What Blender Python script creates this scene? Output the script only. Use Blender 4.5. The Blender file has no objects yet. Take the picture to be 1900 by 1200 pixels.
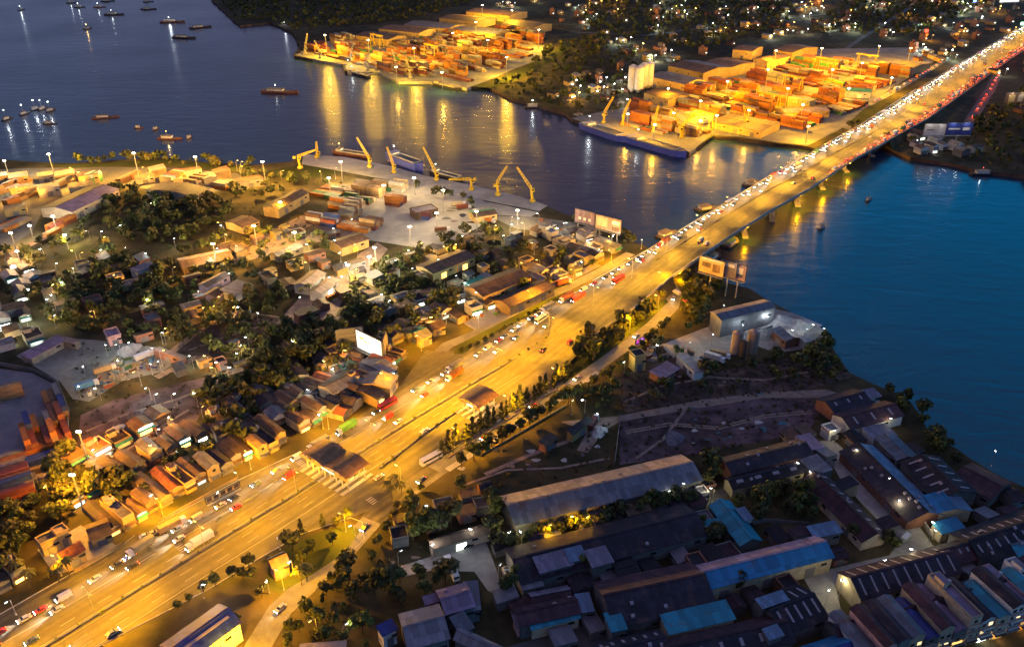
import bpy, bmesh, math, random
from mathutils import Vector, Matrix, geometry
R = math.radians
rnd = random.Random(11)
scene = bpy.context.scene
col = scene.collection

# ------------------------------------------------------------------ camera
CAM_H, FPX, PITCH = 225.0, 1550.0, R(28.6)
cam_d = bpy.data.cameras.new("camera"); cam = bpy.data.objects.new("camera", cam_d); col.objects.link(cam)
cam.location = (0, 0, CAM_H); cam.rotation_euler = (math.pi / 2 - PITCH, 0, 0)
cam_d.sensor_width = 36; cam_d.lens = FPX / 1900 * 36; cam_d.clip_start = 1; cam_d.clip_end = 20000
scene.camera = cam

# ------------------------------------------------------------------ dusk sky
SKY_TEX, SKY_GLOW = 0.10, 1.0
world = bpy.data.worlds.new("World"); scene.world = world; world.use_nodes = True
wn, wl = world.node_tree.nodes, world.node_tree.links
wn.clear()
wo = wn.new("ShaderNodeOutputWorld"); bg = wn.new("ShaderNodeBackground"); wl.new(bg.outputs[0], wo.inputs[0])
sky = wn.new("ShaderNodeTexSky"); sky.sky_type = 'NISHITA'; sky.sun_disc = False
sky.sun_elevation = R(-3.0); sky.sun_rotation = R(-75)
tc = wn.new("ShaderNodeTexCoord"); sx = wn.new("ShaderNodeSeparateXYZ"); wl.new(tc.outputs["Generated"], sx.inputs[0])
def wmath(op, a, b=None, clamp=False):
    n = wn.new("ShaderNodeMath"); n.operation = op; n.use_clamp = clamp
    for i, v in enumerate((a, b)):
        if v is None: continue
        if isinstance(v, (int, float)): n.inputs[i].default_value = v
        else: wl.new(v, n.inputs[i])
    return n.outputs[0]
azr = wmath('ADD', wmath('MULTIPLY', sx.outputs[0], 0.95), 0.5, True)          # -x .. +x
ramp = wn.new("ShaderNodeValToRGB"); wl.new(azr, ramp.inputs[0])               # dusk colour by azimuth
er = ramp.color_ramp.elements
er[0].position = 0.0; er[0].color = (0.15, 0.20, 0.37, 1)
er[1].position = 1.0; er[1].color = (0.0, 0.36, 0.85, 1)
for pos, c in ((0.22, (0.15, 0.175, 0.32, 1)), (0.40, (0.20, 0.155, 0.23, 1)), (0.60, (0.24, 0.175, 0.25, 1)), (0.70, (0.06, 0.20, 0.48, 1)), (0.82, (0.0, 0.40, 0.95, 1))):
    e = er.new(pos); e.color = c
zen = wn.new("ShaderNodeMixRGB"); zen.inputs[2].default_value = (0.27, 0.22, 0.41, 1)   # overhead blue-violet
wl.new(wmath('MULTIPLY', wmath('SUBTRACT', sx.outputs[2], 0.42), 2.2, True), zen.inputs[0])
wl.new(ramp.outputs[0], zen.inputs[1])
add = wn.new("ShaderNodeMixRGB"); add.blend_type = 'ADD'; add.inputs[0].default_value = 1
sk = wn.new("ShaderNodeMixRGB"); sk.blend_type = 'MULTIPLY'; sk.inputs[0].default_value = 1
sk.inputs[2].default_value = (SKY_TEX, SKY_TEX, SKY_TEX, 1)
wl.new(sky.outputs[0], sk.inputs[1]); wl.new(zen.outputs[0], add.inputs[1]); wl.new(sk.outputs[0], add.inputs[2])
wl.new(add.outputs[0], bg.inputs[0]); bg.inputs[1].default_value = SKY_GLOW

# last afterglow of the sun: a broad weak pink source low behind the far left bank
sun_d = bpy.data.lights.new("sun", 'SUN'); sun = bpy.data.objects.new("sun", sun_d); col.objects.link(sun)
sun_d.energy = 0.10; sun_d.angle = R(25); sun_d.color = (1.0, 0.62, 0.6)
sun.rotation_euler = (R(72), 0, R(180 + 75))

vs = scene.view_settings
vs.view_transform = 'Standard'; vs.look = 'None'; vs.exposure = 0; vs.gamma = 1; vs.use_curve_mapping = False
cy = scene.cycles
cy.use_denoising = True; cy.max_bounces = 3; cy.diffuse_bounces = 1; cy.glossy_bounces = 2; cy.transmission_bounces = 1
cy.transparent_max_bounces = 4; cy.sample_clamp_indirect = 2.0; cy.sample_clamp_direct = 30.0; cy.use_light_tree = True
cy.caustics_reflective = False; cy.caustics_refractive = False; cy.use_adaptive_sampling = True; cy.adaptive_threshold = 0.02

# ------------------------------------------------------------------ pixel of the photograph -> point on the ground plane z
_c, _s = math.cos(PITCH), math.sin(PITCH)
def G(p, z=0.0):
    u = (p[0] - 950) / FPX; v = (p[1] - 600) / FPX
    t = (CAM_H - z) / (_s + v * _c)
    return Vector((u * t, (_c - v * _s) * t, z))
def PX(P):
    d = P[1] * _c + (CAM_H - P[2]) * _s
    return 950 + FPX * P[0] / d, 600 + FPX * ((CAM_H - P[2]) * _c - P[1] * _s) / d

# ------------------------------------------------------------------ materials
MATS = {}
def _mat(name):
    m = bpy.data.materials.new(name); m.use_nodes = True
    b = m.node_tree.nodes["Principled BSDF"]; MATS[name] = m
    return m, m.node_tree.nodes, m.node_tree.links, b
def surf(name, c, rough=0.8, var=0.35, scale=0.6, c2=None, metal=0.0, spec=0.3, rand=0.0, ribs=0.0, grime=0.0):
    """Mottled surface: two noises mix c towards c2; optional per-object tone, corrugation ribs and grime."""
    m, N, L, b = _mat(name)
    c2 = c2 or tuple(x * (1 - var) for x in c)
    tcn = N.new("ShaderNodeTexCoord"); no = N.new("ShaderNodeTexNoise"); no.inputs["Scale"].default_value = scale
    no.inputs["Detail"].default_value = 6; no.inputs["Roughness"].default_value = 0.65
    L.new(tcn.outputs["Object"], no.inputs["Vector"])
    cr = N.new("ShaderNodeValToRGB"); cr.color_ramp.elements[0].position = 0.36; cr.color_ramp.elements[1].position = 0.64
    cr.color_ramp.elements[0].color = (*c2, 1); cr.color_ramp.elements[1].color = (*c, 1)
    L.new(no.outputs[0], cr.inputs[0]); out = cr.outputs[0]
    if grime:
        n2 = N.new("ShaderNodeTexNoise"); n2.inputs["Scale"].default_value = scale * 0.18; n2.inputs["Detail"].default_value = 4
        L.new(tcn.outputs["Object"], n2.inputs["Vector"])
        r2 = N.new("ShaderNodeMapRange"); r2.inputs[1].default_value = 0.4; r2.inputs[2].default_value = 0.65
        r2.inputs[3].default_value = 1 - grime; r2.inputs[4].default_value = 1.0; L.new(n2.outputs[0], r2.inputs[0])
        mx = N.new("ShaderNodeMixRGB"); mx.blend_type = 'MULTIPLY'; mx.inputs[0].default_value = 1
        L.new(out, mx.inputs[1]); L.new(r2.outputs[0], mx.inputs[2]); out = mx.outputs[0]
    if rand:
        oi = N.new("ShaderNodeObjectInfo"); r3 = N.new("ShaderNodeMapRange")
        r3.inputs[3].default_value = 1 - rand; r3.inputs[4].default_value = 1 + rand; L.new(oi.outputs["Random"], r3.inputs[0])
        mx = N.new("ShaderNodeMixRGB"); mx.blend_type = 'MULTIPLY'; mx.inputs[0].default_value = 1
        L.new(out, mx.inputs[1]); L.new(r3.outputs[0], mx.inputs[2]); out = mx.outputs[0]
    if ribs:   # roofing sheets: each one weathered a little differently, dark laps between, patches of rust
        bk = N.new("ShaderNodeTexBrick"); bk.inputs["Scale"].default_value = 1.0; bk.inputs["Brick Width"].default_value = 1.5 / ribs; bk.inputs["Row Height"].default_value = 4.5
        bk.inputs["Mortar Size"].default_value = 0.05; bk.inputs["Mortar Smooth"].default_value = 0.3; bk.inputs["Bias"].default_value = 0.0
        bk.inputs["Color1"].default_value = (0.62, 0.62, 0.62, 1); bk.inputs["Color2"].default_value = (1.08, 1.08, 1.08, 1); bk.inputs["Mortar"].default_value = (0.45, 0.45, 0.45, 1)
        L.new(tcn.outputs["Object"], bk.inputs["Vector"])
        mx = N.new("ShaderNodeMixRGB"); mx.blend_type = 'MULTIPLY'; mx.inputs[0].default_value = 1
        L.new(out, mx.inputs[1]); L.new(bk.outputs[0], mx.inputs[2]); out = mx.outputs[0]
        n3 = N.new("ShaderNodeTexNoise"); n3.inputs["Scale"].default_value = 0.16; n3.inputs["Detail"].default_value = 7; n3.inputs["Roughness"].default_value = 0.7
        L.new(tcn.outputs["Object"], n3.inputs["Vector"])
        r4 = N.new("ShaderNodeMapRange"); r4.inputs[1].default_value = 0.54; r4.inputs[2].default_value = 0.66; r4.inputs[4].default_value = 0.7; L.new(n3.outputs[0], r4.inputs[0])
        mr = N.new("ShaderNodeMixRGB"); mr.inputs[2].default_value = (0.085, 0.045, 0.035, 1); L.new(r4.outputs[0], mr.inputs[0]); L.new(out, mr.inputs[1]); out = mr.outputs[0]
    L.new(out, b.inputs["Base Color"])
    b.inputs["Roughness"].default_value = rough; b.inputs["Metallic"].default_value = metal; b.inputs["Specular IOR Level"].default_value = spec
    return m
def glow(name, c, k, sample=False):
    m, N, L, b = _mat(name)
    b.inputs["Base Color"].default_value = (*[min(1, x) * 0.6 for x in c], 1)
    b.inputs["Emission Color"].default_value = (*c, 1); b.inputs["Emission Strength"].default_value = k
    if name.startswith("lit_") or name in ("white_lamp", "sodium_lamp"):   # no two lamps burn alike
        oi = N.new("ShaderNodeObjectInfo"); mr = N.new("ShaderNodeMapRange"); pw = N.new("ShaderNodeMath"); pw.operation = 'POWER'; pw.inputs[1].default_value = 1.3
        L.new(oi.outputs["Random"], pw.inputs[0]); L.new(pw.outputs[0], mr.inputs[0]); mr.inputs[3].default_value = k * .12; mr.inputs[4].default_value = k * 1.5; L.new(mr.outputs[0], b.inputs["Emission Strength"])
    if not sample: m.cycles.emission_sampling = 'NONE'
    return m

surf("puddle", (0.03, 0.028, 0.03), 0.08, 0.3, 0.4, spec=0.6)
surf("asphalt", (0.10, 0.098, 0.095), 0.85, 0.3, 0.35, grime=0.3)
surf("road_asphalt", (0.10, 0.088, 0.062), 0.8, 0.35, 0.25, c2=(0.062, 0.055, 0.04), grime=0.3, spec=0.4)
def streak_road():   # tyre-darkened bands along the driving direction
    N, L = MATS["road_asphalt"].node_tree.nodes, MATS["road_asphalt"].node_tree.links
    b = N["Principled BSDF"]; t = N.new("ShaderNodeTexCoord"); r = N.new("ShaderNodeMapping"); r.inputs["Rotation"].default_value = (0, 0, -R(51.5))
    s = N.new("ShaderNodeMapping"); s.inputs["Scale"].default_value = (0.012, 0.42, 1); L.new(t.outputs["Object"], r.inputs[0]); L.new(r.outputs[0], s.inputs[0])
    n = N.new("ShaderNodeTexNoise"); n.inputs["Scale"].default_value = 1; n.inputs["Detail"].default_value = 4; L.new(s.outputs[0], n.inputs["Vector"])
    m = N.new("ShaderNodeMapRange"); m.inputs[1].default_value = .38; m.inputs[2].default_value = .62; m.inputs[3].default_value = .55; m.inputs[4].default_value = 1.15; L.new(n.outputs[0], m.inputs[0])
    x = N.new("ShaderNodeMixRGB"); x.blend_type = 'MULTIPLY'; x.inputs[0].default_value = 1; old = b.inputs["Base Color"].links[0].from_socket
    L.new(old, x.inputs[1]); L.new(m.outputs[0], x.inputs[2]); L.new(x.outputs[0], b.inputs["Base Color"])
streak_road()
surf("worn_asphalt", (0.22, 0.21, 0.19), 0.85, 0.3, 0.3, grime=0.35)
surf("concrete", (0.34, 0.32, 0.29), 0.85, 0.3, 0.25, grime=0.35)
surf("pale_concrete", (0.42, 0.40, 0.36), 0.85, 0.25, 0.12, grime=0.4)
surf("yard_slab", (0.24, 0.215, 0.24), 0.85, 0.25, 0.2, grime=0.3)
surf("bare_soil", (0.13, 0.09, 0.075), 0.95, 0.6, 0.12, c2=(0.045, 0.032, 0.03), grime=0.4, spec=0.1)
surf("purple_soil", (0.17, 0.115, 0.125), 0.95, 0.6, 0.11, c2=(0.05, 0.034, 0.036), grime=0.5, spec=0.1)
surf("earth", (0.095, 0.074, 0.038), 0.95, 0.6, 0.07, c2=(0.032, 0.032, 0.016), grime=0.5, spec=0.1)
surf("lawn", (0.05, 0.052, 0.015), 0.95, 0.5, 0.25, c2=(0.04, 0.055, 0.012), grime=0.3, spec=0.1)
surf("dirt_road", (0.25, 0.185, 0.15), 0.95, 0.4, 0.3, spec=0.1)
surf("sand", (0.40, 0.38, 0.36), 0.95, 0.3, 0.5, spec=0.1)
surf("dark_gravel", (0.12, 0.12, 0.15), 0.95, 0.4, 0.6, spec=0.1)
surf("white_paint", (0.34, 0.33, 0.30), 0.7, 0.25, 1.5)
surf("kerb_stone", (0.42, 0.40, 0.36), 0.85, 0.3, 1.0)
surf("cream_wall", (0.55, 0.46, 0.32), 0.85, 0.3, 0.5, rand=0.3, grime=0.25)
surf("ochre_wall", (0.56, 0.38, 0.15), 0.85, 0.3, 0.5, rand=0.25, grime=0.25)
surf("grey_wall", (0.17, 0.165, 0.165), 0.85, 0.3, 0.5, rand=0.25, grime=0.3)
surf("pink_wall", (0.55, 0.33, 0.32), 0.85, 0.3, 0.5, rand=0.2, grime=0.25)
surf("white_wall", (0.66, 0.64, 0.62), 0.85, 0.25, 0.5, rand=0.15, grime=0.25)
surf("brick_wall", (0.28, 0.13, 0.09), 0.9, 0.4, 0.8, rand=0.2, grime=0.2)
surf("grey_roof", (0.24, 0.225, 0.21), 0.6, 0.35, 0.25, rand=0.3, ribs=0.9, grime=0.35)
surf("rust_roof", (0.26, 0.15, 0.08), 0.75, 0.45, 0.3, rand=0.3, ribs=0.9, grime=0.35)
surf("brown_roof", (0.15, 0.095, 0.06), 0.75, 0.45, 0.3, rand=0.25, ribs=0.8, grime=0.3)
surf("toll_roof", (0.36, 0.19, 0.08), 0.7, 0.3, 0.3, ribs=0.7, grime=0.25)
surf("tan_roof", (0.38, 0.28, 0.23), 0.65, 0.22, 0.2, ribs=0.8, grime=0.25)
surf("slate_roof", (0.13, 0.155, 0.20), 0.6, 0.25, 0.2, ribs=0.8, grime=0.25)
surf("maroon_roof", (0.085, 0.035, 0.045), 0.8, 0.5, 0.3, c2=(0.035, 0.018, 0.03), rand=0.25, ribs=0.9, grime=0.35)
surf("red_tile_roof", (0.30, 0.085, 0.04), 0.8, 0.4, 0.5, rand=0.15, ribs=1.4, grime=0.25)
surf("dark_roof", (0.032, 0.026, 0.042), 0.8, 0.4, 0.3, rand=0.3, ribs=0.9, grime=0.3)
surf("teal_roof", (0.02, 0.25, 0.36), 0.55, 0.15, 0.15, ribs=0.6, grime=0.2)
surf("blue_roof", (0.02, 0.19, 0.40), 0.55, 0.15, 0.15, ribs=0.6, grime=0.2)
surf("deep_blue_roof", (0.03, 0.055, 0.27), 0.5, 0.2, 0.15, ribs=0.9, grime=0.2)
surf("pale_blue_roof", (0.15, 0.24, 0.38), 0.55, 0.2, 0.2, ribs=0.9, grime=0.25)
surf("purple_roof", (0.23, 0.17, 0.27), 0.6, 0.15, 0.15, ribs=0.7, grime=0.2)
surf("lilac_roof", (0.22, 0.20, 0.28), 0.6, 0.2, 0.2, ribs=0.8, grime=0.25)
surf("pink_roof", (0.46, 0.30, 0.37), 0.6, 0.2, 0.2, ribs=0.8, grime=0.25)
surf("steel_roof", (0.20, 0.20, 0.245), 0.6, 0.2, 0.2, ribs=0.7, grime=0.25)
surf("green_roof", (0.06, 0.30, 0.20), 0.6, 0.2, 0.2, ribs=0.9, grime=0.2)
surf("skylight_sheet", (0.24, 0.21, 0.24), 0.5, 0.2, 0.6)
surf("dark_glass", (0.02, 0.025, 0.03), 0.15, 0.3, 1.0, spec=0.5)
surf("door_steel", (0.16, 0.15, 0.16), 0.6, 0.3, 0.8)
surf("steel_pole", (0.36, 0.35, 0.33), 0.5, 0.2, 1.0, metal=0.4)
surf("dark_steel", (0.06, 0.06, 0.065), 0.6, 0.3, 1.0)
surf("crane_yellow", (0.62, 0.42, 0.02), 0.5, 0.25, 0.6)
surf("crane_grey", (0.30, 0.27, 0.20), 0.5, 0.25, 0.6)
surf("hull_blue", (0.10, 0.13, 0.58), 0.45, 0.25, 0.3)
surf("hull_dark", (0.05, 0.04, 0.045), 0.5, 0.3, 0.3)
surf("hull_rust", (0.20, 0.08, 0.05), 0.7, 0.4, 0.4)
surf("deck_wood", (0.22, 0.16, 0.10), 0.8, 0.3, 0.5)
surf("rubber", (0.02, 0.02, 0.02), 0.8, 0.2, 2)
surf("bark", (0.08, 0.055, 0.035), 0.9, 0.4, 1.2)
for k, c in (("dark", (0.045, 0.052, 0.020)), ("mid", (0.075, 0.088, 0.022)), ("bright", (0.11, 0.13, 0.020)), ("olive", (0.100, 0.086, 0.026))):
    surf("leaf_" + k, c, 0.75, 0.5, 0.35, rand=0.25, spec=0.2)
CONT = {"rust red": (0.27, 0.075, 0.04), "orange": (0.48, 0.17, 0.03), "brown": (0.17, 0.085, 0.05), "cream": (0.55, 0.46, 0.32), "navy blue": (0.03, 0.06, 0.24),
        "grey": (0.25, 0.25, 0.25), "white": (0.62, 0.62, 0.60), "green": (0.05, 0.16, 0.08), "sky blue": (0.08, 0.22, 0.46), "maroon": (0.14, 0.04, 0.05), "tan": (0.38, 0.26, 0.14)}
for k, c in CONT.items(): surf("box_" + k, c, 0.6, 0.35, 0.5, rand=0.15, grime=0.3)
CARC = {"white": (0.65, 0.65, 0.64), "silver": (0.42, 0.43, 0.44), "black": (0.02, 0.02, 0.022), "red": (0.38, 0.03, 0.03), "dark blue": (0.03, 0.05, 0.16), "beige": (0.42, 0.36, 0.25)}
for k, c in CARC.items(): surf("paint_" + k, c, 0.3, 0.08, 1.0, spec=0.5)
SODIUM, WARM, WHITE, COOL = (1.0, 0.43, 0.0), (1.0, 0.62, 0.22), (1.0, 0.93, 0.78), (0.80, 1.0, 0.92)
glow("sodium_lamp", (1.0, 0.62, 0.12), 26); glow("flood_lamp", (1.0, 0.86, 0.55), 60); glow("white_lamp", (0.92, 1.0, 0.95), 30)
glow("head_lamp", (1.0, 0.93, 0.78), 34); glow("tail_lamp", (1.0, 0.10, 0.02), 30)
glow("lit_warm", (1.0, 0.60, 0.16), 2.6); glow("lit_white", (0.86, 1.0, 0.88), 5.0); glow("lit_green", (0.55, 1.0, 0.75), 1.6); glow("lit_orange", (1.0, 0.38, 0.03), 2.2)
glow("lit_red", (1.0, 0.06, 0.03), 3); glow("lit_blue", (0.15, 0.3, 1.0), 3); glow("lit_purple", (0.5, 0.08, 0.8), 1.5); glow("sign_white", (0.95, 1.0, 0.97), 0.9)
glow("lit_window", (1.0, 0.75, 0.35), 1.6)
def M(n): return MATS[n]

def water_material():
    m, N, L, b = _mat("river_water")
    b.inputs["Base Color"].default_value = (0.010, 0.026, 0.050, 1); b.inputs["Roughness"].default_value = 0.20
    b.inputs["IOR"].default_value = 1.33; b.inputs["Specular IOR Level"].default_value = 0.75
    t = N.new("ShaderNodeTexCoord"); mp = N.new("ShaderNodeMapping"); mp.inputs["Scale"].default_value = (0.035, 0.075, 0.05)
    L.new(t.outputs["Object"], mp.inputs[0])
    n1 = N.new("ShaderNodeTexNoise"); n1.inputs["Scale"].default_value = 1.0; n1.inputs["Detail"].default_value = 3; n1.inputs["Distortion"].default_value = 0.8
    L.new(mp.outputs[0], n1.inputs["Vector"])
    bp = N.new("ShaderNodeBump"); bp.inputs["Strength"].default_value = 0.5; bp.inputs["Distance"].default_value = 1.2
    L.new(n1.outputs[0], bp.inputs["Height"]); L.new(bp.outputs[0], b.inputs["Normal"])
    n2 = N.new("ShaderNodeTexNoise"); n2.inputs["Scale"].default_value = 0.006; n2.inputs["Detail"].default_value = 3; L.new(t.outputs["Object"], n2.inputs["Vector"])
    mr = N.new("ShaderNodeMapRange"); mr.inputs[1].default_value = 0.35; mr.inputs[2].default_value = 0.65; mr.inputs[3].default_value = 0.15; mr.inputs[4].default_value = 0.25
    L.new(n2.outputs[0], mr.inputs[0]); L.new(mr.outputs[0], b.inputs["Roughness"])
    return m
water_material()

# ------------------------------------------------------------------ mesh builder
class MB:
    def __init__(s): s.v, s.f, s.m, s.mats = [], [], [], []
    def mi(s, name):
        if name not in s.mats: s.mats.append(name)
        return s.mats.index(name)
    def face(s, pts, mat):
        b = len(s.v); s.v += [tuple(p) for p in pts]; s.f.append(tuple(range(b, b + len(pts)))); s.m.append(s.mi(mat)); return s
    def solid(s, verts, faces, mat):
        b = len(s.v); s.v += [tuple(p) for p in verts]; k = s.mi(mat)
        for f in faces: s.f.append(tuple(b + i for i in f)); s.m.append(k)
        return s
    def hexa(s, lo, hi, mat):   # lo, hi: 4 points each, counter-clockwise seen from above
        return s.solid(list(lo) + list(hi), [(3, 2, 1, 0), (4, 5, 6, 7), (0, 1, 5, 4), (1, 2, 6, 5), (2, 3, 7, 6), (3, 0, 4, 7)], mat)
    def box(s, c, d, mat, rz=0.0, taper=1.0):
        x, y, z = d[0] / 2, d[1] / 2, d[2] / 2; cr, sr = math.cos(rz), math.sin(rz)
        def q(px, py, pz): return (c[0] + px * cr - py * sr, c[1] + px * sr + py * cr, c[2] + pz)
        a = [(-x, -y), (x, -y), (x, y), (-x, y)]
        return s.hexa([q(px, py, -z) for px, py in a], [q(px * taper, py * taper, z) for px, py in a], mat)
    def bar(s, p, q, r, mat, n=6, r2=None):
        p, q = Vector(p), Vector(q); d = (q - p)
        if d.length < 1e-6: return s
        a = d.normalized().orthogonal().normalized(); b = d.normalized().cross(a); r2 = r if r2 is None else r2
        lo = [p + (a * math.cos(t) + b * math.sin(t)) * r for t in [2 * math.pi * i / n for i in range(n)]]
        hi = [q + (a * math.cos(t) + b * math.sin(t)) * r2 for t in [2 * math.pi * i / n for i in range(n)]]
        return s.solid(lo + hi, [tuple(range(n - 1, -1, -1)), tuple(range(n, 2 * n))] + [(i, (i + 1) % n, n + (i + 1) % n, n + i) for i in range(n)], mat)
    def prism(s, poly, z0, z1, mat, side=None):
        """extruded flat polygon; poly: list of (x, y)"""
        pts = [Vector((p[0], p[1], 0)) for p in poly]
        area = sum(pts[i].x * pts[(i + 1) % len(pts)].y - pts[(i + 1) % len(pts)].x * pts[i].y for i in range(len(pts)))
        if area < 0: pts.reverse()
        n = len(pts); tri = geometry.tessellate_polygon([pts]); b = len(s.v); k = s.mi(mat); ks = s.mi(side or mat)
        s.v += [(p.x, p.y, z1) for p in pts] + [(p.x, p.y, z0) for p in pts]
        for t in tri:
            a, bb, c = (pts[i] for i in t)
            t = t if (bb - a).cross(c - a).z > 0 else (t[2], t[1], t[0])
            s.f.append(tuple(b + i for i in t)); s.m.append(k)
        if z0 != z1:
            for i in range(n): s.f.append((b + i, b + n + i, b + n + (i + 1) % n, b + (i + 1) % n)); s.m.append(ks)
        return s
    def mesh(s, name):
        me = bpy.data.meshes.new(name); me.from_pydata(s.v, [], s.f); me.update()
        for n in s.mats: me.materials.append(M(n))
        if len(s.mats) > 1: me.polygons.foreach_set("material_index", s.m)
        return me
    def build(s, name, parent=None, loc=None, rz=0.0):
        return link(name, s.mesh(name), parent, loc, rz)
def link(name, data, parent=None, loc=None, rz=0.0):
    o = bpy.data.objects.new(name, data); col.objects.link(o)
    if parent: o.parent = parent
    if loc is not None: o.location = loc
    if rz: o.rotation_euler = (0, 0, rz)
    return o
def copy_tree(o, parent=None):
    c = o.copy(); col.objects.link(c)
    if parent: c.parent = parent
    for ch in list(o.children): copy_tree(ch, c)
    return c
def structure(name, mb):
    o = mb.build(name); o["kind"] = "structure"; return o

# ------------------------------------------------------------------ things and their labels
THINGS = []
def tag(o, base, cat, group=None, near=True, at=None):
    """base: how it looks; near=True adds the closest landmark; equal labels get their order from the left."""
    THINGS.append((o, base, cat, group, near, at)); return o
def thing(name, base, cat, loc=(0, 0, 0), rz=0.0, group=None, near=True):
    o = link(name, None, None, loc, rz); o.empty_display_size = 0.5
    return tag(o, base, cat, group, near)
LANDMARKS = []   # (phrase, x, y) on the ground
def landmark(phrase, px): g = G(px); LANDMARKS.append((phrase, g.x, g.y))
ORD = "first second third fourth fifth sixth seventh eighth ninth tenth eleventh twelfth thirteenth fourteenth fifteenth sixteenth seventeenth eighteenth nineteenth".split()
TENS = {2: ("twentieth", "twenty"), 3: ("thirtieth", "thirty"), 4: ("fortieth", "forty"), 5: ("fiftieth", "fifty"), 6: ("sixtieth", "sixty"), 7: ("seventieth", "seventy"), 8: ("eightieth", "eighty"), 9: ("ninetieth", "ninety")}
def ordinal(i, n):
    if i == 0: return "leftmost"
    if i == n - 1: return "rightmost"
    k = i + 1
    if k < 20: return ORD[k - 1] + " from left"
    t, u = divmod(k, 10)
    return (TENS[t][0] if u == 0 else TENS[t][1] + "-" + ORD[u - 1]) + " from left"
def finish_labels():
    sets = {}
    for o, base, cat, group, near, at in THINGS:
        w = Vector(at) if at else o.matrix_basis.translation
        lab = base
        if near:
            d, ph = min(((w.x - x) ** 2 + (w.y - y) ** 2, p) for p, x, y in LANDMARKS)
            lab = base + " " + ph
        sets.setdefault(lab, []).append((PX(w), o, cat, group))
    for lab, L in sets.items():
        L.sort(key=lambda t: (t[0][0], t[0][1]))
        for i, (p, o, cat, group) in enumerate(L):
            l = lab if len(L) == 1 else lab + ", " + ordinal(i, len(L))
            o["label"] = l; o["category"] = cat
            if group: o["group"] = group
LIGHTS = {}
def lamp_light(kind, power, color, loc, parent=None, radius=0.4, spot=None, aim=None):
    key = (kind, power, color, radius, spot)
    if key not in LIGHTS:
        d = bpy.data.lights.new(kind, 'SPOT' if spot else 'POINT'); d.energy = power; d.color = color; d.shadow_soft_size = radius
        if spot: d.spot_size = R(spot); d.spot_blend = 0.3 if kind == 'street_light' else 0.6
        LIGHTS[key] = d
    o = bpy.data.objects.new(kind, LIGHTS[key]); col.objects.link(o); o.location = loc
    if parent: o.parent = parent
    if aim is not None: o.rotation_euler = Vector(aim).to_track_quat('-Z', 'Y').to_euler()
    return o
def poly_px(pts, z=0.0): return [G(p, z).xy for p in pts]
def lerp(a, b, t): return tuple(x + (y - x) * t for x, y in zip(a, b))
def walk(pts, step, start=0.0):
    """points every step metres along a ground polyline of Vectors, with heading"""
    out = []; d = start
    for a, b in zip(pts, pts[1:]):
        l = (b - a).length
        while d <= l: out.append((a.lerp(b, d / l), math.atan2(b.y - a.y, b.x - a.x))); d += step
        d -= l
    return out
def inside(p, poly):
    r = False; j = len(poly) - 1
    for i in range(len(poly)):
        if (poly[i][1] > p[1]) != (poly[j][1] > p[1]) and p[0] < (poly[j][0] - poly[i][0]) * (p[1] - poly[i][1]) / (poly[j][1] - poly[i][1]) + poly[i][0]: r = not r
        j = i
    return r

# ================================================================== SETTING: river, banks, yards, roads
WZ = -3.0
w = MB(); w.face([(-6000, -500, WZ), (6000, -500, WZ), (6000, 12000, WZ), (-6000, 12000, WZ)], "river_water"); structure("river_water", w)
NEAR = [(-700, 300), (-100, 292), (0, 296), (60, 300), (130, 303), (215, 297), (300, 292), (390, 302), (470, 306), (540, 300), (560, 288), (640, 294), (720, 310), (790, 330),
        (880, 347), (960, 366), (1012, 382), (1050, 398), (1100, 412), (1155, 428), (1166, 447), (1195, 455), (1222, 476), (1262, 503), (1290, 506), (1330, 520), (1390, 535), (1430, 560), (1490, 590),
        (1535, 615), (1548, 650), (1575, 690), (1620, 712), (1680, 735), (1708, 770), (1722, 800), (1775, 832), (1800, 850), (1850, 880), (1905, 905), (2000, 950), (2400, 1100), (2900, 1900), (-1400, 1900)]
FAR = [(330, -200), (375, -40), (392, 0), (405, 12), (430, 35), (445, 48), (500, 42), (540, 58), (556, 85), (545, 104), (600, 112), (635, 118), (640, 132), (700, 132), (738, 150), (800, 150), (862, 162),
       (905, 158), (915, 166), (955, 184), (1005, 198), (1050, 210), (1062, 222), (1120, 240), (1175, 258), (1262, 276), (1278, 285), (1318, 252), (1372, 256), (1440, 266), (1500, 272), (1552, 288),
       (1600, 285), (1640, 270), (1690, 292), (1760, 302), (1830, 318), (1900, 326), (2100, 345), (3000, 400), (3000, -200)]
def bank(poly):   # land with an uneven, sloping edge
    pts = []
    r = random.Random(5)
    g = [G(p).xy for p in poly]
    for a, b in zip(g, g[1:] + g[:1]):
        n = max(1, min(40, int((b - a).length / 14)))
        for i in range(n):
            q = a.lerp(b, i / n)
            if i: q = q + Vector((r.uniform(-1.6, 1.6), r.uniform(-1.6, 1.6)))
            pts.append(q)
    return pts
for nm, poly in (("near_ground", NEAR), ("far_ground", FAR)):
    m = MB(); m.prism(bank(poly), -8, 0, "earth", "bare_soil"); structure(nm, m)
SHEETS = [0]
def sheet(name, pts, mat, z=0.012, thick=0.0):
    SHEETS[0] += 1; z += 0.003 * SHEETS[0]
    m = MB(); m.prism(poly_px(pts), -thick if thick else z, z, mat); return structure(name, m)
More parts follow.
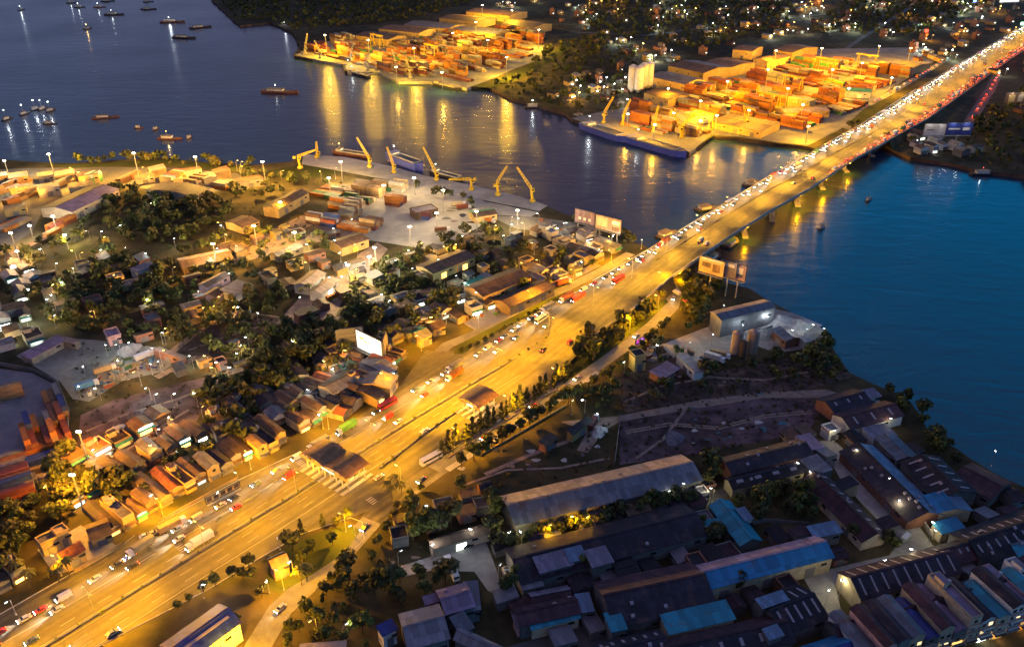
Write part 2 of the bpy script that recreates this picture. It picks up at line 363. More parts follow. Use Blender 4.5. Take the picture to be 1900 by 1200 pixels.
# quays (real concrete decks standing proud of the bank)
m = MB(); m.prism(poly_px([(563, 287), (640, 292), (720, 308), (790, 327), (880, 345), (960, 364), (1016, 382), (1000, 392), (900, 372), (800, 350), (700, 330), (600, 312), (560, 305)]), -4.5, 0.25, "pale_concrete", "concrete"); structure("near_quay", m)
m = MB(); m.prism(poly_px([(548, 103), (600, 114), (640, 120), (645, 134), (702, 134), (740, 152), (800, 152), (866, 164), (905, 150), (950, 130), (1005, 110), (1010, 85), (900, 70), (760, 62), (640, 68), (575, 88)]), -4.5, 0.25, "worn_asphalt", "concrete"); structure("far_quay", m)
m = MB(); m.prism(poly_px([(1060, 220), (1120, 238), (1175, 256), (1262, 274), (1280, 284), (1320, 250), (1372, 254), (1440, 264), (1500, 270), (1560, 240), (1630, 180), (1740, 110), (1720, 88), (1500, 92), (1420, 108), (1330, 150), (1230, 190), (1130, 205)]), -4.5, 0.25, "worn_asphalt", "concrete"); structure("barge_quay", m)
# yards
sheet("container_yard", [(632, 440), (668, 395), (700, 352), (760, 342), (850, 352), (900, 374), (1000, 394), (985, 402), (905, 398), (890, 420), (838, 452), (790, 462), (700, 448)], "pale_concrete")
sheet("tug_yard", [(985, 402), (1060, 412), (1120, 440), (1150, 462), (1100, 470), (1060, 455), (1010, 430), (960, 425), (905, 400)], "worn_asphalt")
sheet("shore_yard", [(-60, 318), (60, 312), (220, 310), (330, 312), (440, 322), (470, 340), (400, 356), (300, 352), (200, 345), (80, 390), (60, 430), (0, 470), (-80, 480)], "asphalt")
sheet("storage_yard", [(-90, 672), (0, 684), (60, 692), (108, 716), (126, 760), (122, 830), (76, 900), (0, 945), (-90, 990)], "yard_slab")
sheet("scrap_yard", [(30, 660), (95, 625), (190, 632), (300, 645), (335, 668), (300, 690), (230, 705), (165, 745), (135, 740), (112, 708)], "worn_asphalt")
sheet("dirt_lot", [(150, 770), (210, 742), (330, 712), (420, 690), (440, 712), (370, 770), (350, 815), (290, 855), (190, 885), (140, 850)], "purple_soil")
sheet("timber_yard", [(512, 600), (560, 548), (640, 505), (668, 470), (700, 450), (720, 462), (690, 500), (640, 545), (622, 590), (560, 600)], "dirt_road")
sheet("sawmill_yard", [(340, 480), (420, 462), (560, 400), (640, 392), (690, 405), (640, 440), (560, 455), (480, 478), (380, 495)], "dirt_road")
sheet("stone_yard", [(860, 600), (905, 570), (960, 560), (985, 572), (940, 592), (880, 612)], "concrete")
sheet("dark_lot", [(330, 655), (420, 575), (520, 590), (470, 640), (400, 665)], "bare_soil")
sheet("batching_yard", [(1225, 640), (1330, 600), (1420, 570), (1470, 580), (1530, 612), (1540, 640), (1440, 655), (1400, 640), (1350, 655), (1310, 690), (1265, 680)], "concrete")
sheet("dirt_field", [(1150, 778), (1300, 752), (1500, 730), (1520, 770), (1500, 800), (1330, 835), (1290, 842), (1150, 862)], "purple_soil")
sheet("fill_slope", [(1140, 700), (1260, 660), (1330, 690), (1540, 650), (1580, 700), (1500, 722), (1300, 745), (1160, 765)], "bare_soil")
sheet("dirt_track", [(1040, 782), (1145, 772), (1300, 742), (1420, 728), (1530, 722), (1560, 730), (1530, 738), (1420, 738), (1300, 756), (1150, 782), (1120, 800), (1090, 840), (1070, 835), (1090, 800)], "dirt_road", 0.02)
sheet("truck_yard", [(690, 1062), (760, 1045), (850, 1015), (900, 1000), (915, 1040), (928, 1075), (926, 1105), (905, 1095), (880, 1060), (800, 1058), (700, 1080)], "concrete", 0.02)
sheet("worker_lane", [(1520, 818), (1545, 815), (1585, 850), (1640, 905), (1690, 955), (1730, 1010), (1760, 1035), (1640, 1070), (1550, 1085), (1560, 1130), (1530, 1140), (1490, 1070), (1560, 1050), (1650, 1030), (1668, 1005), (1600, 935), (1560, 890)], "concrete", 0.02)
sheet("factory_lane", [(1290, 925), (1340, 905), (1470, 868), (1510, 855), (1530, 868), (1480, 885), (1350, 920), (1300, 945), (1240, 945)], "asphalt", 0.02)
sheet("worker_yard", [(1040, 1170), (1120, 1140), (1135, 1180), (1060, 1230), (960, 1240), (940, 1200)], "asphalt", 0.02)
for pts in ([(490, 318), (560, 306), (640, 318), (600, 330), (520, 332)], [(60, 304), (140, 306), (230, 300), (330, 296), (470, 310), (430, 318), (300, 306), (130, 312)], [(862, 160), (905, 156), (955, 132), (1010, 108), (1060, 70), (1072, 78), (1030, 112), (960, 148), (915, 164)],
            [(1190, 250), (1270, 250), (1310, 236), (1330, 248), (1282, 280), (1240, 268)], [(1640, 212), (1620, 175), (1590, 200), (1575, 225), (1590, 232)], [(1255, 506), (1300, 506), (1340, 525), (1320, 560), (1280, 585), (1262, 560), (1266, 530)]):
    m = MB(); m.prism(poly_px(pts), 0.03, 0.03, "lawn"); o = m.build("grass"); o["kind"] = "stuff"

# ------------------------------------------------------------------ highway: flat part, approach, bridge, far side
HL = [((-260, 1288), 0), ((0, 1139), 0), ((139, 1060), 0), ((227, 1011), 0), ((343, 944), 0), ((439, 892), 0), ((560, 838), 0), ((640, 790), 0), ((745, 712), 0), ((790, 650), 0), ((850, 652), 0)]
HR = [((-60, 1330), 0), ((60, 1263), 0), ((180, 1200), 0), ((300, 1138), 0), ((388, 1092), 0), ((478, 1037), 0), ((560, 990), 0), ((650, 960), 0), ((690, 945), 0), ((760, 890), 0), ((830, 838), 0), ((950, 765), 0), ((1030, 722), 0)]
RZ = 0.03
m = MB(); m.prism([G(p).xy for p, z in HL] + [G(p).xy for p, z in reversed(HR)], RZ, RZ, "road_asphalt"); structure("highway", m)
DECK = [((850, 652), (1030, 722), 0.03), ((930, 612), (1060, 670), 1.0), ((1000, 576), (1095, 630), 2.2), ((1100, 522), (1170, 577), 4.3), ((1200, 466), (1248, 512), 6.5), ((1330, 387), (1352, 440), 9.0), ((1430, 326), (1430, 391), 10.2),
        ((1486, 296), (1505, 349), 10.2), ((1541, 263), (1577, 300), 9.4), ((1597, 232), (1650, 260), 7.5), ((1647, 200), (1720, 222), 5), ((1700, 166), (1800, 165), 2.5), ((1750, 135), (1860, 122), 1.0), ((1800, 105), (1903, 92), 0.4), ((1900, 45), (1990, 35), 0.1), ((2060, -50), (2150, -60), 0.1)]
def deck_pts(): return [(G(a, z), G(b, z)) for a, b, z in DECK]
DP = deck_pts()
def deck_mb(i0, i1, mat):
    m = MB()
    for (a, b), (c, d) in zip(DP[i0:i1], DP[i0 + 1:i1 + 1]): m.face([a, b, d, c], mat)
    return m
structure("approach_road", deck_mb(0, 4, "road_asphalt")); structure("far_approach_road", deck_mb(9, 15, "road_asphalt"))
m = MB()
for i0, i1 in ((0, 4), (9, 15)):       # earth shoulders of the two approaches
    for s in (0, 1):
        for p, q in zip(DP[i0:i1], DP[i0 + 1:i1 + 1]):
            a, b = p[s], q[s]; out = (p[s] - p[1 - s]).normalized(); out2 = (q[s] - q[1 - s]).normalized(); k = 1.1
            a2 = a + out * (a.z * k + 0.3); b2 = b + out2 * (b.z * k + 0.3); a2.z = b2.z = -0.2
            m.face([a + Vector((0, 0, -.01)), b + Vector((0, 0, -.01)), b2, a2] if s else [b + Vector((0, 0, -.01)), a + Vector((0, 0, -.01)), a2, b2], "earth")
structure("embankment_ground", m)

bridge = thing("road_bridge", "long straight concrete road bridge with lit traffic crossing the river", "bridge", (0, 0, 0), near=False)
THINGS[-1] = (*THINGS[-1][:5], tuple(DP[6][0]))
m = deck_mb(4, 9, "road_asphalt"); m.build("roadway", bridge)
m = MB()
for (a, b), (c, d) in zip(DP[4:9], DP[5:10]):   # box girder below the roadway
    dz = Vector((0, 0, -1.6)); e = Vector((0, 0, -0.02))
    m.hexa([a + dz, b + dz, d + dz, c + dz], [a + e, b + e, d + e, c + e], "concrete")
m.build("girder", bridge)
for s in (0, 1):
    m = MB()
    for p, q in zip(DP[3:11], DP[4:12]):
        a, b = p[s], q[s]; o1 = (p[s] - p[1 - s]).normalized() * 0.35; o2 = (q[s] - q[1 - s]).normalized() * 0.35
        m.hexa([a, a + o1, b + o2, b], [x + Vector((0, 0, 0.95)) for x in (a, a + o1, b + o2, b)], "kerb_stone")
    m.build("parapet", bridge)
m = MB()
for x in range(0, 50):
    q0, q1 = 4 + x * .1, 4.1 + x * .1
    def md(x): s_ = .38 + (.12) * max(0, min(1, (x - 5) / 4)); i = min(int(x), 8); f = x - i; return DP[i][0].lerp(DP[i + 1][0], f).lerp(DP[i][1].lerp(DP[i + 1][1], f), s_)
    a, b = md(q0), md(q1); n = Vector((-(b - a).y, (b - a).x, 0)).normalized() * .35
    m.hexa([a - n, b - n, b + n, a + n], [p + Vector((0, 0, .85)) for p in (a - n * .5, b - n * .5, b + n * .5, a + n * .5)], "grey_wall")
m.build("median_barrier", bridge)
L0, R0, L1, R1 = DP[4][0], DP[4][1], DP[9][0], DP[9][1]
def on_deck(t, s):   # t along the bridge stations 4..9, s 0 left .. 1 right
    x = 4 + t * 5; i = min(int(x), 8); f = x - i
    return DP[i][0].lerp(DP[i + 1][0], f).lerp(DP[i][1].lerp(DP[i + 1][1], f), s)
def deck_at(x, s):   # x station index
    i = max(0, min(int(x), len(DP) - 2)); f = x - i
    return DP[i][0].lerp(DP[i + 1][0], f).lerp(DP[i][1].lerp(DP[i + 1][1], f), s)
PIERS = [0.03, 0.16, 0.29, 0.42, 0.55, 0.68, 0.81, 0.94]
for t in PIERS:
    a, b = on_deck(t, 0.04), on_deck(t, 0.96); d = (b - a); rz = math.atan2(d.y, d.x); c = (a + b) / 2; zt = c.z - 1.62
    m = MB(); m.box((c.x, c.y, zt - 0.7), (d.length, 2.0, 1.4), "concrete", rz)
    for s in (0.2, 0.5, 0.8):
        q = a.lerp(b, s); m.bar((q.x, q.y, -7), (q.x, q.y, zt - 1.4), 1.0, "concrete", 10)
    m.box((c.x, c.y, -3.2), (d.length * 0.9, 4.0, 1.8), "concrete", rz)
    m.build("pier", bridge)

# side roads -------------------------------------------------------
def ribbon(name, pts, width, mat, z=0.02, kerb=False, zs=None):
    g = [G(p, zs[i] if zs else 0) for i, p in enumerate(pts)]
    m = MB(); prev = None
    for i, p in enumerate(g):
        t = (g[min(i + 1, len(g) - 1)] - g[max(i - 1, 0)]); t.z = 0; n = Vector((-t.y, t.x, 0)).normalized() * width / 2
        cur = (p + n + Vector((0, 0, z)), p - n + Vector((0, 0, z)))
        if prev: m.face([prev[0], prev[1], cur[1], cur[0]], mat)
        prev = cur
    return structure(name, m)
SERVICE = [(430, 1300), (480, 1196), (520, 1130), (585, 1070), (640, 1020), (690, 965), (745, 918), (815, 868), (885, 822), (960, 772), (1040, 725), (1100, 682), (1160, 640), (1215, 598), (1245, 570), (1252, 545), (1240, 525)]
ribbon("service_road", SERVICE, 9.0, "worn_asphalt", 0.045)
ribbon("footpath", [(830, 872), (900, 826), (970, 782), (1050, 734), (1110, 690)], 3.0, "kerb_stone", 0.1)
ribbon("merge_road", [(690, 965), (720, 935), (750, 905), (800, 868)], 10.0, "road_asphalt", 0.05)
ribbon("back_lane", [(300, 668), (360, 620), (440, 582), (500, 588), (560, 598), (640, 590)], 4.5, "dirt_road", 0.025)
ribbon("yard_lane", [(290, 700), (380, 655), (450, 622), (512, 600)], 4.5, "dirt_road", 0.025)
ribbon("mill_lane", [(380, 500), (470, 478), (560, 452)], 5, "dirt_road", 0.03)
ribbon("side_street", [(770, 700), (830, 640), (880, 620), (960, 580), (1060, 530), (1120, 500), (1170, 470)], 7, "worn_asphalt", 0.025)
ribbon("shed_lane", [(870, 600), (960, 555), (1060, 515), (1110, 490)], 6, "dirt_road", 0.03)
ribbon("loop_ramp", [(1760, 108), (1700, 145), (1640, 180), (1595, 203), (1570, 222), (1572, 238), (1590, 246)], 8, "worn_asphalt", 0.27)
ribbon("down_ramp", [(1850, 138), (1838, 165), (1822, 190), (1806, 215), (1795, 236), (1770, 250), (1700, 252)], 11, "road_asphalt", 0.05)
ribbon("port_road", [(1060, 60), (1200, 66), (1400, 40), (1600, 20), (1780, 60)], 8, "asphalt", 0.03)
ribbon("town_street", [(1500, 140), (1600, 70), (1680, 20), (1740, -30)], 7, "asphalt", 0.035)

# painted lines on the highway
MED = [(-120, 1318), (90, 1197), (177, 1143), (366, 1027), (530, 928), (663, 843), (765, 780), (879, 711), (955, 666)]
def gpx(pts, z=RZ): return [G(p, z) for p in pts]
medg = gpx(MED) + [deck_at(1.9, .52), deck_at(3, .45), deck_at(4, .38), deck_at(5, .38), deck_at(6, .42), deck_at(7, .45), deck_at(8, .48), deck_at(9, .5), deck_at(10, .5), deck_at(11, .5), deck_at(12, .5), deck_at(13, .5), deck_at(14, .5)]
def offset(pl, d):
    out = []
    for i, p in enumerate(pl):
        t = pl[min(i + 1, len(pl) - 1)] - pl[max(i - 1, 0)]; n = Vector((-t.y, t.x, 0)).normalized(); out.append(p + n * d)
    return out
m = MB()
def stripe(pl, w, z, dash=None):
    if dash:
        for (p, h) in walk(pl, dash[0] + dash[1]):
            if p.z > 0.5 and dash[2:]: continue
            d = Vector((math.cos(h), math.sin(h), 0)) * dash[0]; n = Vector((-d.y, d.x, 0)).normalized() * w / 2; e = Vector((0, 0, z))
            m.face([p - n + e, p + d - n + e, p + d + n + e, p + n + e], "white_paint")
    else:
        for a, b in zip(pl, pl[1:]):
            d = b - a; n = Vector((-d.y, d.x, 0)).normalized() * w / 2; e = Vector((0, 0, z)); m.face([a - n + e, b - n + e, b + n + e, a + n + e], "white_paint")
for off in (5.0, -5.0, -9.0): stripe(offset(medg[:9], off), 0.22, 0.012, (5, 8))
for off in (1.5, 12.2, -1.5, -12.2): stripe(offset(medg[:9], off), 0.25, 0.012)
for x0, x1, ss in ((1.9, 14, (0.19, 0.7)), (1.9, 14, (0.03, 0.965))):
    for s in ss:
        pl = [deck_at(x0 + (x1 - x0) * k / 60, s) for k in range(61)]
        stripe(pl, 0.3 if s in (0.03, 0.965) else 0.22, 0.02, None if s in (0.03, 0.965) else (5, 8))
for a in ((330, 1010), (700, 935), (560, 860)):     # zebra and stop bars
    g = G(a, RZ); d = (medg[4] - medg[3]).normalized(); n = Vector((-d.y, d.x, 0))
    for k in range(-4, 5): m.face([g + n * (k * 1.2) - d * 1.5 + Vector((0, 0, .012)), g + n * (k * 1.2) + d * 1.5 + Vector((0, 0, .012)), g + n * (k * 1.2 + .5) + d * 1.5 + Vector((0, 0, .012)), g + n * (k * 1.2 + .5) - d * 1.5 + Vector((0, 0, .012))], "white_paint")
structure("road_markings", m)
# kerbs
def kerb(name, pts, w=0.35, h=0.15, z=0.0):
    g = gpx(pts, z); m = MB(); lo, hi = offset(g, w / 2), offset(g, -w / 2)
    for i in range(len(g) - 1):
        q = [hi[i], hi[i + 1], lo[i + 1], lo[i]]; m.hexa([p for p in q], [p + Vector((0, 0, h)) for p in q], "kerb_stone")
    structure(name, m)
kerb("left_kerb", [(0, 1139), (139, 1060), (227, 1011), (250, 993)]); kerb("parking_kerb", [(294, 970), (343, 944), (439, 892), (556, 838)])
kerb("right_kerb", [(60, 1263), (180, 1200), (300, 1138), (388, 1092), (478, 1037), (560, 990), (650, 960), (672, 968), (676, 1000), (640, 1035)])
kerb("service_kerb", [(830, 838), (950, 765), (1030, 722), (1060, 672), (1095, 632), (1140, 600)])
sheet("parking_bay", [(250, 1000), (294, 975), (340, 1003), (296, 1030)], "road_asphalt", 0.045)
sheet("planted_island", [(842, 655), (850, 640), (1000, 563), (1050, 542), (1060, 548), (1010, 570), (930, 610), (860, 656)], "lawn", 0.16, 0.02)
sheet("green_triangle", [(500, 1040), (560, 1000), (648, 970), (668, 985), (640, 1025), (580, 1065), (520, 1100), (490, 1090)], "lawn", 0.06)
sheet("verge_lawn", [(1040, 716), (1075, 662), (1140, 605), (1225, 545), (1240, 560), (1200, 600), (1120, 660)], "lawn", 0.05)

# ruts, worn strips and puddles on the bare ground
for pts, wd in (([(1160, 800), (1240, 785), (1330, 792), (1420, 770), (1505, 762)], 1.1), ([(1162, 804), (1242, 789), (1332, 796), (1422, 774), (1507, 766)], 1.1), ([(1180, 850), (1230, 815), (1260, 775), (1275, 756)], 1.4), ([(1160, 745), (1230, 715), (1320, 700), (1420, 705), (1500, 690)], 1.6),
                ([(900, 880), (980, 845), (1050, 820), (1090, 800)], 2.2), ([(860, 900), (940, 872), (1040, 868), (1130, 850)], 1.4), ([(160, 800), (230, 770), (330, 740), (420, 705)], 1.6), ([(200, 860), (270, 810), (350, 760)], 1.4), ([(350, 650), (420, 625), (500, 600)], 1.6)):
    SHEETS[0] += 1; ribbon("worn_track", pts, wd, "dirt_road", .02 + .003 * SHEETS[0])
rp = random.Random(4)
for cx, cy, n_ in ((1330, 795, 16), (1350, 705, 10), (980, 850, 12), (270, 785, 9), (200, 690, 6), (760, 1055, 5), (820, 415, 7)):
    for i in range(n_):
        x, y = cx + rp.gauss(0, 70 if cx > 900 else 38), cy + rp.gauss(0, 16); a, b = rp.uniform(3, 9), rp.uniform(1.5, 4); SHEETS[0] += 1
        pm = MB(); pm.prism([G((x + a * math.cos(t) * (1 + .3 * math.sin(3 * t + i)), y + b * math.sin(t))).xy for t in [6.283 * k / 14 for k in range(14)]], .02 + .003 * SHEETS[0], .02 + .003 * SHEETS[0], rp.choice(["puddle", "dirt_road", "sand" if cx != 820 else "asphalt"])); structure("ground_patch", pm)

# ================================================================== LANDMARKS used in the labels
for ph, p in (("near the brown toll canopy", (622, 858)), ("by the smaller toll plaza roof", (890, 735)), ("near the long tan-and-slate warehouse", (1110, 895)), ("by the blue-roofed depot", (385, 1160)),
              ("near the big grey roofs", (800, 1160)), ("by the pale truck yard", (830, 1050)), ("near the red-tiled villa", (135, 1015)), ("near the kerbed container yard", (60, 800)), ("by the dark dirt lot", (290, 780)),
              ("near the scrap yard", (220, 680)), ("by the glowing white billboard", (690, 645)), ("beside the planted road island", (960, 590)), ("by the batching plant silos", (1375, 645)), ("near the sand heaps", (1450, 600)),
              ("by the riverside twin billboards", (1110, 410)), ("near the triple billboard", (1340, 500)), ("on the near crane quay", (850, 345)), ("by the pale container apron", (800, 410)), ("near the sawmill sheds", (580, 520)),
              ("by the dark storage sheds", (150, 365)), ("near the shore flood masts", (250, 300)), ("by the white-lit village", (30, 560)), ("on the far port headland", (600, 95)), ("in the far container port", (800, 90)),
              ("behind the far port", (1000, 20)), ("by the wooded inlet", (1050, 130)), ("near the tall pale silos", (1185, 160)), ("by the blue barges", (1180, 255)), ("in the barge port", (1380, 180)), ("in the eastern container port", (1560, 140)),
              ("near the loop ramp", (1600, 215)), ("by the blue roadside billboard", (1772, 243)), ("near the curved down-ramp", (1810, 200)), ("in the hillside town", (1250, 60)), ("in the town behind the port", (1600, 50)),
              ("by the far highway", (1860, 60)), ("near the four-lane plaza", (700, 890)), ("by the double tree row", (930, 790)), ("near the green triangle", (580, 1040)), ("by the purple-brown field", (1330, 790)),
              ("near the teal hall roof", (1295, 1145)), ("by the long blue-and-pink hall", (1420, 1040)), ("near the workers' lane", (1680, 990)), ("by the striped maroon hall", (1660, 1060)), ("near the corner shophouses", (1780, 1170)),
              ("on the wooded river bank", (1700, 770)), ("near the riverside sheds", (1590, 750)), ("by the dark orchard square", (1430, 930)), ("near the maroon double hall", (1210, 1110)), ("by the bright timber yard", (610, 560)),
              ("in the dark left grove", (250, 560)), ("on the open river", (260, 40)), ("on the wide upper river", (450, 120)), ("near the moored light fleet", (75, 205)), ("by the bridge's near end", (1215, 490)), ("below the bridge", (1400, 370)), ("by the bridge's far end", (1680, 240)),
              ("near the roadside shops", (400, 880)), ("near the shanty cluster", (700, 700)), ("by the green-lit shed", (840, 490)), ("near the stone yard", (920, 580))):
    landmark(ph, p)

# ================================================================== SHEDS AND WAREHOUSES
FOOT = []
def taken(x, y, m=0.0):   # is the point (with margin m) under a shed?
    for cx, cy, ux, uy, hl, hw in FOOT:
        dx, dy = x - cx, y - cy
        if abs(dx * ux + dy * uy) < hl + m and abs(dy * ux - dx * uy) < hw + m: return True
    return False
def shed(p0, p1, p2, z, rise, ra, rb, wall, look, name="warehouse", cat="warehouse", strips=None, door=None, kind="gable", group=None, near=True, dots=0, over=0.6):
    """p0-p1: one eave along the ridge, p2: the far corner of the other eave (pixels at eave height z). ra: slope at p0-p1, rb: the other."""
    a, b, c = G(p0, z), G(p1, z), G(p2, z)
    ax = (b - a); ax.z = 0; Ln = ax.length; ax.normalize(); lf = Vector((-ax.y, ax.x, 0)); wd = (c - b).dot(lf); s = 1 if wd > 0 else -1; W = abs(wd)
    ctr = (a + b) / 2 + lf * wd / 2
    FOOT.append((ctr.x, ctr.y, ax.x, ax.y, Ln / 2, W / 2))
    t = thing(name, look, cat, (ctr.x, ctr.y, 0), math.atan2(ax.y, ax.x), group, near)
    hx, hy = Ln / 2, W / 2
    ya, yb = (-hy * s, hy * s)
    m = MB()
    if kind == "gable": prof = [(ya, z), (0, z + rise), (yb, z)]
    elif kind == "mono": prof = [(ya, z + rise), (yb, z)]
    else: prof = [(ya, z), (yb, z)]
    # walls
    e = -0.08
    lo = [(-hx, -hy, -0.3), (hx, -hy, -0.3), (hx, hy, -0.3), (-hx, hy, -0.3)]
    zz = {ya: prof[0][1], yb: prof[-1][1]}
    m.hexa(lo, [(-hx, -hy, zz[-hy] + e), (hx, -hy, zz[-hy] + e), (hx, hy, zz[hy] + e), (-hx, hy, zz[hy] + e)], wall)
    if kind == "gable":
        for x in (-hx, hx):
            tri = [(x, -hy, z + e), (x, hy, z + e), (x, 0, z + rise + e)]
            m.face(tri if x > 0 else tri[::-1], wall)
    m.build("wall", t)
    # roof slabs
    m = MB(); th = 0.18; xo = hx + over
    def slab(y0, z0, y1, z1, mat):
        q = [(-xo, y0, z0), (xo, y0, z0), (xo, y1, z1), (-xo, y1, z1)]
        if y1 < y0: q = [q[3], q[2], q[1], q[0]]
        m.hexa(q, [(x, y, h + th) for x, y, h in q], mat)
    def ext(y, zc, y_r, z_r):
        d = y - y_r; k = (abs(d) + over) / max(abs(d), .01); return y_r + d * k, z_r + (zc - z_r) * k
    if kind == "gable":
        for (y, zc), mat in ((prof[0], ra), (prof[2], rb)):
            y2, z2 = ext(y, zc, 0, z + rise); slab(y2, z2, 0, z + rise, mat)
    elif kind == "mono":
        slab(prof[0][0] * 1.02, prof[0][1], *ext(prof[1][0], prof[1][1], prof[0][0], prof[0][1]), ra)
    else:
        slab(-hy, z, hy, z, ra)
        for x, y, dx, dy in ((0, -hy, Ln + .4, .35), (0, hy, Ln + .4, .35), (-hx, 0, .35, W - .4), (hx, 0, .35, W - .4)): m.box((x, y, z + .55), (dx, dy, .75), wall)
    m.build("roof", t)
    if kind == "gable":
        m = MB(); m.box((0, 0, z + rise + th + .08), (Ln + over * 2, 0.9, 0.16), ra); m.build("ridge_cap", t)
    def roof_pt(x, y, up=0.0):
        if kind == "gable":
            q = abs(y) / hy; return (x, y, z + rise * (1 - q) + th + up)
        if kind == "mono": q = (y - yb) / (ya - yb); return (x, y, z + rise * q + th + up)
        return (x, y, z + th + up)
    if strips:
        n, sides, y0, y1, wx = strips
        for side in sides:
            sg = (-s if side == "a" else s)
            me = None
            for i in range(n):
                x = -hx + Ln * (i + 0.5) / n
                q = [(x - wx / 2, sg * hy * y0), (x + wx / 2, sg * hy * y0), (x + wx / 2, sg * hy * y1), (x - wx / 2, sg * hy * y1)]
                if sg > 0: q = q[::1]
                else: q = q[::-1]
                mm = MB(); mm.hexa([roof_pt(*p, 0.03) for p in q], [roof_pt(*p, 0.11) for p in q], "skylight_sheet"); mm.build("skylight", t)
    for i in range(dots):
        x, y = rnd.uniform(-.9, .9) * hx, rnd.uniform(-.85, .85) * hy
        mm = MB(); q = [(x - .6, y - .5), (x + .6, y - .5), (x + .6, y + .5), (x - .6, y + .5)]
        mm.hexa([roof_pt(*p, .03) for p in q], [roof_pt(*p, .6) for p in q], "skylight_sheet"); mm.build("roof_vent", t)
    # doors and vents on the long side facing the viewer
    yv = -hy if (t.matrix_basis.to_3x3() @ Vector((0, -1, 0))).y < 0 else hy
    nd = max(1, int(Ln / 16))
    for i in range(nd):
        x = -hx + Ln * (i + .5) / nd; hgt = min(zz[yv] * 0.6, 4.5)
        mm = MB(); mm.box((x, yv * 1.0 + (0.06 if yv > 0 else -0.06), hgt / 2), (min(4.0, Ln * .5), 0.16, hgt), door or "door_steel"); mm.build("door", t)
        mm = MB(); mm.box((x + min(5.5, Ln * .35), yv + (0.05 if yv > 0 else -0.05), zz[yv] * .62), (2.4, 0.14, 1.1), "dark_glass"); mm.build("window", t)
    return t
S = shed
def az_px_(x0, y0, x1, y1): a, b = G((x0, y0)), G((x1, y1)); return math.atan2(b.y - a.y, b.x - a.x)
# lower right: the factory quarter under the dusk sky; pinker far slopes have glow in their colour
S((930, 921), (1263, 844), (1292, 892), 7, 2.6, "tan_roof", "slate_roof", "grey_wall", "very long warehouse with one roof slope painted glow-tan, one dusk-slate", near=False, dots=5)  # highway glow and dusk tint are put into the two slope colours
S((938, 1018), (1268, 936), (1308, 992), 6.5, 3, "dark_roof", "dark_roof", "grey_wall", "wide dark-roofed factory hall behind the tan-roofed warehouse", dots=3)
S((990, 1036), (1048, 1021), (1060, 1046), 8.5, .8, "lilac_roof", "lilac_roof", "grey_wall", "lilac lean-to roof on the dark factory hall", "annex", "annex", kind="mono")
S((1048, 1021), (1075, 1014), (1085, 1034), 9, .8, "pale_blue_roof", "pale_blue_roof", "grey_wall", "small pale blue roof among lilac ones", "annex", "annex", kind="mono")
S((1085, 1024), (1120, 1015), (1136, 1041), 9, .8, "lilac_roof", "lilac_roof", "grey_wall", "square lilac roof standing clear on the dark hall", "annex", "annex", kind="mono")
S((960, 1066), (994, 1058), (1008, 1084), 5.5, .8, "steel_roof", "steel_roof", "grey_wall", "grey square shed beside the dark hall's lower edge", "shed", "shed", kind="mono")
S((983, 1100), (1050, 1087), (1066, 1108), 5, 1.5, "lilac_roof", "maroon_roof", "grey_wall", "lilac-fronted long shed before the teal-eaved block", "shed", "shed")
S((955, 1130), (1062, 1106), (1078, 1134), 6.5, 1.8, "maroon_roof", "maroon_roof", "grey_wall", "maroon-roofed block with a teal lean-to along its near side", dots=2)
S((982, 1152), (1068, 1131), (1078, 1143), 5.2, 1.2, "teal_roof", "teal_roof", "cream_wall", "narrow teal lean-to roof under the maroon block", "annex", "annex", kind="mono", near=False)
S((1068, 1104), (1090, 1101), (1101, 1131), 6, .6, "pale_blue_roof", "pale_blue_roof", "grey_wall", "blue-grey square shed at the maroon block's end", "shed", "shed", kind="mono")
S((952, 1142), (976, 1136), (984, 1156), 5, .5, "lilac_roof", "lilac_roof", "pink_wall", "little lilac-roofed house at the maroon block's corner", "shed", "shed", kind="mono")
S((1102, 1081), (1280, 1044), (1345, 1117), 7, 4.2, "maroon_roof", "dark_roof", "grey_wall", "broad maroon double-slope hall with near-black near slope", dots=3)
S((1122, 1139), (1147, 1134), (1160, 1165), 8, .6, "teal_roof", "teal_roof", "grey_wall", "small square teal roof at the maroon hall's edge", "annex", "annex", kind="mono")
S((1226, 1144), (1343, 1117), (1363, 1146), 7, 1.2, "teal_roof", "teal_roof", "cream_wall", "large single-slope teal roof", kind="mono", near=False)
S((1278, 1053), (1512, 995), (1556, 1029), 7.5, 2.6, "pink_roof", "blue_roof", "cream_wall", "long hall with a back slope painted glow-pink and bright blue front slope", near=False)  # the far slope's pink is glow put into its colour
S((1318, 938), (1374, 1010), (1409, 998), 6, 2.0, "teal_roof", "teal_roof", "grey_wall", "blue-teal gabled hall pointing towards the viewer", near=True)
S((1366, 945), (1379, 942), (1392, 962), 7, .5, "pale_blue_roof", "pale_blue_roof", "white_wall", "tiny pale blue rooftop beside the blue-teal hall", "shed", "shed", kind="mono")
S((1296, 968), (1333, 964), (1340, 978), 5.5, .8, "teal_roof", "teal_roof", "cream_wall", "short teal shed leaning on the dark hall", "shed", "shed", kind="mono")
S((1488, 890), (1600, 1004), (1645, 990), 4.6, 2.6, "maroon_roof", "maroon_roof", "cream_wall", "long maroon dormitory hall running down to the lane", strips=(7, "b", .35, .75, 1.0), dots=4)
S((1497, 978), (1545, 968), (1565, 985), 6, .6, "pale_blue_roof", "pale_blue_roof", "grey_wall", "flat pale blue roof before the dark orchard", "shed", "shed", kind="mono")
S((1560, 838), (1684, 966), (1722, 926), 4.6, 3.0, "dark_roof", "pale_blue_roof", "brick_wall", "very long hall with one dark and one pale blue slope", dots=11)
